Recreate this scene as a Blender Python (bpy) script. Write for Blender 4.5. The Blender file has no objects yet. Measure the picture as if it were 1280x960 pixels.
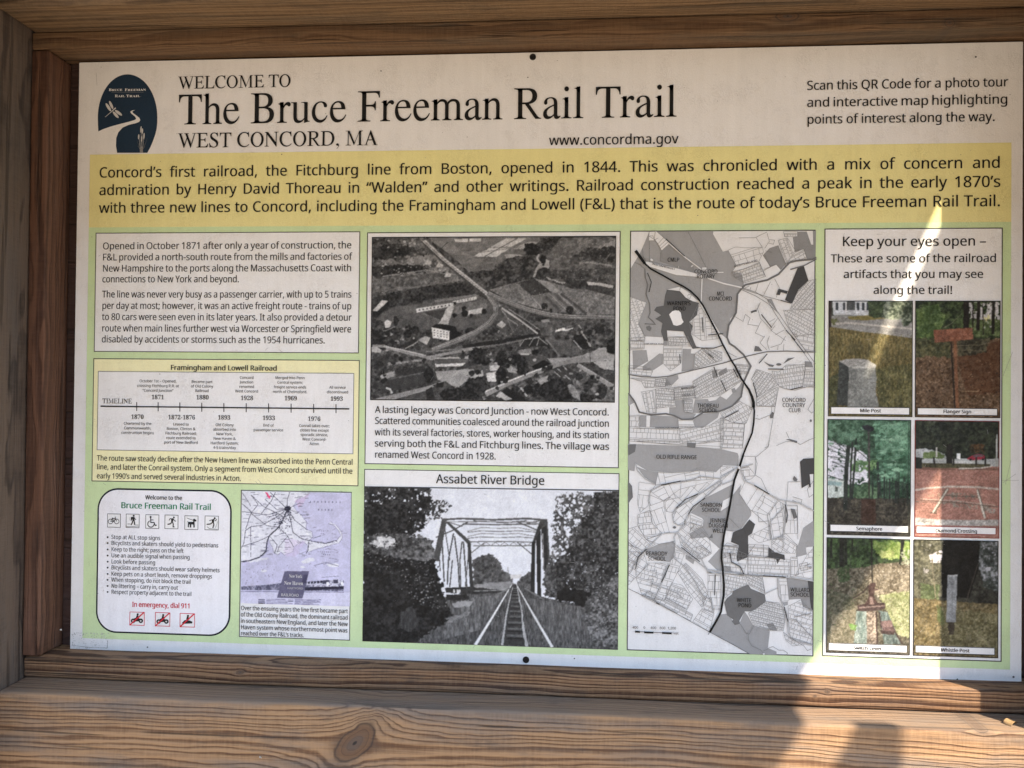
import bpy, math, os, random
import numpy as np
from mathutils import Vector, Matrix
from mathutils.geometry import tessellate_polygon

SC = bpy.context.scene
COL = SC.collection
PI = math.pi

# ---------------------------------------------------------------- camera, sky, sun, exposure
ZC = 1.45                                   # height of the board's centre above the ground
PW, PH = 0.610, 0.39498                     # half width and half height of the board
FPX = 961.0                                 # focal length in pixels of a 1280 px wide frame
CAM = np.array([0.05148, -0.98841, -0.04480])   # relative to the board's centre
YAW, PITCH, ROLL = 0.071906, 0.010655, -0.009603


def rot3(yaw, pitch, roll):
    cy, sy, cp, sp, cr, sr = math.cos(yaw), math.sin(yaw), math.cos(pitch), math.sin(pitch), math.cos(roll), math.sin(roll)
    return np.array([[cy, -sy, 0], [sy, cy, 0], [0, 0, 1]]) @ np.array([[1, 0, 0], [0, cp, -sp], [0, sp, cp]]) @ np.array([[cr, 0, sr], [0, 1, 0], [-sr, 0, cr]])


RM = rot3(YAW, PITCH, ROLL)
cam = bpy.data.cameras.new('camera')
cam_o = bpy.data.objects.new('camera', cam)
COL.objects.link(cam_o)
cam.sensor_width = 36.0
cam.lens = FPX / 1280.0 * 36.0
cam.clip_start, cam.clip_end = 0.02, 2000.0
m4 = Matrix.Identity(4)
for i in range(3):
    m4[i][0] = RM[i, 0]
    m4[i][1] = RM[i, 2]
    m4[i][2] = -RM[i, 1]
m4.translation = Vector((CAM[0], CAM[1], CAM[2] + ZC))
cam_o.matrix_world = m4
SC.camera = cam_o

SUN_A, SUN_C = 0.90, 1.57                   # sun stands at (SUN_A, -1, SUN_C) seen from the board
world = bpy.data.worlds.new('World')
SC.world = world
world.use_nodes = True
wn = world.node_tree
bg = wn.nodes['Background']
sky = wn.nodes.new('ShaderNodeTexSky')
sky.sky_type = 'NISHITA'
sky.sun_disc = False
sky.sun_elevation = math.atan2(SUN_C, math.hypot(SUN_A, 1.0))
sky.sun_rotation = math.radians(180.0) - math.atan2(SUN_A, 1.0)
sky.air_density = 1.4
sky.dust_density = 0.6
sky.ozone_density = 0.6
wn.links.new(sky.outputs[0], bg.inputs[0])
bg.inputs[1].default_value = 0.15

sun = bpy.data.lights.new('sun', 'SUN')
sun.energy = 3.1
sun.angle = math.radians(0.55)
sun.color = (1.0, 0.85, 0.66)
sun_o = bpy.data.objects.new('sun', sun)
COL.objects.link(sun_o)
sun_o.rotation_euler = Vector((-SUN_A, 1.0, -SUN_C)).to_track_quat('-Z', 'Y').to_euler()
sun_o.location = (3, -3, 6)

SC.view_settings.view_transform = 'Standard'
SC.view_settings.look = 'None'
SC.view_settings.exposure = 2.05
SC.view_settings.gamma = 1.0
SC.render.engine = 'CYCLES'
SC.cycles.max_bounces = 8
SC.cycles.diffuse_bounces = 5

# ---------------------------------------------------------------- helpers: tracing and colours


def unproj(x, y, depth=0.0):
    """a point of the photograph carried onto the vertical plane `depth` metres in front of the board"""
    d = RM @ np.array([(x - 640.0) / FPX, 1.0, -(y - 480.0) / FPX])
    t = (-depth - CAM[1]) / d[1]
    return CAM[0] + t * d[0], CAM[2] + t * d[2]


def project(X, Z, Y=0.0):
    v0, v1, v2 = X - CAM[0], Y - CAM[1], Z - CAM[2]
    c = [RM[0, k] * v0 + RM[1, k] * v1 + RM[2, k] * v2 for k in range(3)]
    return 640.0 + FPX * c[0] / c[1], 480.0 - FPX * c[2] / c[1]


def lin(v):
    v = np.asarray(v, dtype=float) / 255.0
    return np.where(v <= 0.04045, v / 12.92, ((v + 0.055) / 1.055) ** 2.4)


INKK = 0.80 / float(lin(222.0))             # printed white paper (222 in the photo) is an albedo of 0.8


def ink(c):
    if isinstance(c, (int, float)):
        c = (c, c, c)
    return tuple(float(min(0.85, max(0.007, q))) for q in lin(np.array(c, float)) * INKK)


def tag(o, label=None, cat=None, group=None, kind=None):
    for k, v in (('label', label), ('category', cat), ('group', group), ('kind', kind)):
        if v:
            o[k] = v
    return o


def link(name, me, parent=None):
    o = bpy.data.objects.new(name, me)
    COL.objects.link(o)
    if parent:
        o.parent = parent
    return o


# ---------------------------------------------------------------- material helpers
def newmat(name):
    m = bpy.data.materials.new(name)
    m.use_nodes = True
    nt = m.node_tree
    return m, nt, nt.nodes['Principled BSDF']


def math_node(nt, op, a, b=0.0, c=None):
    n = nt.nodes.new('ShaderNodeMath')
    n.operation = op
    for i, v in enumerate((a, b, c)):
        if v is None:
            continue
        if hasattr(v, 'is_output'):
            nt.links.new(v, n.inputs[i])
        else:
            n.inputs[i].default_value = v
    return n.outputs[0]


def noise_node(nt, vec, scale, detail=3.0, rough=0.55, dist=0.0):
    n = nt.nodes.new('ShaderNodeTexNoise')
    n.inputs['Scale'].default_value = scale
    n.inputs['Detail'].default_value = detail
    n.inputs['Roughness'].default_value = rough
    n.inputs['Distortion'].default_value = dist
    nt.links.new(vec, n.inputs['Vector'])
    return n.outputs['Fac']


def ramp_node(nt, fac, stops):
    n = nt.nodes.new('ShaderNodeValToRGB')
    r = n.color_ramp
    while len(r.elements) < len(stops):
        r.elements.new(0.5)
    for e, (p, c) in zip(r.elements, stops):
        e.position = p
        e.color = (c[0], c[1], c[2], 1) if not isinstance(c, (int, float)) else (c, c, c, 1)
    nt.links.new(fac, n.inputs[0])
    return n.outputs[0]


def mix_node(nt, fac, a, b, mode='MIX'):
    n = nt.nodes.new('ShaderNodeMix')
    n.data_type = 'RGBA'
    n.blend_type = mode
    for s, v in ((n.inputs[0], fac), (n.inputs[6], a), (n.inputs[7], b)):
        if hasattr(v, 'is_output'):
            nt.links.new(v, s)
        elif isinstance(v, (int, float)):
            s.default_value = v
        else:
            s.default_value = (v[0], v[1], v[2], 1)
    return n.outputs[2]


def scaled_pos(nt, sx, sy, sz):
    g = nt.nodes.new('ShaderNodeNewGeometry')
    mp = nt.nodes.new('ShaderNodeMapping')
    mp.inputs['Scale'].default_value = (sx, sy, sz)
    nt.links.new(g.outputs['Position'], mp.inputs['Vector'])
    return mp.outputs[0]


def laminate_group():
    """colour in, shader out: print under a weathered, finely crinkled laminate"""
    g = bpy.data.node_groups.new('printed_laminate', 'ShaderNodeTree')
    g.interface.new_socket('Color', in_out='INPUT', socket_type='NodeSocketColor')
    g.interface.new_socket('Shader', in_out='OUTPUT', socket_type='NodeSocketShader')
    gi = g.nodes.new('NodeGroupInput')
    go = g.nodes.new('NodeGroupOutput')
    bs = g.nodes.new('ShaderNodeBsdfPrincipled')
    # crinkles
    v = scaled_pos(g, 1, 1, 0.75)
    n1 = noise_node(g, v, 170, 2.5, 0.6, 1.6)
    ridge = math_node(g, 'ABSOLUTE', math_node(g, 'SUBTRACT', n1, 0.5))
    ridge = math_node(g, 'SUBTRACT', 1.0, math_node(g, 'MULTIPLY', ridge, 14.0))
    ridge = math_node(g, 'MAXIMUM', ridge, 0.0)
    patch = noise_node(g, scaled_pos(g, 1, 1, 1), 30, 3, 0.6)
    patch = math_node(g, 'MULTIPLY', math_node(g, 'SUBTRACT', patch, 0.46), 6.0)
    patch = math_node(g, 'MINIMUM', math_node(g, 'MAXIMUM', patch, 0.0), 1.0)
    ridge = math_node(g, 'MULTIPLY', ridge, patch)
    # drip streaks, grime, specks
    st = noise_node(g, scaled_pos(g, 95, 1, 9), 1.0, 3, 0.6, 0.3)
    gr = noise_node(g, scaled_pos(g, 1, 1, 1), 7, 5, 0.65)
    fine = noise_node(g, scaled_pos(g, 1, 1, 1), 620, 2, 0.6)
    sp = noise_node(g, scaled_pos(g, 1, 1, 1), 210, 1, 0.5)
    spk = math_node(g, 'MULTIPLY', math_node(g, 'SUBTRACT', sp, 0.80), 16.0)
    spk = math_node(g, 'MINIMUM', math_node(g, 'MAXIMUM', spk, 0.0), 0.55)
    k = math_node(g, 'MULTIPLY', ridge, -0.075)
    k = math_node(g, 'ADD', k, math_node(g, 'MULTIPLY', math_node(g, 'SUBTRACT', st, 0.5), 0.14))
    k = math_node(g, 'ADD', k, math_node(g, 'MULTIPLY', math_node(g, 'SUBTRACT', gr, 0.5), 0.05))
    k = math_node(g, 'ADD', k, math_node(g, 'MULTIPLY', math_node(g, 'SUBTRACT', fine, 0.5), 0.16))
    k = math_node(g, 'SUBTRACT', math_node(g, 'ADD', k, 1.0), spk)
    cc = g.nodes.new('ShaderNodeCombineColor')
    for i in range(3):
        g.links.new(k, cc.inputs[i])
    col = mix_node(g, 1.0, gi.outputs[0], cc.outputs[0], 'MULTIPLY')
    g.links.new(col, bs.inputs['Base Color'])
    bs.inputs['Roughness'].default_value = 0.48
    bs.inputs['Specular IOR Level'].default_value = 0.15
    h = math_node(g, 'ADD', math_node(g, 'MULTIPLY', ridge, 0.7), math_node(g, 'MULTIPLY', fine, 0.5))
    h = math_node(g, 'ADD', h, math_node(g, 'MULTIPLY', n1, 0.5))
    bp = g.nodes.new('ShaderNodeBump')
    bp.inputs['Strength'].default_value = 0.35
    bp.inputs['Distance'].default_value = 0.0012
    g.links.new(h, bp.inputs['Height'])
    g.links.new(bp.outputs[0], bs.inputs['Normal'])
    g.links.new(bs.outputs[0], go.inputs[0])
    return g


LAM = laminate_group()
_PM = {}


def print_mat(c):
    key = tuple(c) if not isinstance(c, (int, float)) else (c, c, c)
    if key in _PM:
        return _PM[key]
    m, nt, bs = newmat('print_%d_%d_%d' % tuple(int(q) for q in key))
    nt.nodes.remove(bs)
    gn = nt.nodes.new('ShaderNodeGroup')
    gn.node_tree = LAM
    gn.inputs[0].default_value = ink(key) + (1.0,)
    nt.links.new(gn.outputs[0], nt.nodes['Material Output'].inputs[0])
    _PM[key] = m
    return m


def picture_mat():
    m, nt, bs = newmat('printed_picture')
    nt.nodes.remove(bs)
    gn = nt.nodes.new('ShaderNodeGroup')
    gn.node_tree = LAM
    at = nt.nodes.new('ShaderNodeAttribute')
    at.attribute_name = 'ink'
    nt.links.new(at.outputs['Color'], gn.inputs[0])
    nt.links.new(gn.outputs[0], nt.nodes['Material Output'].inputs[0])
    return m


PICM = picture_mat()

# ---------------------------------------------------------------- lettering
FONTDIR = bpy.utils.system_resource('DATAFILES', path='fonts')


def load_font(fn):
    try:
        return bpy.data.fonts.load(os.path.join(FONTDIR, fn))
    except Exception:
        return None


F_SANS = load_font('NotoSansHebrew-Regular.woff2') or load_font('NotoSansMath-Regular.woff2')
F_MATH = load_font('NotoSansMath-Regular.woff2')
FACES = {'sans': (F_SANS, 0.0), 'math': (F_MATH, 0.0)}


class Face:
    def __init__(self, key):
        font, off = FACES[key]
        self.cu = bpy.data.curves.new('glyph', 'FONT')
        if font:
            self.cu.font = font
        self.cu.offset = off
        self.cu.resolution_u = 4
        self.ob = bpy.data.objects.new('glyph', self.cu)
        COL.objects.link(self.ob)
        self.cache = {}
        self.math = key == 'math'
        self.k = 1.0
        hc, _ = self._mesh('H')
        self.k = (0.672 if self.math else 0.714) / max(1e-6, hc[:, 1].max() - hc[:, 1].min())
        self.hh = self._ext('HH')

    def _mesh(self, s):
        self.cu.body = s
        dg = bpy.context.evaluated_depsgraph_get()
        dg.update()
        oe = self.ob.evaluated_get(dg)
        me = oe.to_mesh()
        n = len(me.vertices)
        co = np.zeros(n * 3)
        me.vertices.foreach_get('co', co)
        co = co.reshape(-1, 3)[:, :2] * self.k
        me.calc_loop_triangles()
        tr = np.zeros(len(me.loop_triangles) * 3, dtype=np.int32)
        me.loop_triangles.foreach_get('vertices', tr)
        oe.to_mesh_clear()
        return co, tr.reshape(-1, 3)

    def _ext(self, s):
        co, _ = self._mesh(s)
        return co[:, 0].max() if len(co) else 0.0

    def glyph(self, c):
        if c not in self.cache:
            if self.math:
                if 'A' <= c <= 'Z':
                    c2 = chr(0x1D400 + ord(c) - 65)
                elif 'a' <= c <= 'z':
                    c2 = chr(0x1D41A + ord(c) - 97)
                elif c.isdigit():
                    c2 = chr(0x1D7CE + int(c))
                else:
                    c2 = c
            else:
                c2 = c
            adv = self._ext('H' + c2 + 'H') - self.hh
            co, tr = self._mesh(c2) if c != ' ' else (np.zeros((0, 2)), np.zeros((0, 3), dtype=np.int32))
            self.cache[c] = (adv, co, tr)
        return self.cache[c]

    def kern(self, a, b):
        return 0.0

    def done(self):
        bpy.data.objects.remove(self.ob)


# a transitional serif face for the headings, drawn here as outlines (1000 units to the em)
def bez(p0, p1, p2, p3, n=9):
    out = []
    for i in range(1, n + 1):
        t = i / n
        a, b, c, d = (1 - t) ** 3, 3 * t * (1 - t) ** 2, 3 * t * t * (1 - t), t ** 3
        out.append((a * p0[0] + b * p1[0] + c * p2[0] + d * p3[0], a * p0[1] + b * p1[1] + c * p2[1] + d * p3[1]))
    return out


def path(s):
    tk = s.split()
    pts, i, mode = [], 0, 'L'
    while i < len(tk):
        if tk[i] in 'MLC':
            mode = tk[i]
            i += 1
        if mode == 'C':
            q = [float(v) for v in tk[i:i + 6]]
            pts += bez(pts[-1], q[0:2], q[2:4], q[4:6])
            i += 6
        else:
            pts.append((float(tk[i]), float(tk[i + 1])))
            i += 2
    return pts


def ellp(cx, cy, rx, ry, n=40):
    return [(cx + rx * math.cos(2 * PI * k / n), cy + ry * math.sin(2 * PI * k / n)) for k in range(n)]


def R4(x0, y0, x1, y1):
    return [(x0, y0), (x1, y0), (x1, y1), (x0, y1)]


def foot(x0, x1, l, r, y=0.0, up=1):
    """a bracketed slab serif on the stem x0..x1"""
    def f(px, py):
        return (px, y + up * py)
    p = [f(l, 0), f(r, 0), f(r, 19)]
    p += bez(p[-1], f(x1 + (r - x1) * .35, 22), f(x1, 30), f(x1, 62))
    p += [f(x0, 62)]
    p += bez(p[-1], f(x0, 30), f(x0 - (x0 - l) * .35, 22), f(l, 19))
    return p


def flag(x0, x1, top):
    return path('M %g %g L %g %g L %g %g C %g %g %g %g %g %g L %g %g L %g %g' % (
        x1, top, x1 - 6, top, x0 - 66, top - 45, x0 - 10, top - 46, x0, top - 60, x0, top - 108, x1, top - 108, x1, top - 20))


def stem(x0, x1, y0, y1):
    return R4(x0, y0, x1, y1)


def NP(s, *holes):
    return [path(s)] + [path(h) for h in holes]


ARM_E = 'M 0 0'
SER = {
 'T': (611, [[stem(254, 356, 20, 640)], [foot(254, 356, 160, 452)], NP('M 17 662 L 593 662 L 593 492 L 569 492 C 558 585 525 623 440 623 L 170 623 C 85 623 52 585 42 492 L 17 492')]),
 'h': (500, [[stem(75, 159, 20, 575)], [flag(75, 159, 683)], [stem(75, 159, 560, 676)], [foot(75, 159, 9, 225)], [foot(341, 425, 275, 494)],
             NP('M 159 385 C 195 435 240 460 290 460 C 378 460 425 405 425 305 L 425 20 L 341 20 L 341 298 C 341 372 315 406 266 406 C 228 406 195 388 159 345')]),
 'e': (444, [NP('M 424 157 L 408 164 C 362 80 312 52 260 52 C 168 52 103 130 97 277 L 405 277 C 398 400 340 460 240 460 C 110 460 25 355 25 220 C 25 80 105 -10 210 -10 C 315 -10 390 60 424 157',
                'M 99 309 L 303 309 C 296 390 270 426 220 426 C 150 426 108 380 99 309')]),
 'B': (667, [[foot(113, 215, 17, 216)], [foot(113, 215, 17, 216, 662, -1)],
             NP('M 113 662 L 340 662 C 480 662 556 600 556 500 C 556 420 510 375 440 352 C 540 332 593 280 593 190 C 593 70 500 0 350 0 L 113 0',
                'M 215 625 L 300 625 C 400 625 445 585 445 498 C 445 405 395 365 300 365 L 215 365',
                'M 215 328 L 310 328 C 430 328 480 280 480 190 C 480 90 425 37 300 37 C 240 37 215 45 215 80')]),
 'r': (333, [[stem(75, 159, 20, 360)], [flag(75, 159, 460)], [stem(75, 159, 340, 453)], [foot(75, 159, 5, 245)],
             NP('M 159 372 C 190 428 230 460 270 460 C 313 460 335 435 335 405 C 335 378 318 360 296 360 C 264 360 258 392 233 392 C 208 392 178 352 159 312')]),
 'u': (500, [[stem(338, 422, 70, 450)], NP('M 265 450 L 340 450 L 340 400 L 338 398 C 338 430 320 436 265 436'),
             NP('M 9 450 L 156 450 L 156 150 C 156 85 180 47 235 47 C 275 47 310 66 338 105 L 338 70 C 300 18 250 -10 192 -10 C 115 -10 72 40 72 135 L 72 395 C 72 430 60 436 9 436'),
             NP('M 338 -9 L 344 -9 C 385 5 430 15 479 22 L 479 36 C 440 36 422 40 422 80 L 338 90')]),
 'c': (444, [NP('M 412 147 L 398 156 C 353 85 312 52 250 52 C 165 52 106 130 106 245 C 106 355 160 432 240 432 C 283 432 303 415 312 375 C 318 340 328 325 355 325 C 382 325 398 340 398 362 C 398 415 335 460 250 460 C 125 460 25 355 25 213 C 25 80 110 -10 222 -10 C 310 -10 370 45 412 147')]),
 'F': (556, [[stem(115, 217, 20, 645)], [foot(115, 217, 12, 322)], [foot(115, 217, 12, 218, 662, -1)],
             NP('M 190 662 L 546 662 L 546 519 L 522 519 C 510 600 480 623 400 623 L 190 623'),
             NP('M 200 366 L 330 366 C 395 366 415 385 427 440 L 451 440 L 451 244 L 427 244 C 415 305 390 326 330 326 L 200 326')]),
 'm': (778, [[stem(73, 157, 20, 360)], [flag(73, 157, 460)], [stem(73, 157, 340, 453)], [foot(73, 157, 9, 220)], [foot(346, 430, 283, 497)], [foot(619, 703, 556, 775)],
             NP('M 157 385 C 190 435 230 460 280 460 C 345 460 385 430 398 385 C 440 437 480 460 535 460 C 650 460 703 405 703 300 L 703 20 L 619 20 L 619 300 C 619 375 595 406 535 406 C 490 406 455 385 430 350 L 430 20 L 346 20 L 346 305 C 346 375 320 406 265 406 C 225 406 190 385 157 345')]),
 'a': (444, [NP('M 442 66 L 442 40 C 410 0 380 -10 350 -10 C 312 -10 293 15 288 62 C 232 10 190 -10 145 -10 C 80 -10 37 32 37 98 C 37 195 115 238 287 303 L 287 340 C 287 405 260 434 208 434 C 165 434 132 412 132 382 C 132 365 137 355 137 338 C 137 315 116 300 95 300 C 72 300 55 317 55 342 C 55 405 120 460 216 460 C 320 460 371 410 371 310 L 371 110 C 371 68 378 50 398 50 C 412 50 425 55 442 66',
                'M 287 272 C 170 228 124 188 124 124 C 124 78 152 49 188 49 C 215 49 245 60 275 85 C 285 94 287 102 287 120')]),
 'n': (500, [[stem(75, 159, 20, 360)], [flag(75, 159, 460)], [stem(75, 159, 340, 453)], [foot(75, 159, 9, 225)], [foot(341, 425, 275, 494)],
             NP('M 159 385 C 195 435 240 460 290 460 C 378 460 425 405 425 305 L 425 20 L 341 20 L 341 298 C 341 372 315 406 266 406 C 228 406 195 388 159 345')]),
 'R': (667, [[foot(110, 212, 17, 305)], [foot(110, 212, 17, 214, 662, -1)], [stem(110, 212, 20, 340)],
             NP('M 110 662 L 335 662 C 472 662 560 610 560 490 C 560 390 480 325 330 318 L 110 318', 'M 212 623 L 305 623 C 400 623 447 575 447 490 C 447 400 390 356 280 356 L 212 356'),
             NP('M 262 335 L 520 0 L 659 0 L 659 19 C 615 22 595 35 560 75 L 365 330')]),
 'i': (278, [[stem(99, 183, 20, 360)], [flag(99, 183, 460)], [stem(99, 183, 340, 453)], [foot(99, 183, 16, 257)], [ellp(140, 632, 54, 54, 24)]]),
 'l': (278, [[stem(97, 181, 20, 590)], [flag(97, 181, 683)], [stem(97, 181, 560, 676)], [foot(97, 181, 19, 257)]]),
 'W': (944, [NP('M 60 645 L 165 645 L 345 160 L 320 -11 L 300 -11'), NP('M 300 -11 L 322 -11 L 500 480 L 470 520 L 325 120'),
             NP('M 370 645 L 478 645 L 680 160 L 655 -11 L 635 -11'), NP('M 635 -11 L 657 -11 L 872 645 L 832 645 L 655 130'),
             [R4(5, 643, 245, 662)], [R4(315, 643, 560, 662)], [R4(730, 643, 935, 662)]]),
 'E': (611, [[stem(115, 217, 10, 650)], [foot(115, 217, 12, 218)], [foot(115, 217, 12, 218, 662, -1)],
             NP('M 190 662 L 546 662 L 550 519 L 526 519 C 512 600 482 623 400 623 L 190 623'),
             NP('M 200 366 L 350 366 C 410 366 428 385 440 440 L 464 440 L 464 244 L 440 244 C 428 305 405 326 350 326 L 200 326'),
             NP('M 190 0 L 562 0 L 597 168 L 573 168 C 535 75 490 39 400 39 L 190 39')]),
 'L': (611, [[stem(115, 217, 10, 650)], [foot(115, 217, 12, 218)], [foot(115, 217, 12, 320, 662, -1)],
             NP('M 190 0 L 562 0 L 598 174 L 572 174 C 535 75 490 39 400 39 L 190 39')]),
 'C': (667, [NP('M 633 113 C 570 30 490 -14 380 -14 C 180 -14 28 130 28 330 C 28 530 175 676 375 676 C 440 676 490 660 540 645 C 565 640 580 650 588 676 L 610 676 L 619 450 L 594 450 C 565 570 500 637 390 637 C 240 637 145 520 145 335 C 145 150 250 33 410 33 C 490 33 545 65 615 131')]),
 'O': (722, [[ellp(361, 331, 327, 345, 56), ellp(361, 331, 212, 308, 56)]]),
 'M': (889, [[stem(122, 162, 20, 640)], [foot(122, 162, 12, 280)], [stem(671, 773, 20, 645)], [foot(671, 773, 575, 864)], [foot(671, 773, 690, 864, 662, -1)],
             NP('M 14 662 L 212 662 L 460 120 L 425 0 L 130 640 L 14 643'), NP('M 425 0 L 452 110 L 690 662 L 720 640 L 671 560')]),
 'S': (556, [NP('M 443 500 C 415 595 360 640 290 640 C 220 640 170 600 170 545 C 170 485 210 455 310 398 C 440 325 492 270 492 178 C 492 65 400 -14 270 -14 C 215 -14 180 0 140 13 C 115 20 95 10 88 -14 L 65 -14 L 42 205 L 67 205 C 100 85 170 24 270 24 C 350 24 400 70 400 135 C 400 200 360 240 260 295 C 130 365 85 420 85 510 C 85 605 160 676 275 676 C 325 676 355 665 395 650 C 420 643 435 655 443 676 L 465 676 L 470 500')]),
 'N': (722, [[stem(98, 140, 20, 600)], [foot(98, 140, 12, 230)], [stem(565, 607, 60, 640)], [foot(565, 607, 485, 707, 662, -1)],
             NP('M 12 662 L 178 662 L 607 150 L 607 -11 L 588 -11 L 100 585 C 85 605 60 640 12 643')]),
 'D': (722, [[foot(105, 207, 16, 208)], [foot(105, 207, 16, 208, 662, -1)],
             NP('M 105 662 L 320 662 C 550 662 685 535 685 335 C 685 130 540 0 310 0 L 105 0', 'M 207 622 L 310 622 C 480 622 570 510 570 331 C 570 150 480 40 310 40 C 240 40 207 50 207 90')]),
 'A': (722, [NP('M 100 10 L 150 10 L 352 560 L 367 674 L 340 674'), NP('M 340 674 L 367 674 L 645 10 L 520 10 L 315 520'), [R4(185, 216, 480, 257)], [R4(15, 0, 213, 19)], [R4(450, 0, 706, 19)]]),
 'I': (333, [[stem(115, 217, 20, 640)], [foot(115, 217, 18, 315)], [foot(115, 217, 18, 315, 662, -1)]]),
 'U': (722, [[foot(104, 206, 14, 295, 662, -1)], [foot(580, 622, 495, 705, 662, -1)],
             NP('M 104 640 L 104 240 C 104 80 190 -14 355 -14 C 530 -14 622 75 622 250 L 622 640 L 580 640 L 580 250 C 580 110 510 35 385 35 C 265 35 206 105 206 230 L 206 640')]),
 ',': (250, [NP('M 83 -141 L 76 -126 C 130 -95 160 -55 160 -20 C 160 -5 150 0 135 -2 C 95 -10 56 10 56 50 C 56 82 82 102 115 102 C 160 102 195 65 195 15 C 195 -50 150 -110 83 -141')]),
 ' ': (250, []),
}


class SerifFace:
    def __init__(self):
        self.cache = {}

    def glyph(self, c):
        if c not in self.cache:
            adv, pieces = SER[c]
            vs, ts, n = [], [], 0
            for loops in pieces:
                flat = [p for lp in loops for p in lp]
                tri = tessellate_polygon([[Vector((p[0], p[1], 0)) for p in lp] for lp in loops])
                vs += flat
                ts += [(a + n, b + n, d + n) for a, b, d in tri]
                n += len(flat)
            co = np.array(vs).reshape(-1, 2) / 1000.0
            self.cache[c] = (adv / 1000.0, co, np.array(ts, dtype=np.int32).reshape(-1, 3))
        return self.cache[c]

    def kern(self, a, b):
        return {('T', 'r'): -.035, ('A', ' '): -.04, ('T', 'O'): -.018, ('W', 'E'): -.01}.get((a, b), 0.0)

    def done(self):
        pass


FONTS = {k: Face(k) for k in FACES}
FONTS['serif'] = SerifFace()
FONTS['sansb'] = FONTS['sans']
WEIGHT = {'sans': (-0.008, 0.010), 'sansb': (-0.024, 0.0, 0.024), 'math': (0.0,), 'serif': (0.0,)}


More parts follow.
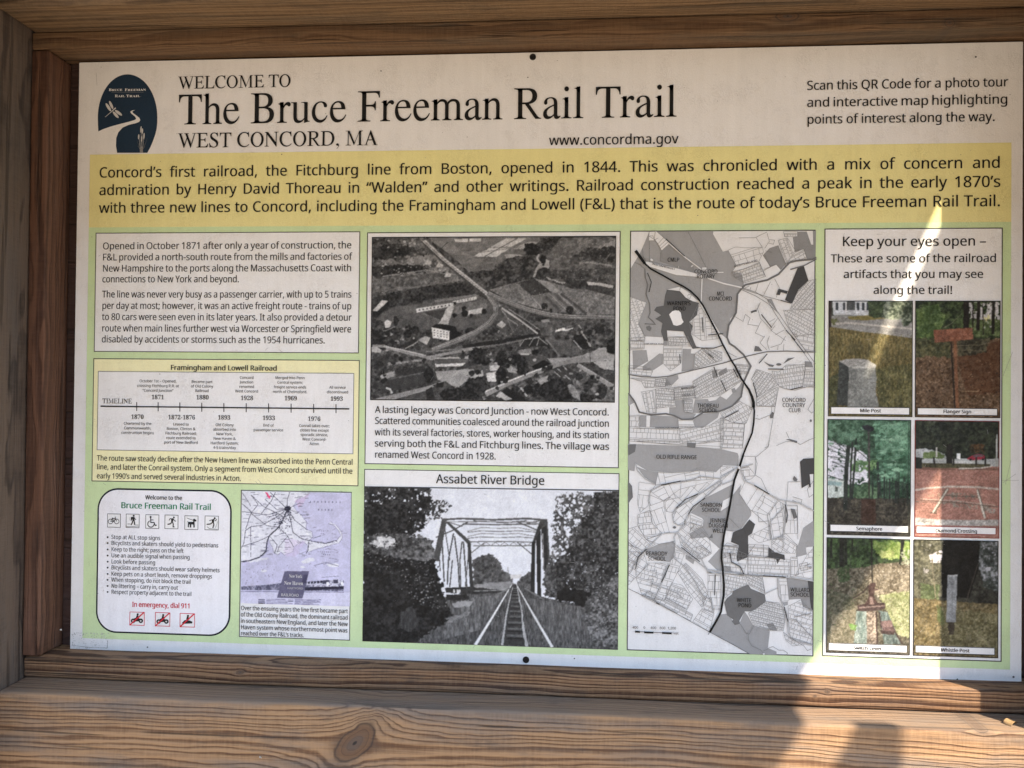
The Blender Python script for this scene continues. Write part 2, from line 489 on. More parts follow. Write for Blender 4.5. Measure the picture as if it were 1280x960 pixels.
# ---------------------------------------------------------------- flat printed artwork
class Art:
    """collects printed shapes (polygons, lines, lettering); build() links them as ONE mesh object.
    Points are traced as pixels of an enlargement of the photograph: photo = origin + point / scale."""
    def __init__(self, origin=(0, 0), scale=1.0, base=0):
        self.o, self.s, self.base = origin, scale, base
        self.v, self.t, self.mi, self.mats, self.n = [], [], [], [], 0

    def at(self, x, y):
        return unproj(self.o[0] + x / self.s, self.o[1] + y / self.s)

    def _mat(self, c):
        m = print_mat(c)
        if m not in self.mats:
            self.mats.append(m)
        return self.mats.index(m)

    def add(self, co, tri, c, layer):
        y = -0.00022 * (layer + self.base)
        co = np.asarray(co, float)
        tri = np.asarray(tri, dtype=np.int64).reshape(-1, 3)
        if not len(tri):
            return
        a, b, d = co[tri[:, 0]], co[tri[:, 1]], co[tri[:, 2]]
        cr = (b[:, 0] - a[:, 0]) * (d[:, 1] - a[:, 1]) - (b[:, 1] - a[:, 1]) * (d[:, 0] - a[:, 0])
        tri = tri[np.abs(cr) > 1e-14]
        cr = cr[np.abs(cr) > 1e-14]
        tri[cr < 0] = tri[cr < 0][:, ::-1]
        self.v.append(np.column_stack([co[:, 0], np.full(len(co), y), co[:, 1] + ZC]))
        self.t.append(tri + self.n)
        self.mi.append(np.full(len(tri), self._mat(c)))
        self.n += len(co)

    def poly_m(self, loops, c, layer=0):
        tri = tessellate_polygon([[Vector((p[0], p[1], 0)) for p in lp] for lp in loops])
        self.np = getattr(self, 'np', 0) + 1          # overlapping sheets of one layer never lie in one plane
        self.add([p for lp in loops for p in lp], tri, c, layer + 0.007 * min(self.np, 110))

    def poly(self, pts, c, layer=0):
        self.poly_m([[self.at(*p) for p in pts]], c, layer)

    def quadbox(self, q):
        """four traced corners (tl, tr, br, bl) squared up on the board: (u0, v0, u1, v1)"""
        a = [self.at(*p) for p in q]
        return ((a[0][0] + a[3][0]) / 2, (a[2][1] + a[3][1]) / 2, (a[1][0] + a[2][0]) / 2, (a[0][1] + a[1][1]) / 2)

    def box_m(self, b, c, layer=0, line=None, lw=0.0011):
        u0, v0, u1, v1 = b
        if c is not None:
            self.poly_m([[(u0, v0), (u1, v0), (u1, v1), (u0, v1)]], c, layer)
        if line is not None:
            self.poly_m([[(u0, v0), (u1, v0), (u1, v1), (u0, v1)], [(u0 + lw, v0 + lw), (u1 - lw, v0 + lw), (u1 - lw, v1 - lw), (u0 + lw, v1 - lw)]], line, layer + 1)

    def box(self, q, c, layer=0, line=None, lw=0.0011):
        b = self.quadbox(q)
        self.box_m(b, c, layer, line, lw)
        return b

    def line(self, pts, w, c, layer=0, closed=False, w1=None):
        P = np.array([self.at(*p) for p in pts])
        k = 1.03e-3 / self.s
        if closed:
            P = np.vstack([P, P[:1]])
        d = np.diff(P, axis=0)
        ln = np.hypot(d[:, 0], d[:, 1])
        keep = ln > 1e-7
        if not keep.any():
            return
        P = np.vstack([P[:1], P[1:][keep]])
        d, ln = d[keep], ln[keep]
        nrm = np.column_stack([-d[:, 1], d[:, 0]]) / ln[:, None]
        vn = np.vstack([nrm[:1], nrm[:-1] + nrm[1:], nrm[-1:]])
        vl = np.maximum(np.hypot(vn[:, 0], vn[:, 1]), 0.35)
        vn = vn / vl[:, None]
        if len(P) > 2:
            dot = np.sum(vn[1:-1] * nrm[:-1], axis=1)
            vn[1:-1] /= np.maximum(dot, 0.5)[:, None]
        ws = np.linspace(w, w if w1 is None else w1, len(P))[:, None] * k / 2
        A, B = P + vn * ws, P - vn * ws
        n = len(P)
        tri = []
        for i in range(n - 1):
            tri += [(i, i + 1, n + i), (i + 1, n + i + 1, n + i)]
        self.add(np.vstack([A, B]), tri, c, layer)

    def ell(self, cx, cy, rx, ry, c, layer=0, ang=0.0, n=20):
        ca, sa = math.cos(ang), math.sin(ang)
        self.poly([(cx + rx * math.cos(t) * ca - ry * math.sin(t) * sa, cy + rx * math.cos(t) * sa + ry * math.sin(t) * ca)
                   for t in [2 * PI * k / n for k in range(n)]], c, layer)

    def ring(self, cx, cy, r, w, c, layer=0, n=20):
        self.line([(cx + r * math.cos(2 * PI * k / n), cy + r * math.sin(2 * PI * k / n)) for k in range(n)], w, c, layer, closed=True)

    def text(self, s, x0, y0, x1, em, c=30, layer=2, font='sans', just=False, center=None, hs=None, ang=None):
        """one line of lettering: baseline from (x0, y0) to x1; em in photo pixels.
        just spreads the word spaces, else the letters are set to fill the width."""
        F = FONTS[font]
        if center is not None:
            half = 0
        a = np.array(self.at(x0, y0))
        b = np.array(self.at(x1 if x1 is not None else x0 + 1, y0))
        px = np.hypot(*(np.array(self.at(x0 + self.s, y0)) - a))
        em = em * px
        width = abs(b[0] - a[0])
        if ang is None:
            y0v = a[1]
        advs = []
        for i, ch in enumerate(s):
            g = F.glyph(ch)
            advs.append(g[0] + (F.kern(s[i - 1], ch) if i else 0) if ch != ' ' else 0.25)
        nat = sum(advs)
        nsp = s.count(' ')
        sp_extra, h = 0.0, hs or 1.0
        if just and nsp:
            h = hs or 1.0
            rest = width / em - (nat - 0.25 * nsp) * h
            if rest / nsp < 0.19:
                h = (width / em - 0.19 * nsp) / (nat - 0.25 * nsp)
                rest = 0.19 * nsp
            spw = rest / nsp
        elif x1 is not None:
            h = width / em / nat
            spw = 0.25 * h
        else:
            spw = 0.25 * h
        if center is not None:
            tot = sum((advs[i] * h if ch != ' ' else spw) for i, ch in enumerate(s)) * em
            a = a - np.array([tot / 2, 0.0])
        x = 0.0
        ca, sa = (1.0, 0.0) if ang is None else (math.cos(ang), math.sin(ang))
        for i, ch in enumerate(s):
            if ch == ' ':
                x += spw
                continue
            g = F.glyph(ch)
            kx = F.kern(s[i - 1], ch) * h if i else 0.0
            x += kx
            if len(g[1]):
                for wi, dw in enumerate(WEIGHT[font]):          # strokes thickened by a second, shifted strike
                    lx = (g[1][:, 0] * h + x + dw) * em
                    ly = g[1][:, 1] * em
                    self.add(np.column_stack([a[0] + lx * ca - ly * sa, a[1] + lx * sa + ly * ca]), g[2], c, layer + 0.08 * wi)
            x += g[0] * h

    def build(self, name, parent=None, label=None):
        V = np.vstack(self.v)
        T = np.vstack(self.t)
        M = np.concatenate(self.mi).astype(np.int32)
        if parent is not None:
            V = V - np.array(parent_base(parent))
        me = bpy.data.meshes.new(name)
        me.vertices.add(len(V))
        me.vertices.foreach_set('co', V.ravel())
        me.loops.add(len(T) * 3)
        me.loops.foreach_set('vertex_index', T.ravel().astype(np.int32))
        me.polygons.add(len(T))
        me.polygons.foreach_set('loop_start', np.arange(0, len(T) * 3, 3, dtype=np.int32))
        for m in self.mats:
            me.materials.append(m)
        me.polygons.foreach_set('material_index', M)
        me.update()
        me.validate()
        o = link(name, me, parent)
        if label:
            o['label'] = label
        return o


def parent_base(p):
    b = Vector((0, 0, 0))
    while p is not None:
        b += p.location
        p = p.parent
    return tuple(b)


# ---------------------------------------------------------------- printed pictures: ink laid down point by point on a fine mesh
def hash2(ix, iy, seed):
    h = (ix.astype(np.int64) * 374761393 + iy.astype(np.int64) * 668265263 + seed * 974634407) & 0xffffffff
    h = ((h ^ (h >> 13)) * 1274126177) & 0xffffffff
    h = (h ^ (h >> 16)) & 0xffffffff
    return h / 4294967295.0


def vnoise(x, y, seed=0):
    ix, iy = np.floor(x), np.floor(y)
    fx, fy = x - ix, y - iy
    fx, fy = fx * fx * (3 - 2 * fx), fy * fy * (3 - 2 * fy)
    a, b = hash2(ix, iy, seed), hash2(ix + 1, iy, seed)
    c, d = hash2(ix, iy + 1, seed), hash2(ix + 1, iy + 1, seed)
    return (a * (1 - fx) + b * fx) * (1 - fy) + (c * (1 - fx) + d * fx) * fy


def fbm(x, y, seed=0, o=3):
    s, a, t = 0.0, 1.0, 0.0
    for k in range(o):
        s = s + a * vnoise(x * 2 ** k, y * 2 ** k, seed + 31 * k)
        t += a
        a *= 0.6
    return s / t


class Pic:
    def __init__(self, q, origin, scale, step=0.62, base=(128, 128, 128)):
        self.o, self.s = origin, scale
        a = [unproj(origin[0] + p[0] / scale, origin[1] + p[1] / scale) for p in q]
        u0, u1 = (a[0][0] + a[3][0]) / 2, (a[1][0] + a[2][0]) / 2
        v0, v1 = (a[2][1] + a[3][1]) / 2, (a[0][1] + a[1][1]) / 2
        k = 1.03e-3 * step
        self.nx, self.ny = int((u1 - u0) / k) + 2, int((v1 - v0) / k) + 2
        self.U, self.W = np.meshgrid(np.linspace(u0, u1, self.nx), np.linspace(v0, v1, self.ny))
        self.U, self.W = self.U.ravel(), self.W.ravel()
        px, py = project(self.U, self.W)
        self.X, self.Y = (px - origin[0]) * scale, (py - origin[1]) * scale
        self.C = np.tile(np.array(base, float), (len(self.U), 1))
        self.seed = 1
        self.f = scale                       # zoom pixels in one photo pixel

    def _n(self, sc, o=2, sx=1.0, sy=1.0):
        self.seed += 7
        return fbm(self.X / sc * sx, self.Y / sc * sy, self.seed, o)

    def mask(self, pts, j=0.0, js=None):
        X, Y = self.X, self.Y
        pad = j + 2
        xs, ys = [p[0] for p in pts], [p[1] for p in pts]
        sel = np.where((X > min(xs) - pad) & (X < max(xs) + pad) & (Y > min(ys) - pad) & (Y < max(ys) + pad))[0]
        x, y = X[sel], Y[sel]
        if j:
            self.seed += 5
            js = js or 4 * self.f
            x = x + (fbm(x / js, y / js, self.seed, 3) - .5) * 2.6 * j
            y = y + (fbm(x / js, y / js, self.seed + 2, 3) - .5) * 2.6 * j
        ins = np.zeros(len(x), bool)
        n = len(pts)
        for i in range(n):
            x1, y1 = pts[i]
            x2, y2 = pts[(i + 1) % n]
            if y1 == y2:
                continue
            c = ((y1 > y) != (y2 > y)) & (x < (x2 - x1) * (y - y1) / (y2 - y1) + x1)
            ins ^= c
        return sel[ins]

    def put(self, idx, col, amp=0, sc=None, leaf=None, dens=None, ds=None, sx=1.0, sy=1.0, alpha=1.0):
        """col: ink; amp: mottling; leaf=(ink2, share): speckle of a second ink; dens: how much of the area is covered"""
        if not len(idx):
            return
        sc = (sc or 3.0) * self.f
        x, y = self.X[idx] * sx, self.Y[idx] * sy
        self.seed += 11
        c = np.array(col if not isinstance(col, (int, float)) else (col,) * 3, float)
        out = np.tile(c, (len(idx), 1))
        if leaf:
            c2 = np.array(leaf[0] if not isinstance(leaf[0], (int, float)) else (leaf[0],) * 3, float)
            n = fbm(x / sc, y / sc, self.seed, 3)
            n2 = fbm(x / (sc * 4), y / (sc * 4), self.seed + 3, 2)
            v = np.clip((n * .65 + n2 * .35 - (0.62 - leaf[1] * 0.32)) * 4.2 + .5, 0, 1)[:, None]
            out = out * (1 - v) + c2 * v
        if amp:
            n = fbm(x / sc, y / sc, self.seed + 17, 3)
            out = out + ((n - .5) * 2 * amp * 1.6)[:, None]
        if dens is not None:
            dsc = (ds or 2.5) * self.f
            n = fbm(self.X[idx] / dsc, self.Y[idx] / dsc, self.seed + 23, 3)
            k = n < (0.18 + 0.64 * dens)
            idx, out = idx[k], out[k]
        self.C[idx] = self.C[idx] * (1 - alpha) + out * alpha

    def poly(self, pts, col, amp=0, sc=None, j=0.0, js=None, **kw):
        self.put(self.mask(pts, j, js), col, amp, sc, **kw)

    def ell(self, cx, cy, rx, ry, col, amp=0, sc=None, j=0.0, **kw):
        self.poly([(cx + rx * math.cos(2 * PI * k / 18), cy + ry * math.sin(2 * PI * k / 18)) for k in range(18)], col, amp, sc, j, **kw)

    def line(self, pts, w, col, w1=None, amp=0, sc=None, j=0.0, **kw):
        w1 = w if w1 is None else w1
        n = len(pts) - 1
        for i in range(n):
            (x1, y1), (x2, y2) = pts[i], pts[i + 1]
            L = math.hypot(x2 - x1, y2 - y1)
            if L < 1e-6:
                continue
            nx, ny = -(y2 - y1) / L, (x2 - x1) / L
            a, b = (w + (w1 - w) * i / n) / 2, (w + (w1 - w) * (i + 1) / n) / 2
            ex, ey = (x2 - x1) / L * b * .5, (y2 - y1) / L * b * .5
            self.poly([(x1 + nx * a, y1 + ny * a), (x2 + ex + nx * b, y2 + ey + ny * b), (x2 + ex - nx * b, y2 + ey - ny * b), (x1 - nx * a, y1 - ny * a)], col, amp, sc, j, **kw)

    def scatter(self, pts, n, rx, ry, cols, seed=1, j=None, **kw):
        rng = random.Random(seed)
        xs, ys = [p[0] for p in pts], [p[1] for p in pts]
        done, tries = 0, 0
        while done < n and tries < n * 20:
            tries += 1
            x, y = rng.uniform(min(xs), max(xs)), rng.uniform(min(ys), max(ys))
            ins = False
            for i in range(len(pts)):
                (x1, y1), (x2, y2) = pts[i], pts[(i + 1) % len(pts)]
                if (y1 > y) != (y2 > y) and x < (x2 - x1) * (y - y1) / (y2 - y1) + x1:
                    ins = not ins
            if not ins:
                continue
            k = rng.uniform(.55, 1.35)
            self.ell(x, y, rx * k, ry * k * rng.uniform(.7, 1.2), rng.choice(cols), j=(rx * .5 if j is None else j), **kw)
            done += 1

    def build(self, name, parent, layer, grain=5.0, label=None, mott=0.22, blur=2):
        self.seed += 3
        x, y = self.X / self.f, self.Y / self.f
        tone = mott * 2.2 * (fbm(x / 1.3, y / 1.3, self.seed, 2) - .5) + mott * 1.6 * (fbm(x / 4.5, y / 4.5, self.seed + 1, 3) - .5) + mott * 1.5 * (fbm(x / 17, y / 17, self.seed + 2, 2) - .5)
        C3 = self.C.reshape(self.ny, self.nx, 3)
        for _ in range(blur):                       # the softness of a halftone enlargement
            P_ = np.pad(C3, ((1, 1), (0, 0), (0, 0)), 'edge')
            C3 = (P_[:-2] + 2 * P_[1:-1] + P_[2:]) / 4
            P_ = np.pad(C3, ((0, 0), (1, 1), (0, 0)), 'edge')
            C3 = (P_[:, :-2] + 2 * P_[:, 1:-1] + P_[:, 2:]) / 4
        self.C = C3.reshape(-1, 3) * (1 + tone)[:, None]
        g = (hash2(np.arange(len(self.U)), np.arange(len(self.U)) * 0 + 7, self.seed) - .5) * 2 * grain
        C = np.clip(self.C + g[:, None], 0, 250)
        A = np.clip(lin(C) * INKK, 0.007, 0.85)
        b = np.array(parent_base(parent))
        V = np.column_stack([self.U, np.full(len(self.U), -0.00022 * layer), self.W + ZC]) - b
        nx, ny = self.nx, self.ny
        i = np.arange((nx - 1) * (ny - 1))
        r, c = i // (nx - 1), i % (nx - 1)
        k = r * nx + c
        Q = np.column_stack([k, k + 1, k + nx + 1, k + nx]).astype(np.int32)
        me = bpy.data.meshes.new(name)
        me.vertices.add(len(V))
        me.vertices.foreach_set('co', V.ravel())
        me.loops.add(len(Q) * 4)
        me.loops.foreach_set('vertex_index', Q.ravel())
        me.polygons.add(len(Q))
        me.polygons.foreach_set('loop_start', np.arange(0, len(Q) * 4, 4, dtype=np.int32))
        at = me.color_attributes.new('ink', 'FLOAT_COLOR', 'POINT')
        at.data.foreach_set('color', np.column_stack([A, np.ones(len(A))]).astype(np.float32).ravel())
        me.materials.append(PICM)
        me.update()
        o = link(name, me, parent)
        if label:
            o['label'] = label
        return o

# ================================================================ the ground and the wooden kiosk
def thing(name, label, cat, loc, group=None):
    o = bpy.data.objects.new(name, None)
    COL.objects.link(o)
    o.location = loc
    o.empty_display_size = 0.1
    return tag(o, label, cat, group)


def wood_mat(name, axis, light, dark, pith, period=0.007, wob=0.010, gray=(0.16, 0.155, 0.155), gray_amt=0.45, knots=(), contrast=1.0, seed=0.0, rough=0.72, cracks=0.5, top_gray=False):
    """softwood: growth rings round a pith line that runs along `axis`, fibres, weathering, knots (s, h, radius, aspect)"""
    m, nt, bs = newmat(name)
    g = nt.nodes.new('ShaderNodeNewGeometry')
    sp = nt.nodes.new('ShaderNodeSeparateXYZ')
    nt.links.new(g.outputs['Position'], sp.inputs[0])
    ax = 'XYZ'.index(axis)
    oth = [i for i in range(3) if i != ax]
    xyz = [sp.outputs[0], sp.outputs[1], math_node(nt, 'SUBTRACT', sp.outputs[2], ZC)]
    s, a, b = xyz[ax], xyz[oth[0]], xyz[oth[1]]

    def vec(x, y, z):
        c = nt.nodes.new('ShaderNodeCombineXYZ')
        for i, v in enumerate((x, y, z)):
            if hasattr(v, 'is_output'):
                nt.links.new(v, c.inputs[i])
            else:
                c.inputs[i].default_value = v
        return c.outputs[0]
    M = lambda op, p, q=0.0: math_node(nt, op, p, q)
    slow = noise_node(nt, vec(M('MULTIPLY', s, 2.2), M('ADD', M('MULTIPLY', a, 5.0), seed), M('MULTIPLY', b, 5.0)), 1.0, 2, 0.5)
    b_eff = b
    inside, knot_r = None, None
    for (ks, kb, kr, asp, tilt) in knots:
        ds0, db0 = M('SUBTRACT', s, ks), M('SUBTRACT', b, kb)
        ct, stl = math.cos(tilt), math.sin(tilt)
        ds = M('DIVIDE', M('ADD', M('MULTIPLY', ds0, ct), M('MULTIPLY', db0, stl)), asp)
        db = M('SUBTRACT', M('MULTIPLY', db0, ct), M('MULTIPLY', ds0, stl))
        wv = noise_node(nt, vec(M('MULTIPLY', s, 42.0), M('MULTIPLY', b, 42.0), seed), 1.0, 2, 0.5)
        r = M('MULTIPLY', M('SQRT', M('ADD', M('MULTIPLY', ds, ds), M('MULTIPLY', db, db))), M('ADD', 0.72, M('MULTIPLY', wv, 0.56)))
        q = M('DIVIDE', kr * kr, M('MAXIMUM', M('MULTIPLY', r, r), kr * kr))
        q = M('POWER', q, 0.62)
        b_eff = M('SUBTRACT', b_eff, M('MULTIPLY', M('MULTIPLY', db0, q), 0.9))
        ins = M('MINIMUM', M('MAXIMUM', M('MULTIPLY', M('SUBTRACT', kr, r), 4.0 / kr), 0.0), 1.0)
        inside = ins if inside is None else M('MAXIMUM', inside, ins)
        rr = M('DIVIDE', r, kr)
        knot_r = rr if knot_r is None else M('MINIMUM', knot_r, rr)
    da, db_ = M('SUBTRACT', a, pith[0]), M('SUBTRACT', b_eff, pith[1])
    ring = M('SQRT', M('ADD', M('MULTIPLY', da, da), M('MULTIPLY', db_, db_)))
    ring = M('ADD', ring, M('MULTIPLY', M('SUBTRACT', slow, 0.5), wob * 2))
    jit = noise_node(nt, vec(M('MULTIPLY', s, 14.0), M('MULTIPLY', a, 60.0), M('MULTIPLY', b, 60.0)), 1.0, 2, 0.5)
    ring = M('ADD', ring, M('MULTIPLY', M('SUBTRACT', jit, 0.5), period * 0.95))
    vary = noise_node(nt, vec(M('MULTIPLY', ring, 55.0), seed, 0.3), 1.0, 2, 0.6)
    ring2 = M('ADD', M('DIVIDE', ring, period), M('MULTIPLY', vary, 5.0))
    fr = M('FRACT', ring2)
    band = ramp_node(nt, fr, [(0.0, 0.12), (0.10, 0.0), (0.55, 0.28), (0.80, 1.0), (0.90, 0.9), (1.0, 0.12)])
    fib = noise_node(nt, vec(M('MULTIPLY', s, 9.0), M('MULTIPLY', a, 520.0), M('MULTIPLY', b, 520.0)), 1.0, 3, 0.65)
    fib2 = noise_node(nt, vec(M('MULTIPLY', s, 40.0), M('MULTIPLY', a, 900.0), M('MULTIPLY', b, 900.0)), 1.0, 2, 0.6)
    cut = noise_node(nt, vec(M('MULTIPLY', s, 300.0), M('MULTIPLY', a, 40.0), M('MULTIPLY', b, 40.0)), 1.0, 2, 0.6)
    wea = noise_node(nt, vec(M('MULTIPLY', s, 4.5), M('MULTIPLY', a, 30.0), M('ADD', M('MULTIPLY', b, 30.0), seed * 3)), 1.0, 5, 0.65)
    str_ = noise_node(nt, vec(M('MULTIPLY', s, 1.6), M('MULTIPLY', a, 70.0), M('MULTIPLY', b, 70.0)), 1.0, 3, 0.6)
    k = M('MULTIPLY', band, contrast)
    k = M('ADD', k, M('MULTIPLY', M('SUBTRACT', fib, 0.5), 1.5))
    k = M('ADD', k, M('MULTIPLY', M('SUBTRACT', fib2, 0.5), 0.5))
    k = M('ADD', k, M('MULTIPLY', M('SUBTRACT', str_, 0.5), 1.0))
    k = M('ADD', k, M('MULTIPLY', M('SUBTRACT', cut, 0.5), 0.55))
    k = M('MINIMUM', M('MAXIMUM', k, 0.0), 1.0)
    col = mix_node(nt, k, light, dark)
    w = M('MINIMUM', M('MAXIMUM', M('MULTIPLY', M('SUBTRACT', wea, 0.47), 5.0), 0.0), 1.0)
    col = mix_node(nt, M('MULTIPLY', w, gray_amt), col, mix_node(nt, k, gray, tuple(q * 0.45 for q in gray)))
    if knots:
        kc = ramp_node(nt, M('FRACT', M('ADD', M('MULTIPLY', knot_r, 3.4), M('MULTIPLY', wea, 1.2))), [(0.0, (0.21, 0.115, 0.055)), (0.7, (0.17, 0.095, 0.05)), (0.9, (0.10, 0.055, 0.032)), (1.0, (0.19, 0.105, 0.055))])
        kc = mix_node(nt, M('MULTIPLY', fib2, 0.7), kc, (0.12, 0.06, 0.03))
        core = M('MINIMUM', M('MAXIMUM', M('MULTIPLY', M('SUBTRACT', 0.62, knot_r), 3.0), 0.0), 1.0)
        kc = mix_node(nt, M('MULTIPLY', core, 0.6), kc, (0.10, 0.085, 0.075))
        pit = M('MINIMUM', M('MAXIMUM', M('MULTIPLY', M('SUBTRACT', 0.14, knot_r), 14.0), 0.0), 1.0)
        kc = mix_node(nt, pit, kc, (0.012, 0.01, 0.009))
        col = mix_node(nt, inside, col, kc)
        rim = M('SUBTRACT', 1.0, M('MINIMUM', M('MULTIPLY', M('ABSOLUTE', M('SUBTRACT', knot_r, 1.0)), 9.0), 1.0))
        col = mix_node(nt, M('MULTIPLY', rim, 0.75), col, (0.03, 0.022, 0.018))
        halo = M('MULTIPLY', M('MINIMUM', M('MAXIMUM', M('SUBTRACT', 1.9, knot_r), 0.0), 1.0), M('SUBTRACT', wea, 0.1))
        col = mix_node(nt, M('MULTIPLY', halo, 0.85), col, (0.06, 0.05, 0.045))
    # drying checks
    ck = noise_node(nt, vec(M('MULTIPLY', s, 3.2), M('MULTIPLY', a, 130.0), M('MULTIPLY', b, 130.0)), 1.0, 2, 0.5)
    ck = M('MINIMUM', M('MAXIMUM', M('MULTIPLY', M('SUBTRACT', ck, 0.635), 26.0), 0.0), 1.0)
    col = mix_node(nt, M('MULTIPLY', ck, cracks), col, (0.02, 0.015, 0.012))
    if top_gray:                            # the upward face has gone grey with damp and dirt
        sn = nt.nodes.new('ShaderNodeSeparateXYZ')
        nt.links.new(g.outputs['True Normal'], sn.inputs[0])
        up = M('MINIMUM', M('MAXIMUM', M('MULTIPLY', M('SUBTRACT', sn.outputs[2], 0.45), 2.6), 0.0), 1.0)
        dirt = mix_node(nt, M('ADD', M('MULTIPLY', fib2, 0.5), M('MULTIPLY', cut, 0.5)), (0.11, 0.085, 0.068), (0.24, 0.19, 0.15))
        col = mix_node(nt, M('MULTIPLY', up, 0.55), col, dirt)
    stn = noise_node(nt, vec(M('MULTIPLY', s, 16.0), M('MULTIPLY', a, 42.0), M('MULTIPLY', b, 42.0)), 1.0, 5, 0.7)
    stn = M('MINIMUM', M('MAXIMUM', M('MULTIPLY', M('SUBTRACT', stn, 0.56), 5.0), 0.0), 1.0)
    col = mix_node(nt, M('MULTIPLY', stn, 0.55), col, tuple(q * 0.38 for q in gray))
    nt.links.new(col, bs.inputs['Base Color'])
    bs.inputs['Roughness'].default_value = rough
    bs.inputs['Specular IOR Level'].default_value = 0.25
    h = M('SUBTRACT', M('MULTIPLY', M('SUBTRACT', 1.0, band), 0.5), M('MULTIPLY', ck, 1.2))
    h = M('ADD', h, M('MULTIPLY', fib, 0.9))
    h = M('ADD', h, M('MULTIPLY', cut, 0.35))
    bp = nt.nodes.new('ShaderNodeBump')
    bp.inputs['Strength'].default_value = 0.8
    bp.inputs['Distance'].default_value = 0.0016
    nt.links.new(h, bp.inputs['Height'])
    nt.links.new(bp.outputs[0], bs.inputs['Normal'])
    return m


def bevel_box(name, lo, hi, mat, parent, bev=0.003, wave=0.0, seg=3):
    """a sawn timber: lo/hi corners relative to the board's centre, rounded arrises, slightly uneven faces"""
    import bmesh
    bm = bmesh.new()
    bmesh.ops.create_cube(bm, size=1.0)
    c = [(lo[i] + hi[i]) / 2 for i in range(3)]
    d = [hi[i] - lo[i] for i in range(3)]
    for v in bm.verts:
        v.co = Vector((c[0] + v.co.x * d[0], c[1] + v.co.y * d[1], c[2] + v.co.z * d[2]))
    ln = max(range(3), key=lambda i: d[i])
    if d[ln] > 0.4:
        es = [e for e in bm.edges if abs((e.verts[0].co - e.verts[1].co)[ln]) > d[ln] * .9]
        bmesh.ops.subdivide_edges(bm, edges=es, cuts=28, use_grid_fill=True)
    be = [e for e in bm.edges if len(e.link_faces) == 2 and e.link_faces[0].normal.angle(e.link_faces[1].normal, 0) > 1.0]
    if bev:
        bmesh.ops.bevel(bm, geom=be, offset=bev, segments=seg, profile=0.5, affect='EDGES')
    if wave:
        rng = random.Random(hash(name) % 1000 + int(lo[0] * 100))
        ph = [rng.uniform(0, 6) for _ in range(6)]
        for v in bm.verts:
            t = v.co[ln]
            for q, i in enumerate([k for k in range(3) if k != ln]):
                v.co[i] += wave * (math.sin(t * 7 + ph[q]) * .6 + math.sin(t * 19 + ph[q + 2]) * .3 + math.sin(t * 41 + ph[q + 4]) * .15)
    b = parent_base(parent)
    for v in bm.verts:
        v.co = Vector((v.co.x - b[0], v.co.y - b[1], v.co.z + ZC - b[2]))
    me = bpy.data.meshes.new(name)
    bm.normal_update()
    bm.to_mesh(me)
    bm.free()
    for p in me.polygons:
        p.use_smooth = True
    me.materials.append(mat)
    me.set_sharp_from_angle(angle=math.radians(40))
    return link(name, me, parent)


def prism(name, pts, thick, mat, parent):
    """a flat board cut to an outline: pts are the corners of its underside, relative to the board's centre"""
    n = len(pts)
    b = parent_base(parent)
    V = [(p[0] - b[0], p[1] - b[1], p[2] + ZC - b[2]) for p in pts]
    V += [(v[0], v[1], v[2] + thick) for v in V]
    F = [tuple(range(n)), tuple(reversed(range(n, 2 * n)))] + [(i, n + i, n + (i + 1) % n, (i + 1) % n) for i in range(n)]
    me = bpy.data.meshes.new(name)
    me.from_pydata(V, [], F)
    import bmesh
    bm = bmesh.new()
    bm.from_mesh(me)
    bmesh.ops.recalc_face_normals(bm, faces=bm.faces[:])
    bm.to_mesh(me)
    bm.free()
    me.materials.append(mat)
    return link(name, me, parent)


# ground
gm, gnt, gbs = newmat('trodden_gravel')
gv = scaled_pos(gnt, 1, 1, 1)
gc = mix_node(gnt, noise_node(gnt, gv, 90, 4, 0.7), (0.24, 0.18, 0.12), (0.45, 0.37, 0.26))
gc = mix_node(gnt, ramp_node(gnt, noise_node(gnt, gv, 1.3, 5, 0.65), [(0.45, 0.0), (0.62, 1.0)]), gc, (0.20, 0.14, 0.09))
gnt.links.new(gc, gbs.inputs['Base Color'])
gbs.inputs['Roughness'].default_value = 0.95
gme = bpy.data.meshes.new('ground')
gme.from_pydata([(-400, -400, 0), (400, -400, 0), (400, 400, 0), (-400, 400, 0)], [], [(0, 1, 2, 3)])
gme.materials.append(gm)
tag(link('ground', gme), kind='structure')

# unseen bank added behind the camera to block the low sky light
hm, hnt, hbs = newmat('sky_blocking_bank')
hv = scaled_pos(hnt, 1, 1, 1)
hc = mix_node(hnt, ramp_node(hnt, noise_node(hnt, hv, 0.9, 6, 0.7), [(0.4, 0.0), (0.65, 1.0)]), (0.05, 0.042, 0.03), (0.13, 0.105, 0.075))
hnt.links.new(hc, hbs.inputs['Base Color'])
hbs.inputs['Roughness'].default_value = 0.9
hV, hF = [], []
hr = random.Random(3)
for i in range(61):
    x = -60 + 2 * i
    for k in range(13):
        hV.append((x, -11 - k * 1.2 + hr.uniform(-.5, .5), -0.3 + 9.5 * (1 - math.cos(PI * min(1, k / 9))) / 2 + (hr.uniform(-.7, .7) if k else 0)))
for i in range(60):
    for k in range(12):
        q = i * 13 + k
        hF.append((q, q + 13, q + 14, q + 1))
hme = bpy.data.meshes.new('sky_blocking_bank')
hme.from_pydata(hV, [], hF)
hme.materials.append(hm)
tag(link('sky_blocking_bank', hme), kind='structure')

kiosk = thing('wooden_kiosk', 'weathered wooden posts, beams and trim that frame the printed board', 'wooden frame', (0, 0.05, 0))

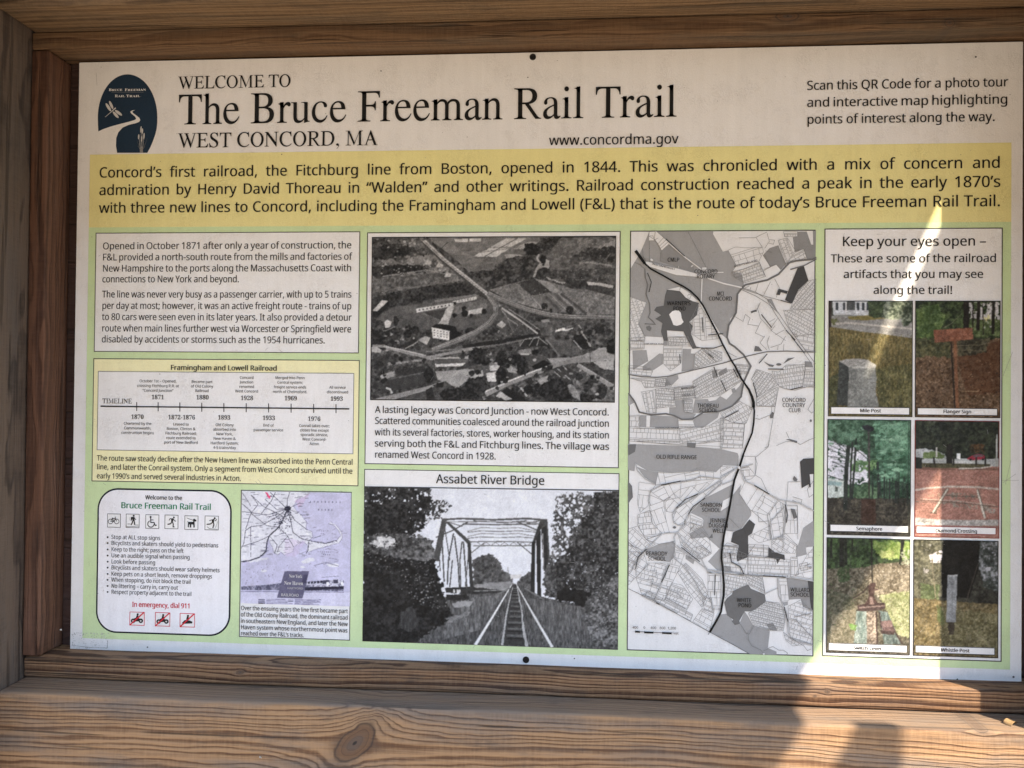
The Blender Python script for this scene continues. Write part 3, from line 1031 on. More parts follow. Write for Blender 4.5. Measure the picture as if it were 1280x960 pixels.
W_POST = wood_mat('post_wood', 'Z', (0.125, 0.092, 0.072), (0.045, 0.033, 0.028), (-0.9, -0.02), 0.009, 0.012, gray=(0.092, 0.08, 0.076), gray_amt=0.6, contrast=0.85, seed=1.3)
W_TRIMV = wood_mat('side_trim_wood', 'Z', (0.125, 0.062, 0.038), (0.05, 0.024, 0.016), (-0.70, 0.10), 0.012, 0.022, gray=(0.16, 0.10, 0.08), gray_amt=0.35, contrast=0.8, seed=4.1)
W_TRIMT = wood_mat('top_trim_wood', 'X', (0.16, 0.096, 0.052), (0.066, 0.034, 0.018), (0.05, 0.35), 0.010, 0.014, gray=(0.10, 0.082, 0.06), gray_amt=0.6, contrast=0.65, seed=2.2,
                   knots=[(0.505, 0.4035, 0.005, 1.1, 0.0), (0.315, 0.416, 0.006, 2.2, 0.0)])
W_HEAD = wood_mat('header_wood', 'X', (0.205, 0.135, 0.078), (0.083, 0.05, 0.028), (0.10, 0.50), 0.008, 0.012, gray=(0.12, 0.10, 0.078), gray_amt=0.5, contrast=0.7, seed=5.2)
W_LEDGE = wood_mat('ledge_wood', 'X', (0.27, 0.158, 0.086), (0.065, 0.03, 0.016), (-0.02, -0.350), 0.0046, 0.010, gray=(0.14, 0.13, 0.12), gray_amt=0.4, contrast=1.15, seed=7.7, cracks=0.7,
                  knots=[(0.3665, -0.4015, 0.0022, 1.3, 0.0), (0.352, -0.4075, 0.0014, 1.5, 0.0), (-0.36, -0.404, 0.0025, 2.0, 0.2)])
W_BEAM = wood_mat('beam_wood', 'X', (0.33, 0.205, 0.112), (0.112, 0.058, 0.031), (0.10, -0.640), 0.0050, 0.012, gray=(0.155, 0.14, 0.13), gray_amt=0.68, contrast=0.95, seed=9.4, cracks=0.6,
                  knots=[(-0.1985, -0.4665, 0.0150, 2.05, 0.72), (0.5225, -0.4185, 0.006, 1.6, 0.0)], top_gray=True)
W_BACK = wood_mat('backing_wood', 'X', (0.06, 0.034, 0.028), (0.042, 0.024, 0.02), (0.3, 0.0), 0.03, 0.02, gray=(0.07, 0.05, 0.05), gray_amt=0.3, contrast=0.6, seed=3.0)
W_ROOF = wood_mat('roof_wood', 'Y', (0.40, 0.28, 0.17), (0.20, 0.12, 0.07), (0.0, 1.4), 0.012, 0.02, gray=(0.24, 0.21, 0.17), gray_amt=0.4, contrast=0.6, seed=6.0)

XI = 0.652                                   # inner faces of the posts
bevel_box('post', (-XI - 0.14, -0.158, -ZC), (-XI, 0.02, 1.02), W_POST, kiosk, 0.004, 0.0006)
bevel_box('post', (XI, -0.158, -ZC), (XI + 0.14, 0.02, 1.02), W_POST, kiosk, 0.004)
bevel_box('bottom_beam', (-XI + 0.0012, -0.080, -0.566), (XI - 0.0012, 0.06, -0.4216), W_BEAM, kiosk, 0.0042, 0.0007)
bevel_box('ledge', (-XI + 0.0018, -0.0345, -0.4206), (XI - 0.0018, 0.0385, -0.3938), W_LEDGE, kiosk, 0.0038, 0.0005)
bevel_box('header_beam', (-XI + 0.0012, -0.100, 0.4208), (XI - 0.0012, 0.06, 0.566), W_HEAD, kiosk, 0.004, 0.0004)
bevel_box('trim', (-XI + 0.0012, -0.036, 0.3972), (XI - 0.0012, 0.0112, 0.4196), W_TRIMT, kiosk, 0.0022, 0.0003)
bevel_box('trim', (-XI + 0.0012, -0.036, -0.3926), (-0.6275, 0.0112, 0.3960), W_TRIMV, kiosk, 0.0022, 0.0003)
bevel_box('trim', (0.6275, -0.036, -0.3926), (XI - 0.0012, 0.0112, 0.3960), W_TRIMV, kiosk, 0.0022, 0.0003)
bevel_box('back_board', (-XI + 0.0016, 0.012, -0.3930), (XI - 0.0016, 0.036, 0.4195), W_BACK, kiosk, 0.0)


# unseen roof boards; slit and rake outline shaped for the sun streak and shade edge
def rz(t):
    return 0.95 - 0.30 * t                   # underside of the roof, t metres in front of the board


def roof_pts(seq):
    return [(x, -t, rz(t)) for x, t in seq]


for k in range(11):
    x0, x1 = -1.02 + k * 0.1722, -1.02 + (k + 1) * 0.1722 - 0.0008
    if k < 10:
        prism('roof_board', roof_pts([(x0, -0.50), (x1, -0.50), (x1, 0.90), (x0, 0.90)]), 0.022, W_ROOF, kiosk)
    else:
        prism('roof_board', roof_pts([(x0, -0.50), (0.872, -0.50), (0.8735, 0.405), (0.8775, 0.460), (0.8812, 0.500), (0.8960, 0.533), (0.8960, 0.90), (x0, 0.90)]), 0.022, W_ROOF, kiosk)
prism('shade_rake_board', roof_pts([(0.8725, -0.50), (1.20, -0.50), (1.118, 0.30), (1.0365, 0.579), (1.0013, 0.694), (0.953, 0.90), (0.8970, 0.90), (0.8970, 0.536), (0.9040, 0.525), (0.8985, 0.422), (0.8860, 0.409)]), 0.020, W_ROOF, kiosk)  # unseen; outline drawn back along the sun from the wanted shade
for t in (0.02, 0.30, 0.86):
    prism('rafter', [(-1.0, -t, rz(t) - 0.09), (0.84, -t, rz(t) - 0.09), (0.84, -t - 0.04, rz(t + 0.04) - 0.085), (-1.0, -t - 0.04, rz(t + 0.04) - 0.085)], 0.083, W_HEAD, kiosk)
prism('sky_blocking_fascia', [(-1.02, -0.900, 0.53), (0.950, -0.900, 0.53), (0.950, -0.924, 0.53), (-1.02, -0.924, 0.53)], 0.175, W_HEAD, kiosk)  # unseen eave board added to keep sky light off the upper panel
prism('shadow_bracket', [(1.036, -0.795, 0.66), (1.080, -0.795, 0.66), (1.080, -0.97, 0.62), (1.036, -0.97, 0.62)], 0.06, W_HEAD, kiosk)  # unseen block added to cast the dark patch on the bottom beam
prism('shadow_bracket', [(0.70, -0.925, 0.60), (1.080, -0.935, 0.60), (1.080, -0.975, 0.60), (0.70, -0.975, 0.60)], 0.018, W_HEAD, kiosk)  # unseen arm added to join the shadow-casting block to the eave

# ================================================================ the printed board
board = thing('information_board', 'large printed welcome board with maps, old photographs and text, screwed inside the wooden frame', 'sign', (0, 0, ZC - PH))

INK = 28
PAPER = 222


def panel_sheet():
    o = bevel_box('backing_sheet', (-PW, 0.0, -PH), (PW, 0.0062, PH), print_mat(218), board, 0.0006, seg=1)
    return o


panel_sheet()

# ---------------- heading
a = Art((90, 70), 3.2)
a.text('WELCOME TO', 425, 133, 877, 22.6, INK, 4, 'serif')
a.build('heading_line', board)
a = Art((0, 0), 1)
a.text('The Bruce Freeman Rail Trail', 222.8, 156.0, 846.6, 54.5, INK, 4, 'serif')
a.build('title_line', board)
a = Art((90, 70), 3.2)
a.text('WEST CONCORD, MA', 424, 368, 1225, 26.4, INK, 4, 'serif')
a.build('heading_line', board)
a = Art((470, 70), 3.122)
a.text('www.concordma.gov', 675, 349, 1180, 17.3, INK, 4)
a.build('web_address', board)
a = Art((870, 60), 3.122)
a.text('Scan this QR Code for a photo tour', 431, 165, 1217, 16.4, INK, 4)
a.text('and interactive map highlighting', 431, 231, 1217, 16.4, INK, 4, just=True)
a.text('points of interest along the way.', 431, 297, 1167, 16.4, INK, 4)
a.build('scan_notice', board)

# ---------------- round-topped emblem
NAVY = (33, 50, 68)
a = Art((115, 85), 8.72)
top = []
for k in range(61):
    t = PI * k / 60
    top.append((389 - 324 * math.cos(t), 540 - 470 * math.sin(t)))
right = [(712, 600), (706, 660), (692, 720), (668, 790), (640, 858), (604, 925)]
pth = [(275, 925), (262, 850), (265, 765), (288, 702), (335, 650), (400, 621), (480, 602), (515, 588), (527, 568), (518, 545), (490, 522), (448, 490), (440, 478), (450, 468), (472, 458), (440, 463), (420, 474), (420, 484), (432, 500), (468, 528), (481, 548), (478, 560), (462, 568), (400, 587), (300, 612), (200, 640), (120, 668), (70, 692), (66, 620)]
a.poly(top + right + pth, NAVY, 1)
em = a.build('emblem', board, 'dark navy round-topped emblem with a dragonfly and a white winding path')
a = Art((115, 85), 8.72)
a.text('B', 187, 253, 217, 4.7, 240, 3, 'math')
a.text('RUCE', 218, 253, 333, 3.7, 240, 3, 'math')
a.text('F', 360, 253, 388, 4.7, 240, 3, 'math')
a.text('REEMAN', 390, 253, 592, 3.7, 240, 3, 'math')
a.text('R', 252, 320, 285, 4.7, 240, 3, 'math')
a.text('AIL', 286, 320, 362, 3.7, 240, 3, 'math')
a.text('T', 376, 320, 408, 4.7, 240, 3, 'math')
a.text('RAIL', 410, 320, 528, 3.7, 240, 3, 'math')
a.line([(215, 267), (565, 267)], 3, 120, 3)
a.build('lettering', em)
a = Art((115, 85), 8.72)
for cx, cy, rx, ry, an in ((182, 430, 52, 15, 1.0), (212, 405, 48, 14, 1.15), (292, 490, 48, 15, 0.65), (262, 512, 46, 15, 0.85)):
    a.ell(cx, cy, rx, ry, 198, 3, an)
a.line([(262, 437), (215, 480)], 14, 205, 4, w1=8)
a.line([(215, 480), (148, 537)], 7, 200, 4, w1=4)
a.build('dragonfly', em)
a = Art((115, 85), 8.72)
for x0, y0, x1, y1 in ((530, 920, 541, 640), (541, 920, 553, 665), (528, 920, 513, 735), (548, 920, 570, 735), (540, 920, 546, 770)):
    a.line([(x0, y0), ((x0 + x1) / 2 + 2, (y0 + y1) / 2), (x1, y1)], 4, 170, 3)
for cx, cy, r in ((538, 672, 36), (553, 690, 30), (513, 752, 28), (570, 745, 36), (546, 775, 30)):
    a.ell(cx, cy, 8, r, 185, 4, 0.06)
for x1, y1 in ((495, 790), (500, 850), (590, 800), (585, 860), (515, 820), (605, 770)):
    a.line([(538, 920), ((538 + x1) / 2, 870), (x1, y1)], 4, 110, 3, w1=1)
a.poly([(522, 925), (560, 925), (552, 850), (545, 880), (538, 850)], 130, 3)
a.build('cattail', em)

# ---------------- yellow band and introduction
YEL, GRN = (219, 212, 150), (192, 211, 164)
a = Art()
bb = a.quadbox([(112.5, 192.3), (1265.5, 179.3), (1262.6, 280.5), (111.2, 281.5)])
a.box_m(bb, YEL, 1)
band = a.build('introduction_band', board, 'wide yellow band with three lines of introduction')
a = Art()
for s, y in (('Concord’s first railroad, the Fitchburg line from Boston, opened in 1844. This was chronicled with a mix of concern and', 222.3),
             ('admiration by Henry David Thoreau in “Walden” and other writings. Railroad construction reached a peak in the early 1870’s', 244.2),
             ('with three new lines to Concord, including the Framingham and Lowell (F&L) that is the route of today’s Bruce Freeman Rail Trail.', 266.4)):
    a.text(s, 124.0, y, 1250.6, 17.2, INK, 4, just=True, hs=0.985)
a.build('lettering', band)
a = Art()
gb = a.quadbox([(112, 281), (1263, 280), (1258, 834), (103, 800)])
gb = (bb[0], gb[1], bb[2], bb[1])
a.box_m(gb, GRN, 1)
a.build('green_field', board)

# ---------------- history box
BW = 222
LN = 70
a = Art((110, 285), 3.657)
a.box([(37, 19), (1243, 20), (1240, 575), (28, 564)], BW, 2, LN, 0.0010)
hb = a.build('history_box', board, 'white box of two paragraphs on the opening of the line')
a = Art((110, 285), 3.657)
for s, x0, y, x1, j in (('Opened in October 1871 after only a year of construction, the', 68, 98, 1206, 1), ('F&L provided a north-south route from the mills and factories of', 67, 149, 1207, 1),
                        ('New Hampshire to the ports along the Massachusetts Coast with', 67, 200, 1206, 1), ('connections to New York and beyond.', 66, 249, 693, 0),
                        ('The line was never very busy as a passenger carrier, with up to 5 trains', 66, 318, 1206, 1), ('per day at most; however, it was an active freight route - trains of up', 65, 370, 1206, 1),
                        ('to 80 cars were seen even in its later years. It also provided a detour', 65, 421, 1206, 1), ('route when main lines further west via Worcester or Springfield were', 64, 473, 1205, 1),
                        ('disabled by accidents or storms such as the 1954 hurricanes.', 63, 523, 1085, 0)):
    a.text(s, x0, y, x1, 11.3, 45, 4, just=bool(j))
a.build('lettering', hb)

# ---------------- timeline
a = Art((110, 440), 3.657)
a.box([(27, 28), (1243, 38), (1236, 612), (17, 592)], (229, 224, 180), 2, LN, 0.0010)
a.box([(48, 87), (1218, 97), (1213, 467), (42, 448)], 222, 3, 120, 0.0008)
tl = a.build('timeline_box', board, 'pale yellow box with a timeline of the railroad from 1870 to 1993')
a = Art((110, 440), 3.657)
ay = lambda x: 248 + (x - 60) * 12 / 1136
a.line([(60, ay(60)), (1196, ay(1196))], 6, 50, 6)
for x in (225, 323, 422, 522, 623, 725, 827, 930, 1033, 1135):
    a.line([(x, ay(x) - 21), (x, ay(x) + 20)], 4, 60, 6)
a.build('timeline_axis', tl)
a = Art((110, 440), 3.657)
a.text('Framingham and Lowell Railroad', 379, 82, 866, 8.4, 40, 6, 'sansb')
a.text('TIMELINE', 68, 234, 203, 8.6, 60, 6, 'serif')
for s, x, y in (('1871', 321, 216), ('1880', 525, 217), ('1928', 728, 220), ('1969', 928, 221), ('1993', 1138, 223), ('1870', 228, 306), ('1872-1876', 430, 308), ('1893', 624, 309), ('1933', 828, 311), ('1976', 1035, 315)):
    a.text(s, x, y, None, 8.0, 60, 6, 'math', center=1, hs=0.94)
for c, y0, dy, ls in ((322, 139, 21.5, ('October 1st – Opened,', 'crossing Fitchburg R.R. at', '“Concord Junction”')), (523, 142, 20.5, ('Became part', 'of Old Colony', 'Railroad')),
                      (727, 123, 20.7, ('Concord', 'Junction', 'renamed', 'West Concord')), (925, 124, 21.3, ('Merged into Penn', 'Central system;', 'freight service ends', 'north of Chelmsford.')),
                      (1142, 168, 21, ('All service', 'discontinued')), (229, 333, 21, ('Chartered by the', 'Commonwealth;', 'construction begins')),
                      (427, 336, 20.8, ('Leased to', 'Boston, Clinton &', 'Fitchburg Railroad;', 'route extended to', 'port of New Bedford')),
                      (626, 339, 20.8, ('Old Colony', 'absorbed into', 'New York,', 'New Haven &', 'Hartford System;', '4-5 trains/day')),
                      (826, 341, 21, ('End of', 'passenger service')), (1036, 343, 20.6, ('Conrail takes over;', 'closes line except', 'sporadic service,', 'West Concord-', 'Acton'))):
    for k, s in enumerate(ls):
        a.text(s, c, y0 + dy * k, None, 4.55, 62, 6, center=1, hs=0.97)
for s, x0, y, x1, j in (('The route saw steady decline after the New Haven line was absorbed into the Penn Central', 43, 496, 1212, 1), ('line, and later the Conrail system. Only a segment from West Concord survived until the', 42, 536, 1211, 1),
                        ('early 1990’s and served several industries in Acton.', 41, 577, 702, 0)):
    a.text(s, x0, y, x1, 8.9, 45, 5, just=bool(j))
a.build('lettering', tl)

# ---------------- rules card
RO = (110, 600)
a = Art(RO, 4.574)


def round_rect(b, r, n=12):
    u0, v0, u1, v1 = b
    p = []
    for cx, cy, t0 in ((u1 - r, v1 - r, 0), (u0 + r, v1 - r, PI / 2), (u0 + r, v0 + r, PI), (u1 - r, v0 + r, 1.5 * PI)):
        p += [(cx + r * math.cos(t0 + PI / 2 * k / n), cy + r * math.sin(t0 + PI / 2 * k / n)) for k in range(n + 1)]
    return p


rb = a.quadbox([(54, 46), (822, 57), (816, 892), (48, 874)])
a.poly_m([round_rect(rb, 0.0285)], (24, 32, 42), 2)
ib = (rb[0] + .0022, rb[1] + .0022, rb[2] - .0022, rb[3] - .0022)
a.poly_m([round_rect(ib, 0.0265)], (224, 224, 228), 3)
rc = a.build('rules_card', board, 'white rounded card of trail rules with small pictograms')
a = Art(RO, 4.574)
a.text('Welcome to the', 330, 110, 541, 7.0, 40, 5, 'sansb')
a.text('Bruce Freeman Rail Trail', 190, 160, 707, 10.0, (30, 120, 80), 5, 'sansb')
rules = (('Stop at ALL stop signs', 338, 416), ('Bicyclists and skaters should yield to pedestrians', 372, 748), ('Keep to the right; pass on the left', 408, 549), ('Use an audible signal when passing', 443, 585),
         ('Look before passing', 478, 388), ('Bicyclists and skaters should wear safety helmets', 512, 755), ('Keep pets on a short leash, remove droppings', 548, 712), ('When stopping, do not block the trail', 582, 590),
         ('No littering – carry in, carry out', 617, 517), ('Respect property adjacent to the trail', 651, 595))
for s, y, x1 in rules:
    a.ell(115, y - 12, 5, 5, 40, 5)
    a.text(s, 135, y - 2, x1, 6.9, 48, 5)
a.text('In emergency, dial 911', 254, 723, 588, 8.2, (190, 45, 60), 5, 'sansb')
a.build('lettering', rc)
IO, IS = (120, 608), 7.53


def icon(x0, y0, x1, y1):
    a = Art(IO, IS)
    a.box([(x0, y0), (x1, y0 + 1), (x1, y1), (x0, y1 - 1)], 224, 4, 95, 0.0007)
    return a


K = 42
a = icon(110, 255, 237, 386)                                   # bicycle
for cx in (142, 200):
    a.ring(cx, 328, 22, 5, K, 6)
a.line([(142, 328), (162, 300), (188, 302), (172, 330), (142, 328)], 5, K, 6)
a.line([(162, 300), (172, 330)], 5, K, 6)
a.line([(200, 328), (184, 290), (194, 286)], 5, K, 6)
a.line([(156, 297), (168, 297)], 7, K, 6)
a.build('pictogram', rc)
a = icon(286, 257, 413, 390)                                   # walker
a.ell(360, 275, 9, 9, K, 6)
a.poly([(346, 286), (366, 286), (370, 322), (350, 325)], K, 6)
a.line([(352, 320), (346, 342), (334, 362)], 11, K, 6)
a.line([(362, 320), (368, 342), (370, 362)], 11, K, 6)
a.line([(350, 290), (336, 305), (336, 322)], 8, K, 6)
a.line([(364, 290), (374, 306), (382, 312)], 7, K, 6)
a.poly([(334, 290), (346, 284), (346, 312), (334, 312)], K, 6)
a.line([(300, 352), (328, 352)], 4, K, 6)
a.line([(375, 362), (405, 362)], 4, K, 6)
a.line([(290, 376), (409, 378)], 4, 120, 6)
a.build('pictogram', rc)
a = icon(470, 263, 598, 397)                                   # wheelchair
a.ell(519, 286, 9, 9, K, 6)
a.line([(519, 294), (521, 338), (552, 338), (562, 366), (576, 362)], 9, K, 6)
a.line([(520, 314), (546, 314)], 7, K, 6)
a.line([(510, 322), (494, 338), (492, 362), (508, 380), (530, 382), (548, 368), (552, 350)], 8, K, 6)
a.build('pictogram', rc)
a = icon(650, 266, 778, 400)                                   # runner
a.ell(738, 290, 8, 8, K, 6)
a.poly([(712, 300), (734, 298), (728, 335), (712, 335)], K, 6)
a.line([(720, 304), (702, 302), (692, 318)], 7, K, 6)
a.line([(732, 304), (742, 322), (758, 326)], 7, K, 6)
a.line([(718, 330), (708, 350), (678, 356)], 10, K, 6)
a.line([(722, 330), (732, 352), (730, 378), (744, 380)], 9, K, 6)
a.build('pictogram', rc)
a = icon(837, 273, 966, 407)                                   # dog on a leash
a.poly([(872, 332), (920, 332), (918, 308), (930, 302), (950, 318), (948, 328), (932, 330), (934, 384), (922, 386), (920, 358), (902, 356), (900, 386), (888, 384), (888, 356), (880, 358), (878, 384), (868, 382), (870, 350)], K, 6)
a.line([(860, 296), (920, 318)], 4, K, 6)
a.line([(872, 334), (862, 330)], 5, K, 6)
a.build('pictogram', rc)
a = icon(1027, 275, 1158, 411)                                 # skier
a.ell(1122, 298, 9, 9, K, 6)
a.poly([(1094, 312), (1114, 302), (1116, 334), (1096, 342)], K, 6)
a.line([(1100, 338), (1082, 352), (1046, 356)], 10, K, 6)
a.line([(1108, 334), (1114, 358), (1104, 390)], 10, K, 6)
a.line([(1112, 308), (1130, 322), (1142, 304)], 6, K, 6)
a.line([(1098, 312), (1070, 322)], 6, K, 6)
a.line([(1048, 376), (1072, 396), (1150, 402)], 4, 110, 6)
a.line([(1150, 330), (1128, 390)], 3, 110, 6)
a.build('pictogram', rc)
RED = (198, 40, 58)
for n, (x0, y0, x1, y1) in enumerate(((240, 752, 326, 831), (386, 755, 472, 836), (527, 760, 613, 841))):
    a = Art(RO, 4.574)
    a.box([(x0, y0), (x1, y0 + 1), (x1, y1), (x0, y1 - 1)], 224, 4, RED, 0.0008)
    cx, cy = (x0 + x1) / 2, (y0 + y1) / 2
    if n < 2:
        for d in (-22, 22):
            a.ell(cx + d, cy + 12, 13, 13, K, 6)
            a.ell(cx + d, cy + 12, 5, 5, 190, 7)
        a.poly([(cx - 26, cy + 2), (cx - 6, cy - 6), (cx + 8, cy - 2), (cx + 26, cy + 2), (cx + 16, cy + 14), (cx - 14, cy + 16)], K, 6)
    else:
        a.poly([(cx - 30, cy + 14), (cx - 16, cy), (cx - 4, cy - 2), (cx + 16, cy + 2), (cx + 30, cy + 8), (cx + 28, cy + 18), (cx - 26, cy + 20)], K, 6)
    a.poly([(cx - 6, cy - 4), (cx - 2, cy - 20), (cx + 8, cy - 18), (cx + 12, cy - 2)], K, 6)
    a.ell(cx + 4, cy - 25, 6, 6, K, 6)
    a.line([(x0 + 2, y1 - 3), (x1 - 2, y0 + 3)], 7, RED, 8)
    a.build('pictogram', rc)

# ================================================================ printed photographs and maps
# ---------------- aerial photograph with its caption
def framed(q, origin, scale, fill=BW, line=LN, layer=2, lw=0.0011):
    a = Art(origin, scale)
    return a, a.box(q, fill, layer, line, lw)


a = Art()
a.box([(458.8, 290.2), (776.4, 289.4), (772.8, 585.0), (456.2, 580.2)], BW, 2, LN)
a.box([(464.3, 296.0), (770.5, 295.4), (768.2, 503.4), (463.6, 500.0)], 22, 4)
ab = a.build('aerial_photograph', board, 'grey aerial photograph of a railroad junction and village, framed with its caption')
P = Pic([(40, 47), (1221, 45), (1212, 842), (37, 830)], (455, 285), 3.879, base=(88, 88, 88))
P.poly([(30, 40), (1230, 40), (1220, 850), (30, 850)], 84, 26, 3, leaf=(52, .42))
# fields at the top
P.poly([(315, 45), (870, 45), (770, 140), (640, 205), (510, 215), (420, 130), (340, 75)], 104, 14, 5, sx=.5, sy=1.6)
P.poly([(320, 60), (420, 70), (500, 130), (430, 130), (370, 90)], 118, 14, 3)
for q, c in (([(528, 139), (642, 141), (712, 96), (610, 98)], 182), ([(612, 95), (714, 93), (792, 52), (690, 51)], 176), ([(716, 104), (790, 100), (850, 70), (795, 68)], 150), ([(680, 130), (750, 128), (780, 140), (740, 150), (690, 146)], 150)):
    P.poly(q, c, 8, 4, j=3)
P.line([(585, 139), (745, 50)], 4, 95)
P.line([(560, 120), (760, 92)], 3, 105)
P.poly([(438, 56), (505, 52), (505, 68), (445, 70)], 190, 12)
P.poly([(512, 52), (570, 52), (568, 66), (512, 68)], 185, 12)
P.line([(375, 100), (405, 72)], 4, 60)
# town at the top left
P.poly([(38, 45), (285, 45), (420, 195), (470, 250), (38, 345)], 74, 24, 3, leaf=(120, .22))
for q in ([(45, 100), (110, 80), (240, 88), (255, 118), (180, 140), (100, 152), (42, 150)], [(40, 190), (150, 178), (290, 178), (318, 205), (200, 220), (42, 240)], [(120, 318), (250, 290), (440, 268), (520, 262), (545, 315), (450, 330), (345, 345), (250, 368), (130, 380), (60, 360), (42, 340)],
          [(255, 175), (290, 170), (300, 200), (262, 212)], [(40, 50), (100, 52), (90, 70), (40, 80)]):
    P.poly(q, 36, 14, 2.5, j=9, leaf=(66, .32))
for q, c in (([(70, 160), (130, 152), (190, 172), (120, 186)], 112), ([(205, 150), (300, 130), (340, 150), (300, 178), (215, 180)], 128), ([(150, 60), (280, 60), (290, 100), (220, 90)], 104)):
    P.poly(q, c, 22, 3, j=8)
P.scatter([(60, 50), (280, 50), (320, 130), (120, 110)], 32, 5, 4, (150, 175, 120, 40), 3)
P.scatter([(60, 150), (320, 120), (440, 220), (60, 230)], 40, 5, 4, (150, 165, 130, 45, 40), 4)
P.poly([(40, 245), (420, 215), (500, 255), (340, 275), (50, 310)], 78, 22, 3, leaf=(112, .25), j=6)
P.line([(90, 235), (300, 205), (400, 222), (440, 225)], 5, 130, j=3)
P.line([(42, 310), (300, 280), (440, 255)], 4, 108, j=4)
for x, y in ((310, 165), (365, 178), (405, 225)):
    P.poly([(x - 16, y + 12), (x - 2, y - 14), (x + 20, y + 2), (x + 14, y + 14)], 172, 16, 2)
P.line([(285, 150), (325, 190)], 5, 150)
# woods in the middle and fields at the right
P.poly([(515, 215), (620, 205), (690, 150), (745, 140), (785, 130), (835, 165), (825, 238), (745, 262), (680, 280), (605, 296), (560, 258)], 40, 14, 2.5, j=9, leaf=(84, .3))
P.poly([(780, 80), (815, 72), (852, 85), (846, 130), (800, 135), (778, 110)], 32, 10, 2.5, j=6, leaf=(60, .2))
P.poly([(855, 50), (950, 50), (925, 95), (880, 110), (856, 95)], 62, 22, 2.5, j=8, leaf=(34, .45))
P.poly([(955, 48), (1220, 48), (1217, 195), (900, 205), (885, 135)], 106, 18, 3, leaf=(80, .4), sx=.8)
P.poly([(1090, 110), (1217, 62), (1217, 95), (1150, 110)], 138, 10, 4, j=6)
P.poly([(905, 120), (960, 60), (1020, 60), (930, 150)], 96, 16, 3)
for x, y, r in ((1030, 150, 22), (1060, 135, 22), (1095, 120, 24), (1130, 130, 34), (1165, 120, 26), (1200, 110, 22), (1150, 165, 22), (1195, 150, 18)):
    P.ell(x, y, r, r * 1.05, 44, 12, 2.5, j=7, leaf=(76, .25))
P.line([(1045, 172), (1110, 168), (1200, 185)], 9, 132, amp=24, j=4)
P.poly([(880, 205), (1217, 195), (1217, 262), (1080, 258), (960, 235)], 92, 22, 2.5, leaf=(58, .4))
P.poly([(1120, 190), (1217, 200), (1217, 232), (1130, 222)], 66, 20, 2.5, j=6)
P.line([(850, 130), (838, 150), (860, 175), (880, 160)], 9, 158, j=3)
P.poly([(850, 168), (872, 185), (885, 150), (900, 160), (898, 195), (862, 200), (838, 212), (828, 240), (818, 238), (832, 205)], 150, 12, 3, j=3)
P.ell(868, 152, 16, 22, 36, 10, 2.5, j=4)
P.ell(872, 218, 34, 26, 38, 12, 2.5, j=6, leaf=(68, .25))
P.poly([(880, 225), (985, 240), (1075, 258), (1085, 290), (1010, 290), (940, 262)], 42, 14, 2.5, j=8, leaf=(96, .2))
P.line([(885, 238), (930, 258), (975, 268)], 8, 150, amp=20, j=4)
P.poly([(1080, 262), (1150, 266), (1210, 280), (1205, 293), (1140, 280), (1085, 276)], 172, 10, 4, j=2)
P.poly([(1085, 282), (1150, 286), (1212, 300), (1212, 330), (1150, 318), (1090, 300)], 62, 14, 3, j=4)
P.poly([(610, 300), (740, 263), (830, 245), (900, 262), (1010, 295), (1090, 302), (1217, 335), (1213, 420), (1090, 422), (990, 412), (860, 396), (700, 352)], 126, 20, 2.2, leaf=(98, .4))
P.poly([(742, 266), (826, 246), (912, 312), (812, 328)], 56, 12, 2.5, j=2)
P.poly([(832, 248), (900, 262), (960, 312), (915, 314)], 138, 12, 3, j=2)
P.poly([(815, 330), (912, 316), (1000, 410), (870, 396)], 104, 14, 3, j=2)
for x0, y0, x1, y1, w, c in ((882, 335, 950, 402, 15, 76), (922, 318, 1020, 412, 13, 80), (955, 318, 1075, 415, 12, 72), (902, 322, 990, 408, 4, 150), (940, 316, 1045, 412, 4, 148), (812, 330, 868, 396, 4, 150)):
    P.line([(x0, y0), (x1, y1)], w, c, amp=10, j=2)
for x, y, r in ((874, 380, 15), (998, 398, 18), (905, 398, 8), (1000, 420, 12)):
    P.ell(x, y, r, r * 1.1, 38, 8, 2, j=4)
# land below the line
P.poly([(60, 450), (130, 385), (340, 362), (560, 330), (640, 372), (640, 420), (580, 470), (480, 495), (360, 490), (240, 500), (150, 480)], 84, 14, 4)
P.poly([(290, 408), (405, 396), (372, 448), (320, 432)], 62, 8, 4, j=2)
P.line([(275, 408), (370, 448)], 3, 108)
P.poly([(245, 388), (440, 352), (560, 322), (556, 340), (445, 362), (258, 398)], 96, 10, 3)
P.poly([(253, 392), (436, 362), (436, 378), (256, 411)], 196, 8, 4)
for k in range(9):
    x = 270 + k * 18
    P.ell(x, 398 - k * 2.9, 4, 4, 70)
P.poly([(343, 350), (545, 320), (552, 333), (345, 362)], 118, 8, 3)
P.poly([(430, 355), (545, 333), (548, 347), (435, 368)], 200, 8, 4)
for k in range(7):
    P.line([(448 + 14 * k, 353 - 2.6 * k), (448 + 14 * k, 362 - 2.6 * k)], 2.5, 110)
P.poly([(406, 380), (440, 375), (432, 400), (408, 470), (360, 466), (385, 430)], 170, 14, 3, j=4)
P.poly([(440, 385), (480, 365), (560, 352), (600, 370), (598, 400), (540, 425), (470, 425), (435, 410)], 104, 20, 3, j=6)
P.poly([(495, 404), (574, 386), (576, 412), (500, 424)], 186, 10, 3)
for x, y, r in ((490, 416, 17), (582, 404, 13), (485, 390, 10), (520, 424, 9), (440, 425, 10), (440, 365, 8)):
    P.ell(x, y, r, r, 34, 8, 2, j=5)
P.poly([(42, 402), (88, 350), (120, 354), (66, 404)], 196, 8, 4)
P.poly([(42, 404), (66, 404), (120, 358), (128, 376), (66, 434), (42, 434)], 38, 8, 3)
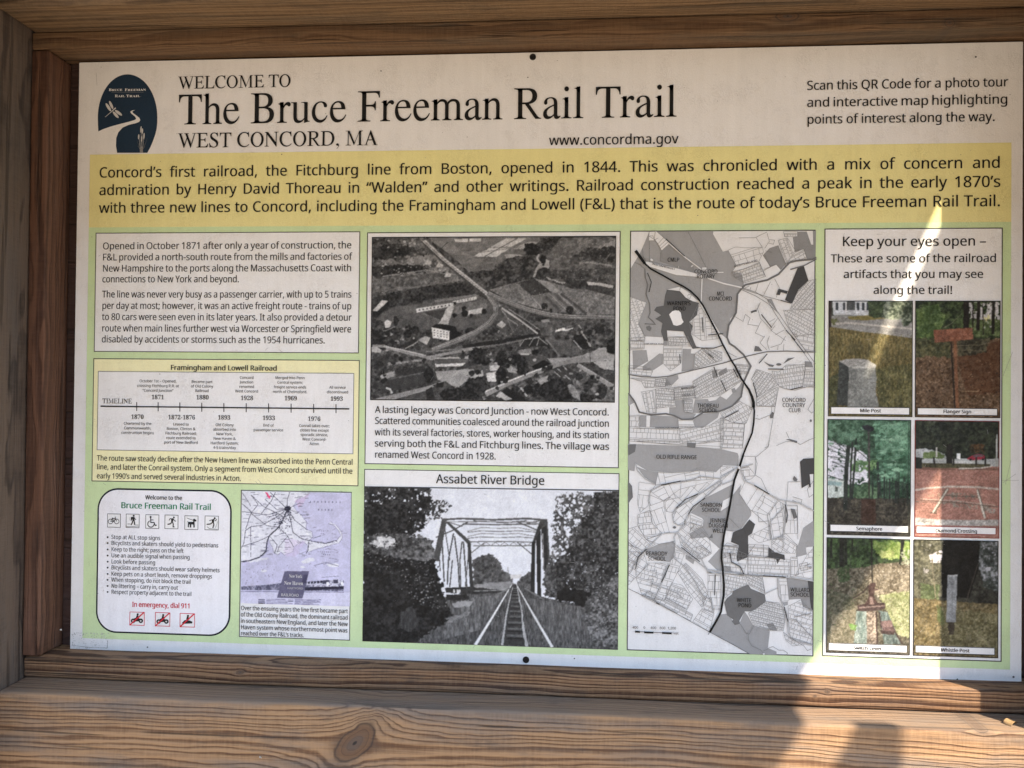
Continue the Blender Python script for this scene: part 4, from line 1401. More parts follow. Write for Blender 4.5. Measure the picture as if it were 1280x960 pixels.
P.poly([(38, 436), (90, 455), (100, 480), (180, 520), (150, 565), (250, 545), (215, 580), (38, 600)], 36, 12, 3, j=6, leaf=(80, .12))
P.poly([(98, 458), (114, 445), (136, 455), (126, 482), (106, 486)], 190, 10, 3)
P.poly([(100, 516), (128, 507), (145, 515), (118, 525)], 150, 8)
P.line([(95, 500), (150, 480)], 6, 110, j=3)
for x, y, rx, ry in ((156, 450, 13, 26), (215, 514, 20, 20), (252, 495, 19, 18), (311, 508, 13, 12), (518, 503, 26, 20), (660, 440, 14, 20)):
    P.ell(x, y, rx, ry, 32, 8, 2, j=5, leaf=(56, .2))
P.poly([(262, 545), (296, 524), (324, 532), (306, 566)], 160, 10, 3)
P.poly([(306, 566), (324, 532), (345, 545), (325, 566)], 60, 8)
P.poly([(170, 575), (240, 540), (258, 545), (205, 585)], 42, 8)
P.line([(200, 586), (262, 552)], 5, 150, j=2)
P.poly([(328, 482), (416, 498), (415, 546), (334, 533)], 204, 6, 4)
for r in range(3):
    for k in range(5):
        P.poly([(340 + 15 * k, 493 + 12 * r + 2.6 * k), (346 + 15 * k, 494 + 12 * r + 2.6 * k), (346 + 15 * k, 500 + 12 * r + 2.6 * k), (340 + 15 * k, 499 + 12 * r + 2.6 * k)], 95)
P.poly([(328, 480), (352, 465), (400, 468), (446, 480), (416, 500)], 30, 6, 3)
P.poly([(416, 500), (446, 480), (452, 500), (480, 512), (440, 536), (415, 546)], 30, 6, 3)
# the railroad
P.line([(285, 58), (380, 150), (520, 262), (598, 325), (640, 372)], 26, 66, w1=34, amp=12)
for off, c, w in ((-9, 168, 4), (-1, 150, 4), (6, 190, 4), (12, 130, 3)):
    P.line([(290 + off, 60), (385 + off, 150), (522 + off, 260), (602 + off, 324), (650 + off * 1.3, 380)], w, c)
P.line([(600, 318), (690, 358), (800, 398), (900, 422), (1000, 432), (1213, 436)], 22, 92, amp=10)
for off, c in ((-6, 160), (3, 148), (10, 120)):
    P.line([(604, 316 + off), (692, 356 + off), (802, 396 + off), (902, 420 + off), (1002, 431 + off), (1213, 434 + off)], 3.5, c)
P.line([(608, 335), (640, 375), (642, 415), (605, 468), (545, 505), (450, 548), (330, 592), (215, 615)], 30, 84, w1=22, amp=10)
for off, c in ((-9, 150), (-2, 165), (6, 140), (12, 110)):
    P.line([(608 + off, 335), (638 + off, 378), (640 + off, 414), (604 + off, 464 + off * .4), (544, 502 + off), (450, 545 + off), (330, 590 + off * .8)], 3.5, c)
P.poly([(655, 385), (700, 385), (840, 505), (820, 520), (700, 520), (640, 480)], 74, 18, 3, j=4)
P.line([(668, 388), (760, 450), (842, 512)], 9, 176, w1=7)
P.line([(700, 392), (790, 450), (860, 500)], 4, 140)
P.line([(665, 395), (700, 440), (745, 470)], 4, 150)
P.line([(680, 400), (720, 500)], 4, 110)
P.poly([(642, 470), (668, 450), (690, 470), (670, 486)], 170, 12, 3)
P.poly([(480, 568), (640, 545), (830, 512), (840, 524), (650, 562), (482, 582)], 36, 8, 3, j=3)
P.line([(300, 600), (480, 586), (660, 566), (850, 528)], 5, 120)
P.line([(340, 622), (500, 590), (640, 575)], 4, 104)
P.poly([(840, 455), (1040, 440), (1090, 470), (1060, 520), (860, 520)], 66, 20, 3, leaf=(100, .2))
P.line([(930, 500), (960, 492), (985, 494), (1010, 488)], 8, 210, amp=40, j=6)
P.ell(880, 450, 22, 7, 128, 10, j=3)
P.poly([(1080, 440), (1213, 445), (1213, 580), (1100, 560), (1060, 500)], 62, 20, 3, leaf=(104, .22))
P.poly([(1110, 475), (1160, 470), (1165, 510), (1120, 515)], 40, 10, 2.5, j=6)
P.line([(1040, 470), (1070, 530), (1100, 575)], 9, 160, amp=14, j=2)
P.poly([(1178, 545), (1213, 535), (1213, 610), (1180, 605)], 26, 6, 3, j=5)
P.poly([(890, 540), (1010, 545), (1092, 582), (1020, 615), (938, 612)], 82, 14, 2.5, sx=1.6, sy=.7)
P.poly([(1015, 520), (1060, 515), (1098, 582), (1055, 588), (1012, 552)], 34, 10, 3, j=6)
P.line([(1015, 545), (1055, 588)], 6, 150, j=2)
P.line([(885, 540), (945, 618)], 7, 120, amp=10)
# road and village in front
P.line([(42, 570), (100, 575), (190, 600), (310, 628), (420, 606), (560, 580)], 13, 138, amp=10, j=2)
P.line([(95, 572), (190, 592), (300, 618)], 5, 186)
P.poly([(38, 575), (60, 575), (88, 592), (80, 605), (38, 602)], 165, 10)
P.line([(130, 660), (320, 635), (470, 628), (620, 612)], 10, 136, amp=14, j=3)
P.poly([(40, 640), (110, 610), (190, 625), (160, 650), (45, 690)], 58, 16, 3, j=5)
P.poly([(80, 715), (150, 690), (150, 720), (90, 735)], 150, 14, 3, j=4)
P.poly([(150, 690), (296, 668), (300, 698), (160, 718)], 52, 10, 3)
P.poly([(70, 748), (298, 705), (304, 752), (130, 792), (48, 810)], 60, 8, 5)
P.line([(75, 742), (290, 700)], 3, 96)
P.ell(318, 715, 24, 42, 30, 8, 2.5, j=6, leaf=(50, .2))
P.poly([(345, 632), (505, 630), (505, 660), (345, 664)], 82, 10, 3)
P.line([(345, 632), (505, 630)], 5, 176)
P.poly([(345, 660), (400, 658), (500, 654), (502, 668), (345, 674)], 196, 26, 2, j=2)
P.poly([(345, 695), (530, 684), (560, 720), (510, 735), (460, 772), (420, 765), (360, 735)], 150, 12, 6, j=3)
P.poly([(38, 832), (330, 762), (350, 775), (140, 834)], 140, 10, 4)
P.line([(108, 775), (128, 782), (136, 800)], 9, 190)
P.poly([(160, 834), (300, 790), (395, 742), (448, 778), (405, 834)], 72, 14, 3)
P.line([(300, 772), (395, 740), (448, 776)], 3, 150)
P.poly([(300, 785), (330, 770), (345, 832), (305, 834)], 40, 8)
P.poly([(355, 752), (390, 745), (380, 770), (350, 775)], 34, 8, j=4)
P.scatter([(60, 640), (300, 640), (300, 660), (60, 690)], 14, 8, 6, (40, 90, 130), 5)
P.poly([(595, 705), (640, 694), (655, 720), (640, 748), (598, 745)], 198, 10, 3, j=2)
P.poly([(608, 662), (662, 655), (662, 690), (612, 694)], 180, 12, 3)
P.poly([(608, 655), (660, 650), (662, 662), (608, 668)], 110, 8)
P.poly([(540, 700), (575, 690), (580, 715), (545, 730)], 168, 14, 3, j=3)
P.poly([(690, 675), (725, 655), (748, 668), (742, 705), (700, 700)], 150, 24, 2.5, j=3)
P.poly([(705, 665), (728, 652), (748, 665), (740, 685)], 88, 8)
for x, y, rx, ry in ((430, 808, 62, 34), (545, 775, 60, 52), (556, 618, 46, 40), (668, 722, 30, 44), (662, 636, 30, 32), (735, 640, 42, 28), (772, 680, 30, 40), (500, 800, 40, 34), (590, 640, 26, 26), (700, 580, 22, 16), (830, 600, 18, 12)):
    P.ell(x, y, rx, ry, 28, 10, 2.5, j=9, leaf=(62, .18))
P.poly([(752, 578), (776, 536), (862, 530), (896, 570), (830, 576)], 42, 8, 3)
for q in ([(756, 574), (778, 540)], [(800, 572), (822, 536)], [(838, 570), (850, 534), (890, 566)], [(778, 540), (850, 532)]):
    P.line(q, 3.5, 160)
P.poly([(748, 592), (808, 584), (812, 610), (752, 612)], 130, 12, 3)
P.line([(760, 612), (800, 612)], 6, 185)
P.poly([(780, 622), (850, 614), (905, 652), (840, 690), (800, 672)], 74, 12, 3)
P.poly([(812, 672), (872, 640), (905, 656), (840, 695)], 28, 6, 3)
P.poly([(885, 632), (1010, 628), (1090, 608), (1140, 580), (1175, 580), (1175, 605), (1213, 612), (1213, 640), (1010, 655), (925, 670)], 142, 10, 5, j=3)
P.line([(590, 806), (700, 752), (830, 702), (930, 665), (1030, 640), (1213, 622)], 26, 132, w1=20, amp=8)
P.line([(690, 748), (830, 692), (895, 672)], 6, 214)
P.line([(590, 792), (690, 752)], 6, 190)
P.line([(640, 806), (800, 740), (925, 690)], 3, 90)
P.poly([(1110, 648), (1212, 640), (1212, 692), (1155, 682)], 156, 12, 4, j=4)
P.line([(1035, 662), (1120, 715), (1212, 778)], 20, 140, amp=10)
P.line([(1042, 660), (1212, 762)], 3, 176)
P.poly([(1060, 690), (1212, 790), (1212, 834), (1040, 834), (1010, 740)], 76, 24, 3, leaf=(120, .2))
P.poly([(920, 690), (962, 664), (1055, 712), (1005, 728), (990, 765), (945, 735)], 58, 10, 3)
for q in ([(938, 682), (1000, 735)], [(965, 668), (985, 690)], [(922, 696), (952, 722)]):
    P.line(q, 4, 170)
P.poly([(700, 775), (860, 715), (900, 705), (890, 770), (760, 800)], 104, 30, 3, j=5, leaf=(50, .35))
P.poly([(840, 740), (890, 715), (905, 740), (860, 765)], 150, 20, 3, j=6)
P.poly([(690, 775), (755, 800), (790, 836), (700, 836), (655, 800)], 34, 8, 3, j=4)
P.poly([(660, 790), (720, 830), (690, 836), (640, 815)], 172, 14, 3, j=3)
P.line([(760, 775), (790, 815)], 7, 168, j=2)
for x, y, rx, ry in ((925, 790, 72, 62), (1150, 795, 28, 38), (845, 780, 20, 30), (800, 785, 24, 22), (1080, 820, 40, 18), (1090, 750, 20, 14), (985, 820, 30, 16)):
    P.ell(x, y, rx, ry, 27, 9, 2.5, j=9, leaf=(56, .18))
P.poly([(985, 765), (1010, 755), (1040, 800), (1050, 834), (1015, 820)], 128, 26, 3, j=5)
P.line([(1095, 600), (1100, 690)], 3, 60)
VIL = [(470, 590), (1000, 640), (1205, 690), (1205, 830), (480, 830)]
P.scatter(VIL, 46, 13, 12, (30, 36, 26, 44), 51, leaf=(64, .2))
P.scatter(VIL, 26, 7, 4.5, (150, 128, 176, 110), 52, j=2)
P.scatter([(45, 460), (250, 470), (240, 570), (45, 830)], 22, 10, 9, (30, 36, 44), 53)
P.scatter([(45, 460), (250, 500), (240, 570), (60, 640)], 12, 7, 4, (140, 120, 160), 54, j=2)
P.scatter([(1010, 470), (1210, 470), (1210, 580), (1060, 560)], 26, 9, 8, (36, 44, 52), 55)
P.scatter([(640, 430), (860, 470), (830, 510), (560, 560)], 22, 4, 3, (140, 44, 120), 56, j=1)
P.scatter([(620, 300), (830, 250), (1210, 340), (1210, 415), (900, 400)], 160, 2.4, 1.8, (150, 96, 84), 57, j=1)
P.scatter([(905, 60), (1210, 60), (1210, 250), (900, 200)], 120, 3, 2.2, (70, 132, 86), 58, j=1)
P.build('picture', ab, 6, 8, mott=0.13, blur=1)
a = Art((445, 500), 3.0)
for s, x0, y, x1, j in (('A lasting legacy was Concord Junction - now West Concord.', 72, 48, 950, 1), ('Scattered communities coalesced around the railroad junction', 71, 89.5, 950, 1), ('with its several factories, stores, worker housing, and its station', 71, 132, 950, 1),
                        ('serving both the F&L and Fitchburg lines. The village was', 70, 174, 950, 1), ('renamed West Concord in 1928.', 70, 216, 526, 0)):
    a.text(s, x0, y, x1, 11.6, 40, 5, just=bool(j))
a.build('caption', ab)

# ---------------- photograph of the river bridge
a = Art()
br = a.quadbox([(456.4, 586.8), (773.4, 591.0), (773.2, 811.7), (452.3, 801.8)])
a.box_m(br, BW, 2, 60, 0.0009)
bp_ = a.build('bridge_photograph', board, 'grey photograph of a railroad truss bridge between trees, under its title')
a = Art((445, 500), 3.0)
a.text('Assabet River Bridge', 301, 311, 708, 15.2, INK, 6)
a.build('caption', bp_)
a = Art()
a.line([(456.4, 608.3), (773.2, 613.0)], 1.2, 60, 5)
P = Pic([(33, 326), (984, 340), (984, 934), (23, 904)], (445, 500), 3.0, base=(214, 216, 222))
P.poly([(30, 320), (990, 330), (990, 700), (30, 700)], (212, 215, 222), 4, 20)
# far trees
P.poly([(440, 600), (470, 580), (500, 574), (530, 592), (552, 640), (582, 652), (585, 680), (600, 700), (440, 710)], 92, 22, 3, j=7, leaf=(62, .35))
P.poly([(612, 664), (640, 650), (665, 640), (665, 720), (600, 700)], 96, 22, 3, j=6, leaf=(64, .35))
P.poly([(578, 655), (620, 653), (618, 668), (580, 670)], 196, 10, 3)
P.line([(570, 625), (571, 655)], 2, 130)
P.poly([(445, 690), (580, 680), (600, 690), (560, 712), (440, 715)], 132, 18, 3, j=4)
# ground
P.poly([(20, 800), (330, 740), (440, 715), (560, 712), (590, 690), (620, 690), (690, 735), (840, 770), (990, 780), (990, 940), (20, 940)], 66, 22, 2.5, sx=2.2, sy=.6, leaf=(96, .3))
P.poly([(640, 740), (840, 775), (880, 900), (740, 900)], 78, 22, 2.5, sx=2.4, sy=.5, leaf=(108, .3))
P.poly([(300, 810), (440, 740), (540, 730), (470, 860), (320, 900)], 80, 22, 2.5, sx=2.2, sy=.5, leaf=(118, .25))
P.poly([(360, 765), (400, 752), (440, 752), (425, 772), (370, 778)], 150, 12, 3, j=4)
P.poly([(335, 820), (430, 790), (425, 805), (350, 835)], 122, 22, 3, j=6)
# bridge deck seen at the left
P.poly([(335, 705), (440, 700), (545, 712), (560, 722), (440, 728), (340, 722)], 52, 14, 3, j=3)
P.poly([(338, 728), (420, 730), (425, 745), (340, 752)], 44, 10, 3, j=4)
for x in (365, 378, 386):
    P.poly([(x, 710), (x + 6, 709), (x + 7, 722), (x - 1, 722)], 200, 4)
P.line([(340, 706), (442, 702)], 5, 40)
P.line([(440, 716), (560, 712)], 3, 140)
# truss
G = 74
P.poly([(322, 449), (342, 448), (312, 604), (288, 604)], G, 10, 3)
P.poly([(330, 452), (346, 455), (430, 530), (421, 541)], 70, 10, 3)
P.poly([(418, 534), (430, 534), (441, 712), (428, 712)], 54, 8, 3)
for q, w in (([(322, 500), (331, 680)], 6), ([(334, 485), (352, 600)], 4), ([(366, 500), (347, 600), (343, 690)], 6), ([(370, 510), (384, 620), (388, 705)], 6), ([(398, 530), (390, 600), (393, 700)], 5), ([(403, 530), (416, 705)], 6), ([(312, 560), (316, 640)], 4), ([(362, 600), (352, 700)], 5), ([(424, 560), (410, 700)], 4)):
    P.line(q, w * .85, 72, amp=6)
P.line([(322, 448), (400, 444), (520, 449), (640, 444), (715, 450)], 7, 82)
P.line([(335, 456), (712, 458)], 3, 110)
P.line([(400, 464), (530, 467), (690, 464)], 5, 92, amp=20)
P.line([(440, 452), (560, 460), (640, 452)], 4, 110, amp=30)
for y0, y1, c in ((488, 478, 138), (492, 490, 120), (508, 500, 140), (514, 513, 120)):
    P.line([(418, y0 + 4), (470, y1), (540, y1 + 3), (610, y1), (680, y0 + 4)], 3.2, c, amp=22)
P.line([(428, 532), (480, 530), (662, 532)], 4, 104)
P.line([(440, 546), (662, 546)], 4, 112)
for k in range(6):
    P.line([(455 + 34 * k, 533), (472 + 34 * k, 546), (489 + 34 * k, 533)], 2.2, 125)
P.line([(300, 515), (360, 490), (420, 457)], 4, 70)
P.line([(342, 456), (400, 474)], 3, 90)
P.line([(604, 456), (690, 492)], 5, 88)
P.line([(640, 462), (690, 452)], 3, 90)
P.line([(434, 572), (482, 534)], 3, 95)
P.line([(606, 534), (662, 580)], 3.5, 84)
P.poly([(692, 449), (718, 449), (728, 610), (702, 610)], 70, 10, 3)
P.poly([(690, 452), (702, 464), (673, 530), (662, 532)], 58, 8, 3)
P.poly([(659, 532), (673, 530), (670, 725), (655, 720)], 42, 6, 3)
P.poly([(676, 515), (692, 490), (694, 740), (680, 738)], 40, 6, 3)
P.poly([(697, 480), (714, 470), (722, 640), (702, 640)], 46, 8, 3)
P.line([(700, 500), (704, 640)], 3, 170)
# track
P.poly([(586, 692), (606, 692), (645, 922), (540, 918)], 58, 12, 3)
for k in range(13):
    t = (k / 13.0) ** 1.8
    y = 705 + t * 205
    x0, x1 = 590 - t * 30, 606 + t * 24
    P.line([(x0, y), (x1, y + 1)], 2 + 8 * t, 92, amp=14, j=1)
    P.line([(x0, y + 4 + 8 * t), (x1, y + 5 + 8 * t)], 1 + 3 * t, 34)
P.line([(587, 700), (565, 800), (548, 918)], 2.5, 166, w1=9, amp=14, j=1)
P.line([(604, 700), (622, 790), (628, 860), (640, 922)], 2.5, 172, w1=11, amp=20, j=2)
P.line([(584, 692), (520, 800), (449, 916)], 2.5, 220, w1=12)
P.line([(601, 690), (660, 795), (735, 924)], 2.5, 214, w1=11)
P.line([(520, 735), (575, 705)], 6, 110, amp=10)
P.line([(632, 705), (700, 745)], 6, 110, amp=14, j=2)
# trees in front, left
P.poly([(26, 322), (276, 325), (285, 380), (265, 440), (252, 480), (200, 512), (45, 515), (26, 530)], 34, 10, 3, j=14, leaf=(74, .18), dens=.80, ds=3.5)
P.poly([(270, 385), (330, 370), (356, 400), (325, 422), (322, 445), (270, 450), (250, 480)], 58, 16, 3, j=12, dens=.56, ds=2.6)
P.poly([(28, 400), (190, 380), (235, 440), (190, 500), (40, 505)], 30, 10, 3, j=12, leaf=(64, .12), dens=.9, ds=4)
P.poly([(26, 530), (60, 505), (150, 500), (285, 520), (300, 600), (290, 680), (40, 640)], 104, 34, 3, j=12, leaf=(58, .42))
P.poly([(50, 540), (70, 520), (130, 510), (160, 540), (110, 560)], 190, 22, 3, j=10, dens=.7, ds=3)
P.poly([(24, 565), (110, 585), (210, 600), (292, 600), (318, 680), (335, 735), (345, 770), (362, 805), (305, 850), (220, 912), (20, 912)], 30, 9, 3, j=12, leaf=(52, .16))
P.scatter([(180, 640), (320, 680), (355, 800), (200, 760)], 90, 2.6, 2, (110, 140, 90), 8, j=1)
P.scatter([(40, 560), (290, 600), (300, 700), (60, 640)], 90, 2.8, 2, (100, 120, 80), 9, j=1)
P.poly([(170, 790), (215, 770), (240, 830), (200, 870), (165, 850)], 58, 16, 2.5, sx=2, sy=.6, j=8)
# trees in front, right
P.poly([(990, 335), (930, 345), (880, 360), (840, 350), (800, 346), (755, 362), (742, 420), (735, 480), (732, 560), (722, 600), (990, 640)], 62, 16, 2.6, j=14, leaf=(112, .22), dens=.58, ds=3)
P.poly([(990, 335), (900, 350), (870, 420), (820, 480), (800, 560), (735, 620), (710, 660), (712, 735), (760, 745), (850, 775), (990, 800)], 40, 12, 2.6, j=12, leaf=(98, .2), dens=.93, ds=3)
P.poly([(700, 690), (712, 620), (735, 590), (750, 680), (735, 745)], 92, 26, 2.6, j=8, leaf=(50, .3))
P.poly([(760, 700), (900, 720), (880, 780), (760, 750)], 32, 8, 3, j=10)
P.poly([(850, 778), (890, 720), (940, 680), (990, 650), (990, 940), (890, 925)], 62, 22, 2.6, j=12, leaf=(128, .28))
P.scatter([(860, 700), (980, 600), (980, 900), (880, 850)], 110, 2.8, 2.2, (140, 120, 30), 12, j=1)
P.build('picture', bp_, 4, 5, mott=0.045, blur=1)
a.build('title_rule', bp_)

# ---------------- the column of six colour photographs
a = Art()
cb = a.quadbox([(1031.5, 285.3), (1255.2, 285.2), (1249.5, 826.4), (1026.6, 820.2)])
a.box_m(cb, BW, 2, LN, 0.0012)
cbx = a.build('artifact_box', board, 'tall white box headed by a notice, holding six colour photographs')
a = Art((1025, 280), 3.838)
a.text('Keep your eyes open –', 103, 107, 796, 17.0, INK, 5)
a.text('These are some of the railroad', 50, 185, 846, 14.4, INK, 5)
a.text('artifacts that you may see', 110, 260, 783, 14.4, INK, 5)
a.text('along the trail!', 253, 336, 635, 14.4, INK, 5)
a.build('lettering', cbx)

Z = 6.191


def photo(q, origin, base, label, cap, capq, tx):
    P = Pic(q, origin, Z, base=base)
    a = Art(origin, Z)
    b = a.quadbox(q)
    return P, (a, b, label, cap, capq, tx)


def finish(P, info, frame=40, capline=60):
    a, b, label, cap, capq, tx = info
    g = P.C.mean(axis=1, keepdims=True)
    P.C = (P.C * 0.74 + g * 0.26) * 0.96 + 11        # faded print
    o = P.build('artifact_photograph', board, 5, 5, label, 0.15, blur=1)
    a.box_m(b, None, 5, frame, 0.0008)
    a.box(capq, 226, 6, capline, 0.0007)
    a.text(cap, tx[0], tx[2], tx[1], tx[3], 34, 8, 'sansb')
    a.build('caption', o)


# mile post
rs0 = random.Random(41)
P, inf = photo([(33, 38), (685, 38), (680, 935), (30, 932)], (1030, 370), (108, 95, 52), 'colour photograph of a short granite mile post in tall grass', 'Mile Post', [(50, 857), (660, 862), (657, 918), (48, 917)], (273, 437, 899, 6.2))
P.poly([(20, 200), (700, 250), (700, 950), (20, 950)], (114, 98, 50), 22, 2.4, sx=1.7, sy=.7, leaf=((80, 74, 38), .42))
P.poly([(400, 560), (700, 520), (700, 900), (420, 880)], (104, 98, 52), 22, 2.2, sx=1.4, sy=.8, leaf=((66, 66, 34), .45), j=14)
P.poly([(30, 640), (110, 600), (110, 860), (30, 870)], (74, 74, 40), 16, 2.2, leaf=((46, 50, 28), .45), j=10)
P.poly([(25, 30), (700, 30), (700, 330), (430, 292), (280, 275), (25, 235)], (126, 126, 124), 8, 4)
P.poly([(25, 215), (180, 200), (690, 250), (690, 262), (180, 216), (25, 232)], (168, 164, 156), 8, 4)
P.poly([(25, 36), (690, 36), (690, 150), (400, 172), (25, 150)], (58, 64, 58), 14, 3)
P.poly([(62, 38), (360, 38), (352, 152), (70, 146)], (172, 178, 186), 8, 4)
P.poly([(165, 38), (236, 38), (236, 112), (165, 110)], (70, 74, 74), 8)
for x in (90, 145, 252, 292, 326):
    P.poly([(x, 52), (x + 17, 53), (x + 17, 110), (x, 109)], (42, 48, 54), 4)
P.line([(169, 40), (169, 170)], 5, (190, 192, 196))
P.poly([(70, 144), (350, 152), (350, 168), (80, 160)], (120, 124, 122), 6)
P.poly([(180, 160), (350, 150), (480, 176), (320, 190), (190, 182)], (118, 108, 52), 14, 2.5)
P.poly([(25, 36), (58, 36), (56, 240), (25, 250)], (48, 38, 34), 8)
P.poly([(335, 36), (500, 36), (470, 130), (440, 160), (390, 172), (345, 150)], (40, 54, 34), 12, 2.5, j=8, leaf=((66, 84, 50), .25))
P.poly([(480, 36), (690, 36), (690, 190), (640, 235), (608, 228), (595, 180), (545, 190), (500, 182), (440, 156), (450, 110)], (44, 56, 40), 14, 2.5, j=10, leaf=((122, 134, 112), .33))
P.poly([(50, 180), (110, 170), (115, 210), (60, 225)], (92, 96, 52), 14, 2.5, j=10, dens=.6)
for k in range(150):
    x, y = rs0.uniform(40, 680), rs0.uniform(300, 850)
    P.line([(x, y), (x + rs0.uniform(-14, 14), y - rs0.uniform(14, 34))], 2.6, rs0.choice(((140, 122, 70), (70, 66, 34), (124, 112, 58), (92, 90, 48))))
P.poly([(115, 505), (175, 488), (262, 484), (340, 496), (402, 535), (396, 566), (300, 556), (190, 556)], (148, 148, 144), 14, 2.2, j=3)
P.poly([(115, 505), (190, 552), (188, 850), (95, 845), (105, 700)], (52, 56, 54), 14, 3, j=3)
P.poly([(190, 552), (300, 556), (396, 562), (405, 640), (398, 740), (420, 830), (415, 860), (180, 860)], (116, 119, 115), 22, 2, j=4)
P.poly([(215, 545), (330, 540), (325, 560), (225, 562)], (176, 176, 170), 16, 2, j=4)
finish(P, inf)

# flanger sign
P, inf = photo([(22, 38), (685, 38), (675, 945), (20, 938)], (1140, 370), (84, 60, 38), 'colour photograph of a rusty flanger sign on a post among trees', 'Flanger Sign', [(38, 865), (658, 870), (656, 925), (36, 922)], (236, 454, 906, 6.2))
P.poly([(10, 300), (700, 300), (700, 960), (10, 960)], (78, 56, 36), 26, 2.4, leaf=((112, 84, 58), .3))
P.poly([(350, 480), (690, 330), (690, 760), (420, 760)], (84, 52, 30), 14, 2.6, j=16)
P.scatter([(30, 420), (680, 520), (680, 850), (30, 850)], 150, 5, 4, ((140, 112, 84), (120, 92, 66), (46, 34, 24)), 21, j=2)
P.poly([(10, 30), (700, 30), (700, 320), (560, 350), (400, 330), (10, 360)], (26, 36, 22), 12, 3, leaf=((64, 84, 42), .32), j=10)
P.poly([(30, 90), (200, 60), (260, 180), (190, 320), (40, 330)], (52, 76, 32), 22, 2.6, j=14, leaf=((92, 118, 56), .25))
P.poly([(430, 60), (680, 50), (690, 240), (500, 250), (440, 180)], (172, 172, 176), 14, 3, j=14, dens=.6, ds=5)
P.poly([(540, 150), (640, 140), (640, 190), (560, 200)], (190, 186, 120), 14, 3, j=10, dens=.5)
P.poly([(430, 180), (690, 190), (690, 310), (470, 320)], (58, 76, 38), 18, 2.6, j=14, leaf=((98, 118, 66), .25), dens=.75)
for q, w in (([(417, 36), (416, 250)], 46), ([(513, 40), (506, 260)], 26), ([(628, 40), (622, 290)], 24), ([(545, 60), (548, 300)], 7), ([(470, 40), (468, 240)], 10)):
    P.line(q, w, (28, 25, 21), amp=8, j=3)
P.line([(235, 250), (300, 215), (385, 135)], 4, (120, 118, 92))
P.poly([(20, 320), (160, 330), (300, 360), (300, 480), (150, 470), (20, 470)], (46, 50, 28), 16, 2.5, j=16, leaf=((86, 84, 48), .25))
P.poly([(350, 330), (600, 330), (560, 440), (360, 470)], (40, 38, 26), 14, 2.5, j=16, leaf=((84, 80, 56), .2))
P.line([(340, 385), (520, 380), (600, 360)], 4, (112, 104, 80))
P.line([(380, 420), (560, 425)], 4, (104, 92, 68))
P.line([(380, 738), (510, 738)], 6, (132, 104, 70), j=2)
P.line([(300, 360), (305, 480), (330, 860)], 12, (34, 27, 22), j=2)
P.poly([(318, 345), (340, 345), (360, 866), (334, 866)], (126, 78, 48), 12, 3)
P.poly([(163, 264), (466, 245), (469, 335), (172, 362)], (140, 80, 54), 16, 2.4, j=2, leaf=((114, 64, 44), .4))
finish(P, inf)

# semaphore
P, inf = photo([(25, 25), (673, 30), (665, 930), (20, 918)], (1030, 520), (60, 96, 70), 'colour photograph of a tall semaphore signal among pine trees', 'Semaphore', [(43, 838), (652, 846), (650, 904), (42, 892)], (245, 447, 882, 6.2))
P.poly([(10, 10), (690, 10), (690, 700), (10, 700)], (56, 92, 66), 20, 3.4, leaf=((34, 58, 42), .42), sx=.7)
P.poly([(380, 40), (690, 30), (690, 520), (420, 500)], (78, 128, 96), 24, 3.2, leaf=((48, 86, 62), .38), j=16, sx=.7)
P.poly([(400, 60), (640, 50), (660, 300), (480, 280)], (104, 156, 122), 20, 3, leaf=((66, 112, 82), .48), j=20, dens=.72, ds=6)
P.poly([(25, 190), (160, 220), (330, 300), (330, 520), (150, 540), (25, 520)], (196, 196, 208), 10, 5, j=14, dens=.80, ds=6)
P.poly([(25, 480), (150, 500), (150, 620), (25, 640)], (166, 178, 172), 16, 4, j=6)
P.poly([(30, 500), (140, 512), (130, 540), (30, 535)], (120, 150, 150), 8)
P.poly([(85, 545), (105, 548), (104, 585), (82, 582)], (60, 70, 62), 4)
P.poly([(25, 30), (300, 30), (300, 200), (160, 220), (25, 150)], (44, 76, 54), 20, 3, j=14, leaf=((86, 128, 98), .3))
P.poly([(190, 330), (330, 350), (420, 340), (400, 420), (210, 430)], (66, 104, 60), 20, 3, j=12, leaf=((110, 150, 84), .3), dens=.7)
P.poly([(180, 560), (330, 520), (420, 560), (420, 650), (190, 650)], (48, 76, 50), 18, 3, j=10, leaf=((90, 124, 84), .25))
P.poly([(15, 630), (690, 640), (690, 940), (15, 940)], (42, 40, 34), 14, 2.5, leaf=((78, 72, 58), .25), j=10)
for q, w in (([(188, 230), (172, 400), (162, 720)], 32), ([(218, 200), (205, 420), (200, 640)], 14), ([(246, 170), (232, 400), (212, 640)], 16), ([(415, 350), (418, 640)], 16), ([(505, 480), (505, 650)], 10), ([(555, 500), (552, 670)], 16), ([(640, 520), (642, 690)], 10), ([(470, 420), (465, 650)], 6)):
    P.line(q, w, (38, 44, 40), amp=8, j=2)
for q in ([(165, 280), (60, 170)], [(170, 330), (30, 310)], [(165, 400), (60, 350)], [(190, 300), (300, 250)], [(200, 480), (320, 500)], [(160, 500), (30, 460)], [(240, 250), (330, 330)]):
    P.line(q, 6, (46, 56, 50), j=3)
rs = random.Random(77)
for k in range(26):
    x, y = rs.uniform(380, 660), rs.uniform(60, 520)
    P.ell(x, y, rs.uniform(22, 46), rs.uniform(7, 14), rs.choice(((104, 158, 124), (88, 140, 106), (50, 88, 64), (120, 168, 134))), 10, 1.6, j=9, dens=.75, ds=1.6)
for k in range(12):
    x, y = rs.uniform(30, 330), rs.uniform(40, 230)
    P.ell(x, y, rs.uniform(20, 42), rs.uniform(6, 12), rs.choice(((78, 120, 92), (40, 70, 52), (98, 140, 112))), 10, 1.6, j=8, dens=.7, ds=1.6)
